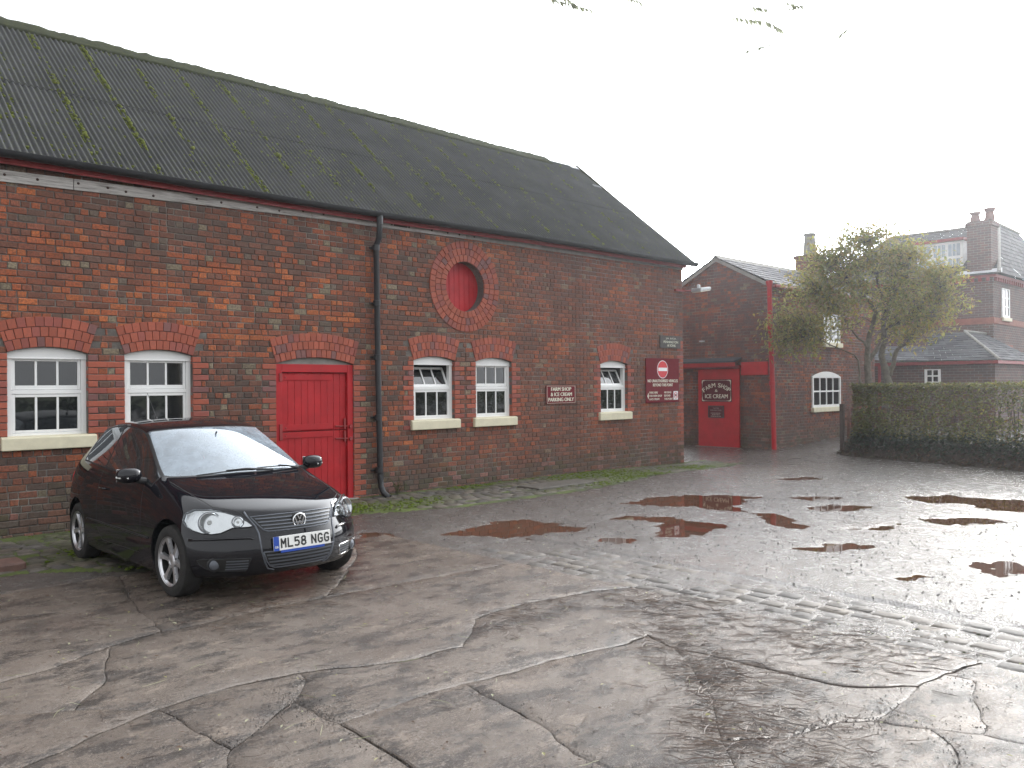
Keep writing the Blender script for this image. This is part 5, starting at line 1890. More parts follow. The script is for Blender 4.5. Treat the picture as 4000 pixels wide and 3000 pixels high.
for i in range(3):
    y0 = dy0 + 0.09 + i * 0.51
    for z0_, z1_ in ((5.98, 6.30), (6.40, 6.84)):
        g = MB(); g.box(0.538, 0.549, y0, y0 + 0.40, z0_, z1_); g.build('pane', cg, hr)
        for q in (0.12, 0.25):
            g = MB(); g.box(0.524, 0.536, y0 + q, y0 + q + 0.025, z0_, z1_); g.build('glazing_bar', M['white'], hr)
fixed_window(hs, 0.85, 1.68, 4.06, 5.10, 5.10, 2, 3, -0.02)
fixed_window(hs, 1.08, 1.98, 2.0, 2.78, 2.78, 2, 3, -0.02)
b = MB(); b.box(0.98, 2.1, -0.02, 0.0, 2.80, 3.10); b.build('lintel', bpy.data.materials['terracotta_band'], hs)
b = MB(); b.obox((3.3, -0.45, 5.75), (0.05, 0, 0), (0.25, 0.0, 0.45), (0.03, 0.2, 0)); b.build('barge_board', M['white'], hr)
# single-storey wing
b = MB(); b.box(-4.15, 0.0, -1.25, 2.7, 0, 2.40); b.build('wing_wall', M['brickwall_house'], hs)
b = MB(); b.box(-4.28, -0.01, -1.38, 2.7, 2.31, 2.41); b.build('wing_gutter', M['red_dark'], hs)
wr = empty('wing_roof', (0, 0, 0), parent=hs)
slate_slope(wr, (-4.3, 0.62, 2.42), (-4.3, -1.4, 2.42), (-2.1, 0.25, 3.42), (-2.1, 1.45, 3.42), 0.34, 0.2, 150, 0.016, 1.4)
slate_slope(wr, (-4.3, -1.4, 2.42), (0.0, -1.4, 2.42), (0.0, 0.25, 3.42), (-2.1, 0.25, 3.42), 0.34, 0.2, 100, 0.016, 1.4)
slate_slope(wr, (-4.32, 2.75, 2.52), (-4.32, 0.62, 2.42), (-3.0, 0.95, 2.95), (-3.0, 2.6, 3.02), 0.34, 0.2, 50, 0.016, 1.9)
b = MB(); b.tube([(-4.32, -1.42, 2.44), (-2.1, 0.25, 3.46), (0, 0.25, 3.46)], 0.045, 8); b.build('hip_ridge', M['cement'], wr, smooth=True)
b = MB(); b.box(-4.15, 0.0, -1.25, 2.7, 2.41, 2.45); b.build('wing_deck', M['cement'], wr)
b = MB(); b.box(-3.0, -0.05, 0.3, 2.65, 2.45, 2.9); b.build('wing_back', M['slate'], wr)
ww_ = fixed_window(hs, -0.24, 0.24, 1.70, 2.17, 2.17, 2, 2, 0)
ww_.location = (-4.17, 0.54, 0); ww_.rotation_euler = (0, 0, R(-90))
b = MB(); b.tube([(-4.24, 2.2, 0), (-4.24, 2.2, 2.4)], 0.05); b.build('downpipe', M['red_dark'], hs)

# ================================================================== HEDGE, FENCE, TREES
def leafy(mb, c, n, rx, ry, rz, L0, L1, cols, droop=0.3, asp=0.5):
    for _ in range(n):
        while True:
            q = V((rnd(-1, 1), rnd(-1, 1), rnd(-1, 1)))
            if q.length < 1: break
        p = c + V((q.x * rx, q.y * ry, q.z * rz))
        d = V((rnd(-1, 1), rnd(-1, 1), rnd(-1, 0.7) - droop))
        k = rnd(0.7, 1.3)
        col = random.choice(cols)
        L = rnd(L0, L1)
        leaf(mb, p, d, V((rnd(-.6, .6), rnd(-.6, .6), 1)), L, L * asp, (col[0] * k, col[1] * k, col[2] * k))
HP = [(19.75, -1.75), (19.35, -2.3), (18.9, -4.1), (18.2, -6.2), (16.9, -9.5), (15.4, -13.2)]
def hedge_pt(t):
    L = [(V(b_) - V(a_)).length for a_, b_ in zip(HP[:-1], HP[1:])]
    s = t * sum(L)
    for i, l in enumerate(L):
        if s <= l or i == len(L) - 1:
            a_, b_ = V(HP[i]), V(HP[i + 1])
            d = (b_ - a_).normalized()
            return a_ + d * s, V((-d.y, d.x)) if (V((-d.y, d.x)).x > 0) else V((d.y, -d.x))
        s -= l
hedge = empty('hedge', (19.4, -2.3, 0), 'long clipped green hedge bordering the right side of the yard', 'hedge')
HO = V((-19.4, 2.3, 0))
HC = ((0.125, 0.145, 0.040), (0.165, 0.17, 0.048), (0.18, 0.155, 0.055), (0.10, 0.115, 0.038), (0.15, 0.16, 0.05))
HY = ((0.28, 0.25, 0.055), (0.19, 0.12, 0.055))
b = MB()
for _ in range(27000):
    t = random.random() ** 1.25
    p, n = hedge_pt(t)
    z = rnd(0.45, 1.70)
    front = random.random()
    dep = 0.35 + (abs(random.gauss(0, 0.06)) if front < 0.62 else rnd(0, 0.8))
    dep -= 0.07 * nz(t * 30, z * 3) 
    topz = 1.70 + 0.035 * nz(t * 25, 3.0) + 0.02 * nz(t * 90, 1.0)
    if front > 0.8: z = topz - abs(random.gauss(0, 0.05)); dep = rnd(0.3, 1.1)
    # thin places at mid height where light shows through
    if 0.85 < z < 1.2 and nz(t * 22, z * 4, 6.0) > 0.12 and random.random() < 0.8: continue
    pp = V((p.x, p.y, 0)) + V((n.x, n.y, 0)) * dep + V((0, 0, min(z, topz)))
    col = random.choice(HY if random.random() < 0.16 + 0.12 * nz(t * 14, z * 2, 2.0) else HC)
    k = rnd(0.65, 1.35)
    L = rnd(0.05, 0.10)
    leaf(b, pp + HO, V((rnd(-1, 1) - n.x, rnd(-1, 1) - n.y, rnd(-.8, .8))), V((rnd(-.5, .5), rnd(-.5, .5), 1)), L, L * 0.6, tuple(x * k for x in col))
b.build('foliage', M['leaf'], hedge, recalc=False)
b = MB()
for i in range(150):
    t = (i + rnd(0, 1)) / 150
    p, n = hedge_pt(t)
    q = V((p.x, p.y, 0)) + V((n.x, n.y, 0)) * rnd(0.5, 0.95) + HO
    h = rnd(1.0, 1.6)
    b.tube([q + V((0, 0, gz0(p.x, p.y) + 0.1)), q + V((rnd(-.12, .12), rnd(-.12, .12), h * 0.5)), q + V((rnd(-.2, .2), rnd(-.2, .2), h))], [0.014, 0.011, 0.005], 4, (0.07, 0.05, 0.038), cap=False)
b.build('stems', M['twig'], hedge, recalc=False)['kind'] = 'stuff'
# earth bank under the hedge, clothed in ivy and dead leaves
bank = MB()
nt, nd = 70, 8
vs = []
for i in range(nt + 1):
    t = i / nt
    p, n = hedge_pt(t)
    for k in range(nd + 1):
        dd = lerp(-0.12, 1.5, k / nd)
        z = 0.42 * sstep(-0.1, 0.55, dd) + 0.05 * nz(t * 40, k * 0.8) * (1 if k > 0 else 0) - 0.03
        vs.append((p.x + n.x * dd, p.y + n.y * dd, gz0(p.x, p.y) + z))
bank.add(vs, [(i * (nd + 1) + k, i * (nd + 1) + k + 1, (i + 1) * (nd + 1) + k + 1, (i + 1) * (nd + 1) + k) for i in range(nt) for k in range(nd)])
M['soil'] = simple('bank_soil', (0.055, 0.042, 0.032), 0.95, var=0.4, scale=8, bump=1.0, bscale=25)
tag(bank.build('bank', M['soil'], smooth='all'), kind='structure')
iv = MB()
for _ in range(9500):
    t = random.random() ** 1.2
    p, n = hedge_pt(t)
    dd = rnd(-0.05, 0.62)
    z = 0.42 * sstep(-0.1, 0.55, dd)
    low = sstep(0.05, 0.32, dd + 0.12 * nz(t * 20, 3.0))
    if random.random() > 0.35 + 0.65 * low: continue
    k = rnd(0.6, 1.3)
    col = random.choice(((0.028, 0.042, 0.022), (0.035, 0.05, 0.026), (0.045, 0.058, 0.03))) if random.random() < low else random.choice(((0.07, 0.045, 0.03), (0.10, 0.062, 0.038), (0.05, 0.05, 0.025)))
    L = rnd(0.05, 0.095)
    leaf(iv, V((p.x + n.x * dd, p.y + n.y * dd, gz0(p.x, p.y) + z + abs(random.gauss(0.0, 0.12)) * low + 0.012)), V((rnd(-1, 1) - n.x, rnd(-1, 1) - n.y, rnd(-.9, .4))), V((-n.x, -n.y, 0.8)), L, L * 0.85, tuple(x * k for x in col))
tag(iv.build('ivy', M['leaf'], recalc=False), 'dark glossy ivy and dead leaves covering the bank below the hedge', 'ivy', kind='stuff')

fence = empty('picket_fence', (20.35, -1.55, 0.0), 'short weathered picket fence at the near end of the hedge', 'fence')
b = MB(); b.box(-0.05, 0.05, -0.05, 0.05, 0.0, 1.22); b.build('post', simple('dark_timber', (0.055, 0.038, 0.03), 0.85, var=0.3, scale=20, bump=0.5), fence, bevel=0.006)
fd = V((0.35, -0.94, 0)).normalized()
for i in range(9):
    q = fd * (0.14 + i * 0.105)
    b = MB(); b.obox(q + V((0, 0, 0.55)), fd * 0.036, (0, 0, 0.55 + rnd(-.02, .02)), V((fd.y, -fd.x, 0)) * 0.009)
    b.build('picket', simple('weathered_picket', (0.17, 0.095, 0.07), 0.85, var=0.3, scale=15) if i == 0 else bpy.data.materials['weathered_picket'], fence, bevel=0.003)
for z in (0.25, 0.85):
    b = MB(); b.obox(fd * 0.55 + V((0, 0, z)) + V((-fd.y, fd.x, 0)) * 0.02, fd * 0.55, (0, 0, 0.03), V((fd.y, -fd.x, 0)) * 0.01)
    b.build('rail', bpy.data.materials['weathered_picket'], fence)

# green bush behind the hedge on the right
bush = empty('bush', (21.0, -6.3, 0.0), 'soft green conifer bush rising behind the far right of the hedge', 'bush')
b = MB()
for k in range(60):
    c = V((rnd(-0.6, 0.6), rnd(-1.6, 0.9), 1.35 + rnd(-0.35, 0.45)))
    leafy(b, c, 45, 0.28, 0.28, 0.16, 0.06, 0.13, ((0.06, 0.10, 0.045), (0.075, 0.12, 0.05), (0.05, 0.085, 0.04)), -0.6, 0.22)
b.build('foliage', M['leaf'], bush, recalc=False)
b = MB(); b.tube([(0, -0.3, 0), (0.05, -0.3, 0.7), (0.0, -0.25, 1.5)], [0.07, 0.06, 0.02], 7); b.build('trunk', M['bark'], bush, smooth=True)

# the little multi-stemmed tree
TK = 0.857
def TP(p): return CAM + (V(p) - CAM) * TK
LIMBS = {
'stemL': [(24.51, -0.45, 1.71), (24.49, -0.43, 1.77), (24.46, -0.41, 2.22), (24.47, -0.41, 2.54), (24.52, -0.46, 3.18), (24.6, -0.54, 3.53), (24.66, -0.6, 3.82), (24.57, -0.51, 4.04)],
'brL': [(24.52, -0.46, 2.41), (24.68, -0.61, 2.73), (24.8, -0.73, 2.99), (24.8, -0.73, 3.5), (24.87, -0.8, 3.98), (25.01, -0.93, 4.45), (25.3, -1.0, 5.3)],
'stemR': [(24.92, -0.84, 1.71), (24.91, -0.83, 1.77), (24.84, -0.76, 2.22), (24.77, -0.7, 2.54), (24.84, -0.77, 3.02), (24.82, -0.75, 3.5), (24.89, -0.82, 3.88), (24.78, -0.71, 4.39), (24.66, -0.61, 4.94), (24.5, -0.5, 5.9)],
'brR': [(24.93, -0.85, 1.93), (25.03, -0.94, 2.28), (25.09, -1.0, 2.66), (25.17, -1.07, 2.79), (25.33, -1.23, 2.92), (25.45, -1.34, 3.23), (25.56, -1.45, 3.55), (25.78, -1.65, 3.87), (26.1, -1.9, 4.5)],
'low': [(24.3, -0.26, 1.75), (24.3, -0.26, 2.03), (24.27, -0.23, 2.42), (24.19, -0.15, 2.58), (23.96, 0.07, 2.72), (23.63, 0.37, 2.9), (23.26, 0.72, 3.19)],
'brR2': [(24.84, -0.77, 3.34), (25.08, -0.99, 3.46), (25.29, -1.19, 3.49), (25.59, -1.48, 3.81)],
'brL2': [(24.47, -0.42, 2.76), (24.4, -0.35, 2.96), (24.29, -0.24, 3.05), (23.96, 0.06, 3.67), (23.55, 0.45, 4.31)],
'up': [(24.66, -0.6, 3.79), (24.52, -0.47, 4.14), (24.29, -0.25, 4.52), (23.73, 0.27, 5.11)]}
RAD = {'stemL': (0.105, 0.04), 'stemR': (0.115, 0.02), 'brL': (0.06, 0.015), 'brR': (0.065, 0.015), 'low': (0.035, 0.01), 'brR2': (0.035, 0.012), 'brL2': (0.04, 0.012), 'up': (0.04, 0.012)}
TB = TP((24.72, -0.65, 1.7)); TB.z = 0.3
tree = empty('tree', TB, 'small multi-stemmed tree with olive autumn leaves behind the hedge', 'tree')
tb = MB(); nodes = []
for k, P in LIMBS.items():
    W_ = [TP(p) - TB for p in P]
    if k in ('stemL', 'stemR', 'low'):
        r0 = V((W_[0].x * 0.5, W_[0].y * 0.5, -0.1))
        W_ = [r0] + W_
    r0, r1 = RAD[k]
    n = len(W_)
    # smooth the run
    sm = []
    for i in range(n - 1):
        sm += [W_[i], W_[i].lerp(W_[i + 1], 0.5) + V((rnd(-.015, .015), rnd(-.015, .015), 0))]
    sm.append(W_[-1])
    tb.tube(sm, [lerp(r0, r1, i / (len(sm) - 1)) for i in range(len(sm))], 9)
    nodes += sm[len(sm) // 3:]
tb.build('trunk', M['bark'], tree, smooth='all')
LOBES = [((24.54, -0.49, 4.85), 1.75, 1.35, 26), ((23.34, 0.64, 4.05), 1.05, 1.15, 15), ((25.85, -1.75, 4.25), 1.0, 1.0, 14), ((24.44, -0.41, 5.75), 1.05, 0.75, 11),
         ((25.35, -1.25, 3.35), 0.85, 0.40, 6), ((22.85, 1.10, 3.30), 0.85, 0.72, 12), ((23.74, 0.26, 4.95), 0.96, 0.8, 11), ((25.34, -1.25, 5.05), 0.96, 0.85, 12)]
tl, tq = MB(), MB()
vd = V((0.687, 0.727, 0)); vr = V((0.727, -0.687, 0))
TCOL = ((0.26, 0.285, 0.075), (0.32, 0.315, 0.082), (0.34, 0.28, 0.09), (0.21, 0.22, 0.068), (0.36, 0.265, 0.10), (0.28, 0.265, 0.078))
for c, rx, rz, n in LOBES:
    c = TP(c) - TB
    for _ in range(int(n * 8.0)):
        while True:
            q = V((rnd(-1, 1), rnd(-1, 1), rnd(-1, 1)))
            if 0.35 < q.length < 1.22: break
        e_ = c + vr * (q.x * rx * TK) + vd * (q.y * min(rx, 1.25) * TK * 0.85) + V((0, 0, q.z * rz * TK))
        s_ = min(nodes, key=lambda m_: (m_ - e_).length)
        mid = s_.lerp(e_, 0.55) + V((rnd(-.1, .1), rnd(-.1, .1), rnd(0, .15)))
        tq.tube([s_, mid, e_], [0.013, 0.008, 0.003], 3, (0.07, 0.06, 0.045), cap=False)
        yellow = e_.z < 1.9 + 0.9 and e_.dot(vr) > 0.2
        for _k in range(21):
            t = rnd(0.45, 1.08)
            p = (mid.lerp(e_, (t - 0.5) * 2) if t > 0.5 else s_.lerp(mid, t * 2)) + V((random.gauss(0, .14), random.gauss(0, .14), random.gauss(0, .13)))
            d = V((rnd(-1, 1), rnd(-1, 1), rnd(-1.1, 0.5)))
            col = random.choice(TCOL)
            if random.random() < 0.05 or (yellow and random.random() < 0.35): col = (0.42, 0.33, 0.06)
            k = rnd(0.65, 1.35)
            L = rnd(0.085, 0.15)
            leaf(tl, p, d, V((rnd(-.6, .6), rnd(-.6, .6), 1)), L, L * 0.42, tuple(x * k for x in col))
tq.build('twigs', M['twig'], tree, recalc=False)
tl.build('crown', M['leaf'], tree, recalc=False)

# tall tree out of frame whose sprays hang into the top of the view
ot = empty('overhanging_tree', (9.6, -13.6, 0), 'leafy sprays of an overhanging tree against the sky at the top', 'tree')
OO = V((-9.6, 13.6, 0))
b = MB(); b.tube([(0, 0, -0.1), (0.02, 0.03, 1.5), (-0.05, 0.1, 3.5), (0.0, 0.2, 6.2), (0.1, 0.2, 8.5)], [0.26, 0.20, 0.17, 0.12, 0.05], 12)
lm = [V((9.58, -13.45, 4.0)), V((8.9, -11.5, 5.3)), V((7.9, -9.4, 5.75)), V((7.0, -8.1, 5.65)), V((6.2, -7.1, 5.6)), V((5.2, -6.2, 5.5))]
b.tube([p + OO for p in lm], [0.11, 0.085, 0.06, 0.045, 0.03, 0.012], 8)
b.build('trunk', M['bark'], ot, smooth='all')
sp = [(5.05, -6.14, 5.01, 5.30, -6.40, 4.90), (5.10, -6.2, 5.05, 5.22, -6.3, 4.95), (6.17, -7.21, 4.83, 6.36, -7.38, 4.80), (6.36, -7.40, 4.80, 6.48, -7.5, 4.72), (6.47, -7.5, 4.62, 6.26, -7.30, 4.55), (6.50, -7.52, 4.95, 6.58, -7.62, 4.92), (6.62, -7.64, 4.93, 6.52, -7.55, 4.90), (6.92, -7.92, 4.76, 6.84, -7.84, 4.68), (6.30, -7.32, 4.92, 6.36, -7.4, 4.90), (5.52, -6.6, 5.0, 5.6, -6.68, 4.97)]
st_, lv_ = MB(), MB()
for (x0, y0, z0, x1, y1, z1) in sp:
    a_, b_ = V((x0, y0, z0)), V((x1, y1, z1))
    s_ = min(lm, key=lambda m_: (m_ - a_).length)
    top_ = s_.lerp(a_, 0.5) + V((0, 0, 0.08))
    st_.tube([s_ + OO, top_ + OO, a_ + OO, b_ + OO], [0.010, 0.006, 0.003, 0.0015], 4, (0.08, 0.07, 0.05), cap=False)
    ax = b_ - a_
    n = max(5, int(ax.length / 0.024))
    for i in range(n):
        for sgn in (-1, 1):
            p = a_.lerp(b_, (i + rnd(0, .6)) / n)
            side = ax.normalized().cross(V((0, 0, 1))).normalized() * sgn
            L = rnd(0.05, 0.085)
            k = rnd(0.8, 1.2)
            leaf(lv_, p + OO, ax.normalized() * 0.7 + side * 0.5 + V((0, 0, -0.7)), V((0, 0, 1)), L, L * 0.4, (0.34 * k, 0.36 * k, 0.26 * k))  # pale colour paints in the bright sky bloom over these sprays
for _ in range(110):
    i = random.randrange(2, len(lm) - 1)
    p = lm[i].lerp(lm[i + 1], random.random())
    e_ = p + V((rnd(-.5, .5), rnd(-.5, .5), rnd(0.15, 0.9)))
    st_.tube([p + OO, e_ + OO], [0.006, 0.002], 3, (0.08, 0.07, 0.05), cap=False)
    for _k in range(14):
        leaf(lv_, p.lerp(e_, rnd(0.3, 1)) + OO + V((rnd(-.05, .05), rnd(-.05, .05), rnd(-.03, .03))), V((rnd(-1, 1), rnd(-1, 1), rnd(-1, .4))), V((0, 0, 1)), rnd(.05, .085), 0.028, (0.13, 0.14, 0.05))
st_.build('twigs', M['twig'], ot, recalc=False)
lv_.build('leaves', M['leaf'], ot, recalc=False)

# trees and hedgerow standing behind the photographer (seen in the panes and paintwork)
bt = MB()
for k in range(46):
    x = -24 + k * 1.25 + rnd(-.5, .5)
    h = 1.1 + 1.0 * max(0, nz(k * 0.35, 8.0)) * 1.6 + rnd(0, 0.4)
    y = -30 + rnd(-1.2, 1.2)
    for _ in range(70):
        c = V((x + random.gauss(0, 0.8), y + random.gauss(0, 0.7), rnd(0.1, h)))
        s = rnd(0.25, 0.6)
        leaf(bt, c, V((rnd(-1, 1), rnd(-1, 1), rnd(-1, 1))), V((0, 0, 1)), s, s * 0.8, random.choice(((0.05, 0.055, 0.022), (0.06, 0.05, 0.028), (0.04, 0.045, 0.02))))
tag(bt.build('hedgerow', M['leaf'], recalc=False), 'dark hedgerow and trees far across the yard, mirrored in the panes', 'hedgerow', kind='stuff')

# a weed growing at the foot of the drainpipe
wd = empty('weed', (7.75, -0.10, 0.0), 'small straggling green weed at the foot of the black drainpipe', 'weed')
b = MB()
for _ in range(16):
    a = rnd(0, 6.28); e_ = V((math.cos(a) * rnd(.05, .26), -abs(math.sin(a)) * rnd(.02, .12), rnd(0.1, 0.33)))
    b.tube([(0, 0, 0), e_ * 0.5 + V((0, 0, 0.05)), e_], [0.003, 0.0025, 0.001], 3, (0.08, 0.10, 0.04), cap=False)
    for _k in range(7):
        leaf(b, e_ * rnd(0.4, 1.0), V((rnd(-1, 1), rnd(-1, 1), rnd(-.2, .8))), V((0, 0, 1)), rnd(.02, .045), .014, (0.09, 0.12, 0.04))
b.build('leaves', M['leaf'], wd, recalc=False)
# ================================================================== CAR
def make_car_paint():
    t = NT('black_car_paint')
    p = t.world()
    t.set(Base_Color=(0.008, 0.008, 0.011, 1))
    t.bsdf.inputs['Specular IOR Level'].default_value = 0.0
    dust = t.noise(p, 5, 5, 0.6)
    t.set(Roughness=t.ramp(dust, [(0.3, 0.10), (0.7, 0.22)]))
    t.bsdf.inputs['Coat Weight'].default_value = 1.0
    t.bsdf.inputs['Coat Roughness'].default_value = 0.035
    t.bsdf.inputs['Coat IOR'].default_value = 1.47
    return t.mt
def make_car_glass(name, tint, refl=1.0, sky_sheen=0.0):
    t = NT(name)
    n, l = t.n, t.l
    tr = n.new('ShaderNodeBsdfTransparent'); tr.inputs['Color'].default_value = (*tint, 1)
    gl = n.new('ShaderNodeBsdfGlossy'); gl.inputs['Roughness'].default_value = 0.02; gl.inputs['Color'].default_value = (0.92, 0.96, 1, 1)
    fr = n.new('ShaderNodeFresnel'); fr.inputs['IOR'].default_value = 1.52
    f2 = t.math('MULTIPLY', fr.outputs[0], refl, True)       # mirror strength, raised beyond both faces on the windscreen
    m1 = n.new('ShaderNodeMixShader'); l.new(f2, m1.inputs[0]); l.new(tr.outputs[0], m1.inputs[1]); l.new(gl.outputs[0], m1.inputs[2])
    if sky_sheen > 0:
        df = n.new('ShaderNodeBsdfDiffuse'); df.inputs['Color'].default_value = (0.58, 0.68, 0.78, 1)  # pale blue diffuse paints in the sky reflected by the glass
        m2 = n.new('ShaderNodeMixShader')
        l.new(t.ramp(t.noise(t.world(), 7, 5, 0.6), [(0.3, sky_sheen * 0.6), (0.7, sky_sheen * 1.4)]), m2.inputs[0])
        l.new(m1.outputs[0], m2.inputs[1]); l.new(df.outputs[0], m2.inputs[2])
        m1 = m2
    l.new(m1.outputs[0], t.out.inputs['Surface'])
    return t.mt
M['paint'] = make_car_paint()
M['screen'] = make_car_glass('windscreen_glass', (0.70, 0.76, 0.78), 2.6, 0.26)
M['side_glass'] = make_car_glass('side_glass', (0.35, 0.40, 0.38), 1.9, 0.02)
M['lens'] = make_car_glass('clear_lens', (0.95, 0.96, 0.96), 1.3, 0.0)
M['trim'] = simple('black_trim', (0.014, 0.014, 0.015), 0.55, var=0.15, scale=20)
M['rubber'] = simple('tyre_rubber', (0.020, 0.019, 0.018), 0.82, var=0.3, scale=18, bump=0.2)
M['alloy'] = simple('alloy_wheel', (0.62, 0.62, 0.64), 0.32, metal=0.85, var=0.12, scale=15)
M['chrome'] = simple('chrome', (0.82, 0.83, 0.84), 0.10, metal=1.0, var=0.03)
M['reflector'] = simple('lamp_reflector', (0.62, 0.63, 0.64), 0.14, metal=0.85, var=0.05)
M['gunmetal'] = simple('grey_trim_strip', (0.11, 0.12, 0.14), 0.35, metal=0.3, var=0.08)
M['cabin'] = simple('cabin_plastic', (0.030, 0.031, 0.033), 0.8, var=0.2)
M['seat'] = simple('seat_cloth', (0.05, 0.052, 0.058), 0.95, var=0.25, scale=40)
M['plate_w'] = simple('white_plate', (0.74, 0.74, 0.72), 0.35, var=0.03)
M['plate_b'] = simple('blue_band', (0.010, 0.055, 0.33), 0.4, var=0.05)

ST = [  # centre x,z | edge x,y,z | S1 | S2 | S3 | S4 | S5
 ((1.90, .715), (1.66, .60, .738), (1.50, .735, .705), (1.52, .778, .585), (1.60, .790, .46), (1.60, .790, .33), (1.56, .745, .175)),
 ((1.62, .812), (1.43, .640, .806), (1.36, .768, .738), (1.38, .810, .61), (1.40, .822, .46), (1.40, .818, .33), (1.38, .780, .168)),
 ((1.22, .897), (1.10, .668, .878), (1.08, .780, .805), (1.08, .826, .66), (1.08, .834, .47), (1.08, .828, .33), (1.08, .790, .165)),
 ((.935, .950), (.78, .690, .952), (.76, .768, .905), (.76, .826, .74), (.76, .834, .48), (.76, .828, .33), (.76, .790, .165)),
 ((.60, 1.185), (.43, .622, 1.165), (.42, .776, .925), (.42, .829, .75), (.42, .836, .49), (.42, .828, .33), (.42, .790, .165)),
 ((.20, 1.388), (.07, .552, 1.358), (.06, .776, .942), (.06, .829, .76), (.06, .836, .49), (.06, .828, .33), (.06, .790, .165)),
 ((-.14, 1.447), (-.20, .556, 1.408), (-.20, .775, .953), (-.20, .829, .765), (-.20, .836, .49), (-.20, .828, .33), (-.20, .790, .165)),
 ((-.45, 1.466), (-.46, .556, 1.420), (-.46, .773, .963), (-.46, .829, .77), (-.46, .836, .49), (-.46, .828, .33), (-.46, .790, .165)),
 ((-.90, 1.458), (-.86, .545, 1.406), (-.86, .764, .988), (-.86, .826, .78), (-.86, .836, .49), (-.86, .828, .33), (-.86, .790, .165)),
 ((-1.36, 1.420), (-1.20, .520, 1.362), (-1.26, .738, 1.03), (-1.24, .812, .80), (-1.24, .834, .50), (-1.24, .826, .34), (-1.24, .79, .175)),
 ((-1.70, 1.065), (-1.58, .620, 1.065), (-1.55, .705, 1.02), (-1.55, .782, .80), (-1.55, .808, .52), (-1.55, .802, .37), (-1.55, .765, .235)),
 ((-1.80, .905), (-1.68, .640, .905), (-1.66, .715, .865), (-1.66, .758, .72), (-1.68, .772, .55), (-1.68, .765, .40), (-1.66, .725, .26)),
]
FR_X = [1.90, 1.955, 1.992, 2.018, 2.022, 1.965]; FR_Z = [.715, .637, .545, .44, .32, .175]
RE_X = [-1.80, -1.825, -1.845, -1.885, -1.885, -1.83]; RE_Z = [.905, .82, .70, .55, .41, .27]
cv, cf, cmat = [], [], []
def addv(p): cv.append(p); return len(cv) - 1
def half_ring(s, sg):
    (x0, z0), (x3, y3, z3) = s[0], s[1]
    out = []
    for f_ in (0, 0.36, 0.72, 1.0):
        out.append((lerp(x0, x3, f_ ** 2.2), sg * y3 * f_, lerp(z0, z3, f_ ** 2.4)))
    out += [(p[0], sg * p[1], p[2]) for p in s[2:]]
    zb = s[-1][2] - 0.01
    out += [(s[-1][0], sg * 0.40, zb), (s[-1][0], 0.0, zb)]
    return out
rings = {}
for sg in (1, -1):
    rings[sg] = []
    for si, s in enumerate(ST):
        r = half_ring(s, sg)
        ids = []
        for k, p in enumerate(r):
            if sg == -1 and k in (0, len(r) - 1): ids.append(rings[1][si][k])
            else: ids.append(addv(p))
        rings[sg].append(ids)
def quad(a, b_, c, d, m, flip):
    cf.append((a, b_, c, d) if not flip else (d, c, b_, a)); cmat.append(m)
NS = len(ST)
for sg in (1, -1):
    for i in range(NS - 1):
        for k in range(10):
            m = 0
            if k < 3 and i in (3, 4): m = 1
            elif k < 3 and i == 9: m = 3
            elif k == 3 and i in (3, 4, 5, 6): m = 2
            elif k == 3 and i in (7, 8): m = 4
            a, b_ = rings[sg][i][k], rings[sg][i][k + 1]
            c, d = rings[sg][i + 1][k + 1], rings[sg][i + 1][k]
            quad(a, b_, c, d, m, sg == -1)
capc = {}
for ends, (X_, Z_, idx) in {'f': (FR_X, FR_Z, 0), 'r': (RE_X, RE_Z, NS - 1)}.items():
    for sg in (1, -1):
        ring = rings[sg][idx]
        grid = [[ring[0], ring[1], ring[2], ring[3]]]
        for r in range(1, 5):
            corner = V(cv[ring[3 + r]])
            rowv = []
            for j, f_ in enumerate((0, 0.36, 0.72)):
                if j == 0 and sg == -1: rowv.append(capc[(ends, r)]); continue
                p = (lerp(X_[r], corner.x, f_ ** 2.5), corner.y * f_, lerp(Z_[r], corner.z, f_ ** 2.0))
                v_ = addv(p); rowv.append(v_)
                if j == 0: capc[(ends, r)] = v_
            rowv.append(ring[3 + r])
            grid.append(rowv)
        # bottom row
        y3 = cv[ring[8]][1]
        if sg == 1:
            capc[(ends, 'b0')] = addv((X_[5], 0, Z_[5]))
        row = [capc[(ends, 'b0')], addv((lerp(X_[5], cv[ring[8]][0], .12), y3 * .36, Z_[5])), addv((lerp(X_[5], cv[ring[8]][0], .46), y3 * .72, Z_[5])), ring[8]]
        grid.append(row)
        for r in range(5):
            for j in range(3):
                quad(grid[r][j], grid[r][j + 1], grid[r + 1][j + 1], grid[r + 1][j], 0, (sg == 1) == (ends == 'r'))
        # close to underside: bottom row -> ring[9], ring[10]
        a = [row[0], row[1], row[2], row[3]]; 
        cf.append((a[0], a[1], ring[9], ring[10]) if (sg == 1) != (ends == 'f') else (ring[10], ring[9], a[1], a[0])); cmat.append(0)
        cf.append((a[1], a[2], a[3], ring[9]) if (sg == 1) != (ends == 'f') else (ring[9], a[3], a[2], a[1])); cmat.append(0)
cme = bpy.data.meshes.new('car_body')
cme.from_pydata(cv, [], cf)
cme.polygons.foreach_set('material_index', cmat)
for nm in ('paint', 'screen', 'side_glass', 'side_glass', 'side_glass', 'trim'): cme.materials.append(M[nm])
bm = bmesh.new(); bm.from_mesh(cme)
bmesh.ops.recalc_face_normals(bm, faces=bm.faces)
cl = bm.edges.layers.float.get('crease_edge') or bm.edges.layers.float.new('crease_edge')
bm.verts.ensure_lookup_table()
def crease(a, b_, w):
    e_ = bm.edges.get((bm.verts[a], bm.verts[b_]))
    if e_: e_[cl] = w
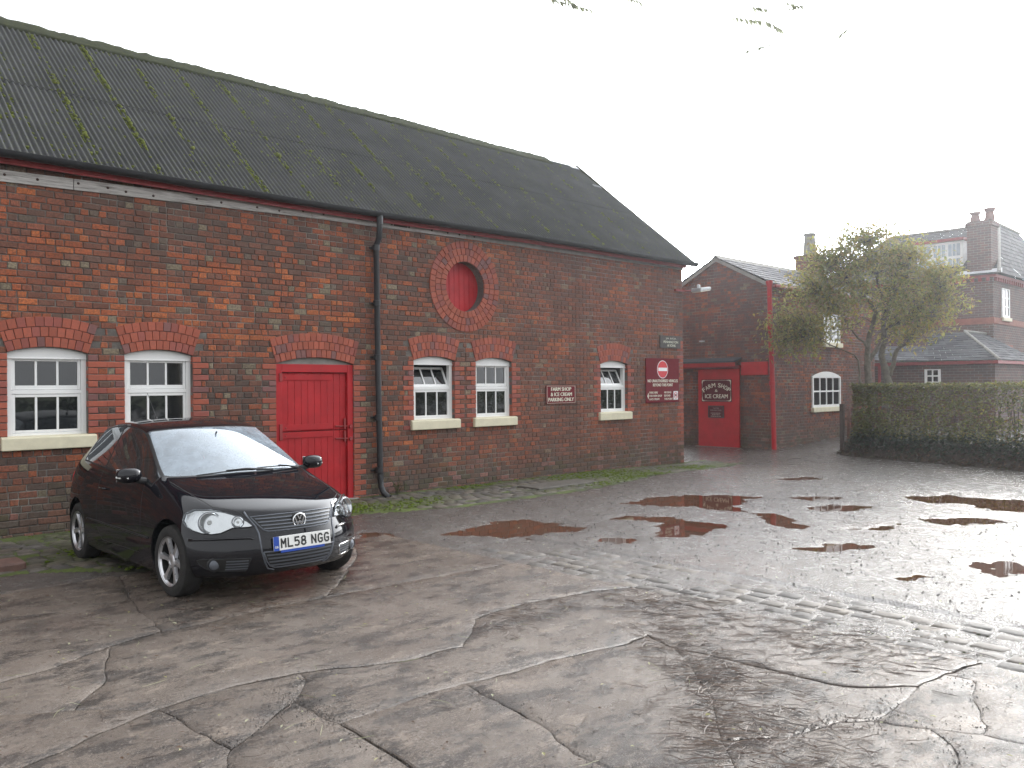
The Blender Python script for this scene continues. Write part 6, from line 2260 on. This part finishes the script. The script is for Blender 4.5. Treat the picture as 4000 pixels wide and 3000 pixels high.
for sg in (1, -1):
    for i in range(NS - 1):
        crease(rings[sg][i][3], rings[sg][i + 1][3], 0.45 if 3 <= i <= 9 else 0.25)
        crease(rings[sg][i][8], rings[sg][i + 1][8], 0.6)
        crease(rings[sg][i][4], rings[sg][i + 1][4], 0.35 if i >= 3 else 0.15)
    for k in range(3):
        crease(rings[sg][3][k], rings[sg][3][k + 1], 0.65)
        crease(rings[sg][5][k], rings[sg][5][k + 1], 0.35)
        crease(rings[sg][9][k], rings[sg][9][k + 1], 0.45)
        crease(rings[sg][10][k], rings[sg][10][k + 1], 0.4)
        crease(rings[sg][0][k], rings[sg][0][k + 1], 0.35)
bm.to_mesh(cme); bm.free()
tmp = bpy.data.objects.new('car_tmp', cme); COL.objects.link(tmp)
ss = tmp.modifiers.new('s', 'SUBSURF'); ss.levels = 3; ss.render_levels = 3
cuts_ = []
for ax_ in (1.2325, -1.2325):
    for sg in (1, -1):
        b = MB(); b.lathe([(0.0, 0), (0.338, 0), (0.338, 0.5), (0.0, 0.5)], (ax_, sg * 0.55, 0.315), (0, sg, 0), 40)
        me = b.mesh('cut', M['trim'])
        bm = bmesh.new(); bm.from_mesh(me); bmesh.ops.remove_doubles(bm, verts=bm.verts, dist=1e-5); bmesh.ops.recalc_face_normals(bm, faces=bm.faces); bm.to_mesh(me); bm.free()
        co = bpy.data.objects.new('cut', me); COL.objects.link(co); cuts_.append(co)
        md = tmp.modifiers.new('b', 'BOOLEAN'); md.operation = 'DIFFERENCE'; md.solver = 'EXACT'; md.object = co
        try: md.material_mode = 'TRANSFER'
        except Exception: pass
dg = bpy.context.evaluated_depsgraph_get()
ev_me = bpy.data.meshes.new_from_object(tmp.evaluated_get(dg))
for co in cuts_ + [tmp]: bpy.data.objects.remove(co)
slot = {i: (m_.name if m_ else '') for i, m_ in enumerate(ev_me.materials)}
bm = bmesh.new(); bm.from_mesh(ev_me)
# glass: inset a rubber margin into every pane region
def regions_of(idx):
    todo = {f_ for f_ in bm.faces if f_.material_index == idx}
    out = []
    while todo:
        st_ = [todo.pop()]; reg = set(st_)
        while st_:
            for e_ in st_.pop().edges:
                for g in e_.link_faces:
                    if g in todo: todo.discard(g); reg.add(g); st_.append(g)
        out.append(reg)
    return out
glass_regs = []
TRIM = 5
for idx, nm in ((1, 'windscreen'), (2, 'door_window'), (4, 'rear_quarter_window'), (3, 'rear_window')):
    for reg in regions_of(idx):
        reg = [f_ for f_ in reg if f_.is_valid]
        r1 = bmesh.ops.inset_region(bm, faces=reg, thickness=0.016, depth=-0.0015, use_even_offset=True)
        for f_ in r1['faces']: f_.material_index = TRIM
        glass_regs.append((nm, [f_ for f_ in reg if f_.is_valid and f_.material_index == idx]))
bm.normal_update()
bvh = BVHTree.FromBMesh(bm)
CARX, CARY, CARZ = 3.45, -2.80, -0.030
car = empty('car', (CARX, CARY, CARZ), 'black three-door hatchback parked nose out beside the red stable door', 'car')
car.rotation_euler = (0, -R(1.0), R(-90.0))
for nm, fl_ in glass_regs:
    b = MB(); idm = {}
    for f_ in fl_:
        ids = []
        for v_ in f_.verts:
            if v_ not in idm: idm[v_] = len(b.v); b.v.append(tuple(v_.co))
            ids.append(idm[v_])
        b.f.append(tuple(ids)); b.c.append((1, 1, 1)); b.m.append(0)
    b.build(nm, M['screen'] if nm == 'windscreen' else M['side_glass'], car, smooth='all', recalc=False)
bmesh.ops.delete(bm, geom=[f_ for _, l_ in glass_regs for f_ in l_], context='FACES')
bme = bpy.data.meshes.new('body'); bm.to_mesh(bme); bm.free()
for m_ in (M['paint'], M['paint'], M['paint'], M['paint'], M['paint'], M['trim']): bme.materials.append(m_)
body = link('body', bme, car, smooth=True, angle=32)

def px(y, z, off=0.0):
    """point on the nose seen from straight ahead"""
    h = bvh.ray_cast(V((3, y, z)), V((-1, 0, 0)))
    return (h[0] + h[1] * off) if h[0] is not None else V((1.6, y, z))
def pside(x, z, sg, off=0.0):
    h = bvh.ray_cast(V((x, sg * 2, z)), V((0, -sg, 0)))
    return (h[0] + h[1] * off) if h[0] is not None else V((x, sg * .8, z))
def ptop(x, y, off=0.0):
    h = bvh.ray_cast(V((x, y, 3)), V((0, 0, -1)))
    return (h[0] + h[1] * off) if h[0] is not None else V((x, y, 1))
def patch(poly, off, name, mt, parent, step=0.025, fn=None, skirt=0.0):
    """a skin laid over the bodywork inside a front-view outline"""
    fn = fn or px
    dense = []
    for i in range(len(poly)):
        a, c = V(poly[i]), V(poly[(i + 1) % len(poly)])
        n = max(1, int((c - a).length / step))
        dense += [a.lerp(c, k / n) for k in range(n)]
    ya, yb = min(p.x for p in dense), max(p.x for p in dense); za, zb = min(p.y for p in dense), max(p.y for p in dense)
    inner = []
    y = ya
    P = [tuple(p) for p in dense]
    while y < yb:
        z = za
        while z < zb:
            if sdist(P, y, z) < -step * 0.5: inner.append(V((y, z)))
            z += step
        y += step
    tv, te, tf, tov, _, _ = delaunay_2d_cdt(dense + inner, [], [list(range(len(dense)))], 1, 1e-6)
    b = MB(); b.add([fn(p.x, p.y, off) for p in tv], [tuple(f_) for f_ in tf])
    if skirt:
        m = {}
        for i, s_ in enumerate(tov):
            for q in s_:
                if q < len(dense): m[q] = i
        b0 = len(b.v)
        b.v += [tuple(fn(p.x, p.y, off - skirt)) for p in dense]
        nn = len(dense)
        for i in range(nn):
            k = (i + 1) % nn
            if i in m and k in m:
                b.f.append((m[i], m[k], b0 + k, b0 + i)); b.c.append((1, 1, 1)); b.m.append(0)
    return b.build(name, mt, parent, smooth=True, angle=40)
def strip_on(pts, r, name, mt, parent, off=0.0, fn=None, n=6):
    fn = fn or px
    P = []
    for a, c in zip(pts[:-1], pts[1:]):
        k = max(2, int((V(c) - V(a)).length / 0.03))
        P += [V(a).lerp(V(c), i / k) for i in range(k)]
    P.append(V(pts[-1]))
    b = MB(); b.tube([fn(p.x, p.y, off) for p in P], r, n)
    return b.build(name, mt, parent, smooth='all')
mir = lambda P, s: [(p[0] * s, p[1]) for p in P]
HL = [(.365, .600), (.40, .640), (.455, .682), (.53, .715), (.61, .732), (.69, .728), (.742, .700), (.762, .650), (.757, .605), (.733, .578), (.69, .556), (.635, .548), (.58, .556), (.54, .575), (.505, .592), (.455, .594), (.40, .594)]
GU = [(-.372, .672), (-.18, .678), (.18, .678), (.372, .672), (.335, .612), (.298, .566), (.26, .553), (-.26, .553), (-.298, .566), (-.335, .612)]
GLW = [(-.318, .392), (.318, .392), (.292, .318), (.262, .276), (.22, .258), (-.22, .258), (-.262, .276), (-.292, .318)]
FI = [(.405, .352), (.70, .358), (.733, .345), (.715, .310), (.675, .276), (.60, .258), (.43, .252)]
gr_ = patch(GU, 0.002, 'upper_grille', M['ink'], car)
for z in (.652, .626, .600, .574):
    w = .372 - (.672 - z) * .62 - .02
    o = patch([(-w, z - .0045), (w, z - .0045), (w + .004, z + .0045), (-w - .004, z + .0045)], 0.010, 'grille_bar', M['gunmetal'], gr_, 0.05, skirt=0.010)
gl_ = patch(GLW, 0.002, 'lower_grille', M['ink'], car)
for z in (.366, .338, .310, .282):
    w = .318 - (.392 - z) * .40 - .015
    patch([(-w, z - .005), (w, z - .005), (w + .002, z + .005), (-w - .002, z + .005)], 0.010, 'grille_bar', M['gunmetal'], gl_, 0.05, skirt=0.010)
strip_on(GU + [GU[0]], 0.006, 'grille_surround', M['gunmetal'], car, 0.002)
strip_on(GLW + [GLW[0]], 0.006, 'intake_surround', M['gunmetal'], car, 0.002)
for s in (1, -1):
    # headlamp
    hl = patch(mir(HL, s), 0.002, 'headlight', M['reflector'], car)
    for (cy, cz, r, nm) in ((.632, .638, .083, 'main_lamp'), (.462, .638, .043, 'indicator_lamp')):
        c = px(s * cy, cz, 0.0)
        nrm = (px(s * cy, cz, 0.02) - c).normalized(); nrm = (nrm + V((0.9, 0, 0))).normalized()
        b = MB(); b.lathe([(r, -0.012), (r, 0.016), (r - .006, 0.020), (r - .010, 0.014), (r * .72, -0.006), (r * .45, -0.018), (r * .22, -0.022), (0.0, -0.022)], c, nrm, 28)
        b.build(nm, M['reflector'], hl, smooth=True)
        b = MB(); b.lathe([(r - .002, 0.010), (r + .001, 0.0185), (r + .006, 0.0175), (r + .007, 0.004)], c, nrm, 28); b.build('lamp_rim', M['gunmetal'], hl, smooth=True)
        b = MB(); b.lathe([(r * .24, -0.006), (r * .24, 0.006), (r * .18, 0.012), (0, 0.013)], c, nrm, 14); b.build('bulb', M['plate_w'], hl, smooth=True)
    patch(mir(HL, s), 0.024, 'lens', M['lens'], hl, skirt=0.020)
    strip_on(mir(HL + [HL[0]], s), 0.004, 'lamp_seal', M['trim'], hl, 0.004)
    # grey lines of the V-shaped front
    strip_on(mir([(.405, .712), (.392, .675), (.352, .60), (.338, .545), (.335, .47), (.330, .40), (.305, .31), (.272, .252), (.22, .238)], s), 0.0075, 'front_moulding', M['gunmetal'], car, 0.0)
    strip_on(mir([(.385, .500), (.40, .512), (.55, .514), (.70, .510), (.765, .505)], s), 0.011, 'bumper_strip', M['paint'], car, 0.003)
    fi = patch(mir(FI, s), 0.002, 'side_intake', M['ink'], car)
    for z in (.335, .313, .291, .271):
        patch(mir([(.42, z - .004), (.565, z - .004), (.565, z + .004), (.42, z + .004)], s), 0.008, 'grille_bar', M['gunmetal'], fi, 0.05, skirt=0.008)
    strip_on(mir(FI + [FI[0]], s), 0.005, 'intake_edge', M['chrome'] if s == 1 else M['trim'], fi, 0.001)
    c = px(s * .635, .310, 0.0)
    b = MB(); b.lathe([(.056, -.012), (.056, .006), (.046, .012), (.040, .004), (.02, -.004), (0, -.004)], c, (1, s * .45, 0), 24); b.build('fog_lamp_bezel', M['trim'], fi, smooth=True)
    b = MB(); b.lathe([(.041, .004), (.036, .012), (.02, .018), (0, .020)], c, (1, s * .45, 0), 20); b.build('fog_lamp', M['gunmetal'], fi, smooth=True)
# badge
bc = px(0, .617, 0.0); BU, BW, BN = V((0, 1, 0)), V((0, 0, 1)), V((1, 0, 0))
BO = V((bc.x + 0.006, 0, .617))
bd = MB(); bd.lathe([(0.0, .006), (.060, .006), (.068, 0.0), (.068, -.02)], BO, BN, 36)
bdg = bd.build('badge', M['ink'], car, smooth=True)
b = MB(); b.lathe([(.050, .006), (.052, .011), (.056, .012), (.060, .010), (.061, .006)], BO, BN, 40); b.build('badge_ring', M['chrome'], bdg, smooth='all')
def bar2(mb, a, c, w):
    a, c = V(a), V(c); d = (c - a).normalized(); n = V((-d.y, d.x)) * w / 2
    mb.prism([tuple(a - n), tuple(c - n), tuple(c + n), tuple(a + n)], BO + BN * 0.0065, BU, BW, BN, 0.005)
b = MB()
bar2(b, (-.019, .048), (0, .008), .0085); bar2(b, (.019, .048), (0, .008), .0085)
bar2(b, (-.041, .031), (-.0165, -.042), .0085); bar2(b, (-.0185, -.045), (-.0005, -.001), .0085)
bar2(b, (.041, .031), (.0165, -.042), .0085); bar2(b, (.0185, -.045), (.0005, -.001), .0085)
b.build('badge_letters', M['chrome'], bdg)
# number plate
pc = max(px(0, .46).x, px(.2, .46).x, px(0, .42).x) + 0.006
PO = V((pc, 0, .455)); tl_ = V((-0.10, 0, 1)).normalized(); PN = V((1, 0, 0.10)).normalized()
b = MB(); b.obox(PO, (0, .262, 0), tl_ * .057, PN * .003); npl = b.build('number_plate', M['plate_w'], car, bevel=0.003)
b = MB(); rect(b, PO, BU, tl_, PN, -.262, -.212, -.057, .057, 0.0038); b.build('blue_band', M['plate_b'], npl, recalc=False)
b = MB()
GLY = {'M': [[(0, 0), (0, 1), (.5, .45), (1, 1), (1, 0)]], 'L': [[(0, 1), (0, 0), (1, 0)]],
       '5': [[(.95, 1), (.08, 1), (.05, .56), (.55, .62), (.9, .52), (1, .3), (.85, .06), (.5, 0), (.05, .06)]],
       '8': [[(.5, .53), (.12, .62), (.08, .88), (.35, 1), (.65, 1), (.92, .88), (.88, .62), (.5, .53), (.95, .4), (1, .14), (.7, 0), (.3, 0), (0, .14), (.05, .4), (.5, .53)]],
       'N': [[(0, 0), (0, 1), (1, 0), (1, 1)]], 'G': [[(.98, .86), (.72, 1), (.3, 1), (.03, .8), (0, .5), (.03, .2), (.3, 0), (.72, 0), (.98, .12), (.98, .45), (.58, .45)]]}
def glyph(ch, u, w, h, t):
    for P in GLY[ch]:
        Q = [V((u + t / 2 + p[0] * (w - t), -h / 2 + t / 2 + p[1] * (h - t))) for p in P]
        for i_, (p, q) in enumerate(zip(Q[:-1], Q[1:])):
            d = (q - p).normalized(); n_ = V((-d.y, d.x)) * t / 2; x_ = d * t * .42
            flat(b, PO, BU, tl_, PN, [tuple(p - n_ - x_), tuple(q - n_ + x_), tuple(q + n_ + x_), tuple(p + n_ - x_)], 0.0046 + 0.00002 * i_)
uu = -.199
for ch in 'ML58 NGG':
    if ch == ' ': uu += .034; continue
    glyph(ch, uu, .050, .079, .0135); uu += .0605
b.build('registration', M['ink'], npl, recalc=False)
b = MB(); text_fit(b, 'GB', PO, BU, tl_, PN, -.252, -.222, -.036, -.018, 0.01, n=0.0052); b.build('country_code', M['plate_w'], npl, recalc=False)
b = MB(); b.obox(PO - tl_ * .066, (0, .20, 0), tl_ * .010, PN * .003); b.build('plate_holder', M['plate_b'], npl)
# bonnet and door shut lines
strip_on([(1.865, .36), (1.60, .585), (1.30, .625), (.90, .655)], 0.0032, 'bonnet_line', M['ink'], car, -0.001, ptop)
strip_on([(1.865, -.36), (1.60, -.585), (1.30, -.625), (.90, -.655)], 0.0032, 'bonnet_line', M['ink'], car, -0.001, ptop)
for s in (1, -1):
    f2 = lambda x, z, off, s=s: pside(x, z, s, off)
    strip_on([(.62, .90), (.66, .70), (.66, .40), (.60, .30), (-.40, .30), (-.52, .42), (-.54, .70), (-.50, .955)], 0.0032, 'door_line', M['ink'], car, -0.001, f2)
    strip_on([(.84, .455), (.3, .465), (-.82, .475)], 0.010, 'rubbing_strip', M['trim'], car, 0.002, f2)
    hp_ = pside(-.36, .80, s)
    b = MB(); b.tube([hp_ + V((.09, s * .004, 0)), hp_ + V((.07, s * .028, .004)), hp_ + V((-.05, s * .028, .004)), hp_ + V((-.08, s * .004, 0))], 0.011, 8)
    b.build('door_handle', M['paint'], car, smooth='all')
    # mirror
    mc = V((.60, s * .905, .985))
    b = MB()
    nu, nv = 16, 10
    vs = []
    for i in range(nv + 1):
        th = math.pi * i / nv
        for j in range(nu):
            ph = 2 * math.pi * j / nu
            def se(v_, e_): return math.copysign(abs(v_) ** e_, v_)
            vs.append(mc + V((0.075 * se(math.sin(th), .7) * se(math.cos(ph), .7) * (1 if math.cos(ph) > 0 else .45), 0.105 * se(math.cos(th), .75), 0.068 * se(math.sin(th), .7) * se(math.sin(ph), .8))))
    b.add(vs, [(i * nu + j, i * nu + (j + 1) % nu, (i + 1) * nu + (j + 1) % nu, (i + 1) * nu + j) for i in range(nv) for j in range(nu)])
    mo_ = b.build('door_mirror', M['paint'], car, smooth='all')
    b = MB(); b.tube([mc + V((0, -s * .06, -.045)), V((.60, s * .76, .925))], [0.028, 0.034], 10); b.build('mirror_arm', M['trim'], mo_, smooth=True)
    b = MB(); b.obox(mc + V((-.036, 0, 0)), (.002, 0, 0), (0, .088, 0), (0, 0, .055)); b.build('mirror_glass', M['chrome'], mo_, bevel=0.002)
    b = MB(); b.tube([mc + V((.066, s * .02, -.02)), mc + V((.045, s * .085, -.015)), mc + V((.01, s * .103, -.01))], 0.010, 6); b.build('repeater', M['plate_w'], mo_, smooth=True)
# wipers
def wiper(pivot, tip_a, tip_b):
    b = MB()
    def q(p, off): return ptop(p[0], p[1], off)
    P = [q((lerp(tip_a[0], tip_b[0], k / 8), lerp(tip_a[1], tip_b[1], k / 8)), 0.014) for k in range(9)]
    b.tube(P, 0.0065, 5)
    mid = q(((tip_a[0] + tip_b[0]) / 2, (tip_a[1] + tip_b[1]) / 2), 0.026)
    b.tube([q(pivot, 0.018), q(((pivot[0] * .4 + (tip_a[0] + tip_b[0]) * .3), (pivot[1] * .4 + (tip_a[1] + tip_b[1]) * .3)), 0.034), mid], [0.012, 0.009, 0.006], 6)
    b.build('wiper', M['trim'], car, smooth=True)
wiper((.925, .30), (.895, -.42), (.905, .12))
wiper((.865, .60), (.885, .16), (.80, .62))
# aerial
b = MB(); a0 = ptop(-1.18, 0.0, 0.0); b.tube([a0, a0 + V((-.02, 0, .03))], [0.016, 0.010], 8); b.tube([a0 + V((-.01, 0, .02)), a0 + V((-.28, 0, .30))], [0.004, 0.0025], 6); b.build('aerial', M['trim'], car, smooth=True)
# rear lamps and plate
for s in (1, -1):
    b = MB(); P = []
    for (x, z) in ((-1.58, .98), (-1.60, .86), (-1.63, .76)): P.append(pside(x, z, s, 0.004))
    b.tube(P, [0.004, 0.006, 0.004], 8); b.build('tail_light', M['sign_red'], car, smooth='all')
# cabin
b = MB(); b.box(.35, .88, -.66, .66, .55, .86); b.prism([(.30, .80), (.95, .84), (.95, .88), (.55, .93), (.30, .90)], (0, -.68, 0), (1, 0, 0), (0, 0, 1), (0, 1, 0), 1.36); b.build('dashboard', M['cabin'], car, bevel=0.02)
b = MB(); sc_ = V((.22, -.36, .90)); ax_ = V((-.85, 0, .5)).normalized()
s1 = ax_.orthogonal().normalized(); s2 = ax_.cross(s1)
b.tube([sc_ + (s1 * math.cos(2 * math.pi * k / 24) + s2 * math.sin(2 * math.pi * k / 24)) * .175 for k in range(25)], 0.016, 8, cap=False)
b.tube([sc_ - s1 * .17, sc_ + s1 * .17], 0.018, 6); b.tube([sc_, sc_ - ax_ * .3], 0.03, 8); b.lathe([(0.0, .02), (.06, .01), (.065, -.02)], sc_, ax_, 14)
b.build('steering_wheel', M['cabin'], car, smooth=True)
for s in (1, -1):
    b = MB()
    b.prism([(.28, .36), (.30, .50), (-.18, .46), (-.20, .34)], (0, s * .36 - .25, 0), (1, 0, 0), (0, 0, 1), (0, 1, 0), .50)
    b.prism([(-.10, .46), (-.34, 1.02), (-.44, 1.02), (-.26, .42)], (0, s * .36 - .23, 0), (1, 0, 0), (0, 0, 1), (0, 1, 0), .46)
    b.prism([(-.34, 1.06), (-.38, 1.24), (-.46, 1.24), (-.44, 1.06)], (0, s * .36 - .13, 0), (1, 0, 0), (0, 0, 1), (0, 1, 0), .26)
    b.build('front_seat', M['seat'], car, bevel=0.04, seg=3)
b = MB(); b.prism([(-.75, .34), (-.75, .50), (-1.15, .46), (-1.38, 1.0), (-1.46, 1.0), (-1.35, .34)], (0, -.6, 0), (1, 0, 0), (0, 0, 1), (0, 1, 0), 1.2); b.build('rear_seat', M['seat'], car, bevel=0.03)
b = MB(); b.obox(V((.34, 0, 1.27)), (.01, 0, .0), (0, .11, 0), (0.006, 0, .032)); b.tube([(.34, 0, 1.29), (.37, 0, 1.33)], .008); b.build('interior_mirror', M['cabin'], car, bevel=0.01)
b = MB(); sk = ptop(.80, .60, -.004); sd_ = (ptop(.74, .60, -.004) - sk).normalized()
b.obox(sk + sd_ * .05 + V((0, -.03, -.002)), (0, .036, 0), sd_ * .036, (0, 0, .0006)); b.build('parking_disc', M['plate_w'], car)
b = MB(); b.obox((.62, -.16, .925), (.10, .02, .004), (-.03, .13, 0), (0, 0, .006)); b.build('paper_on_dashboard', M['plate_w'], car)
# wheels
def wheel(ax_x, s):
    c = V((ax_x, s * .715, .298))
    w = empty('wheel', c, parent=car)
    b = MB()
    b.lathe([(.200, -.085), (.215, -.092), (.262, -.095), (.288, -.080), (.298, -.05), (.299, 0), (.298, .05), (.288, .080), (.262, .095), (.215, .092), (.200, .085)], (0, 0, 0), (0, s, 0), 48)
    for k in (-.045, -.015, .015, .045): b.lathe([(.3005, k - .004), (.2995, k), (.3005, k + .004)], (0, 0, 0), (0, s, 0), 48)
    b.build('tyre', M['rubber'], w, smooth=True)
    b = MB()
    b.lathe([(.187, .068), (.200, .083), (.206, .090), (.207, .083), (.203, .078)], (0, 0, 0), (0, s, 0), 48)
    bb = MB(); bb.lathe([(.188, -.085), (.183, .0), (.187, .068)], (0, 0, 0), (0, s, 0), 48); bb.build('rim_barrel', M['trim'], w, smooth=True)
    A_ = V((0, s, 0))
    for k in range(6):
        a = 2 * math.pi * k / 6 + 0.12
        u = V((math.cos(a), 0, math.sin(a))); t_ = V((-math.sin(a), 0, math.cos(a)))
        secs = [(.045, .030, .064), (.09, .021, .066), (.14, .022, .070), (.175, .030, .074), (.196, .040, .078)]
        vs = []
        for (r, hw_, n_) in secs:
            vs += [u * r - t_ * hw_ + A_ * (n_ - .028), u * r - t_ * hw_ * .75 + A_ * n_, u * r + t_ * hw_ * .75 + A_ * n_, u * r + t_ * hw_ + A_ * (n_ - .028)]
        fs = []
        for i in range(len(secs) - 1):
            for j in range(4):
                fs.append((i * 4 + j, i * 4 + (j + 1) % 4, (i + 1) * 4 + (j + 1) % 4, (i + 1) * 4 + j))
        b.add(vs, fs)
    b.lathe([(.060, .040), (.060, .066), (.050, .072), (.030, .074), (.028, .070), (0, .070)], (0, 0, 0), (0, s, 0), 24)
    b.build('rim', M['alloy'], w, smooth=True, angle=30)
    b = MB(); b.lathe([(.13, .01), (.13, .018), (.05, .018)], (0, 0, 0), (0, s, 0), 30); b.lathe([(.185, -.02), (.0, -.02)], (0, 0, 0), (0, s, 0), 30); b.build('brake_disc', M['rust_iron'], w)
    b = MB()
    for k in range(5):
        a = 2 * math.pi * k / 5
        b.lathe([(.009, .060), (.009, .071), (0, .073)], V((math.cos(a) * .042, 0, math.sin(a) * .042)), (0, s, 0), 8)
    b.build('wheel_bolt', M['trim'], w)
    return w
for s in (1, -1):
    for ax_x in (1.2325, -1.2325):
        w = wheel(ax_x, s)
        if ax_x > 0: w.rotation_euler = (0, R(14), R(3.0))

# ================================================================== HAZE
hz = MB(); hz.box(-62, 72, -62, 42, -1.2, 9.4)
haze = hz.build('haze', M['white'])
hm = bpy.data.materials.new('glare_mist'); hm.use_nodes = True
hn = hm.node_tree.nodes; hn.clear()
ho = hn.new('ShaderNodeOutputMaterial'); hv = hn.new('ShaderNodeVolumePrincipled')
hv.inputs['Color'].default_value = (0.92, 0.95, 1.0, 1)
hv.inputs['Density'].default_value = 0.0013  # thin scatter added to mimic veiling glare, strongest towards the sun
hv.inputs['Anisotropy'].default_value = 0.82
hm.node_tree.links.new(hv.outputs[0], ho.inputs['Volume'])
haze.data.materials.clear(); haze.data.materials.append(hm)
tag(haze, 'thin bright mist, added to mimic veiling glare towards the sun', 'haze', kind='stuff')
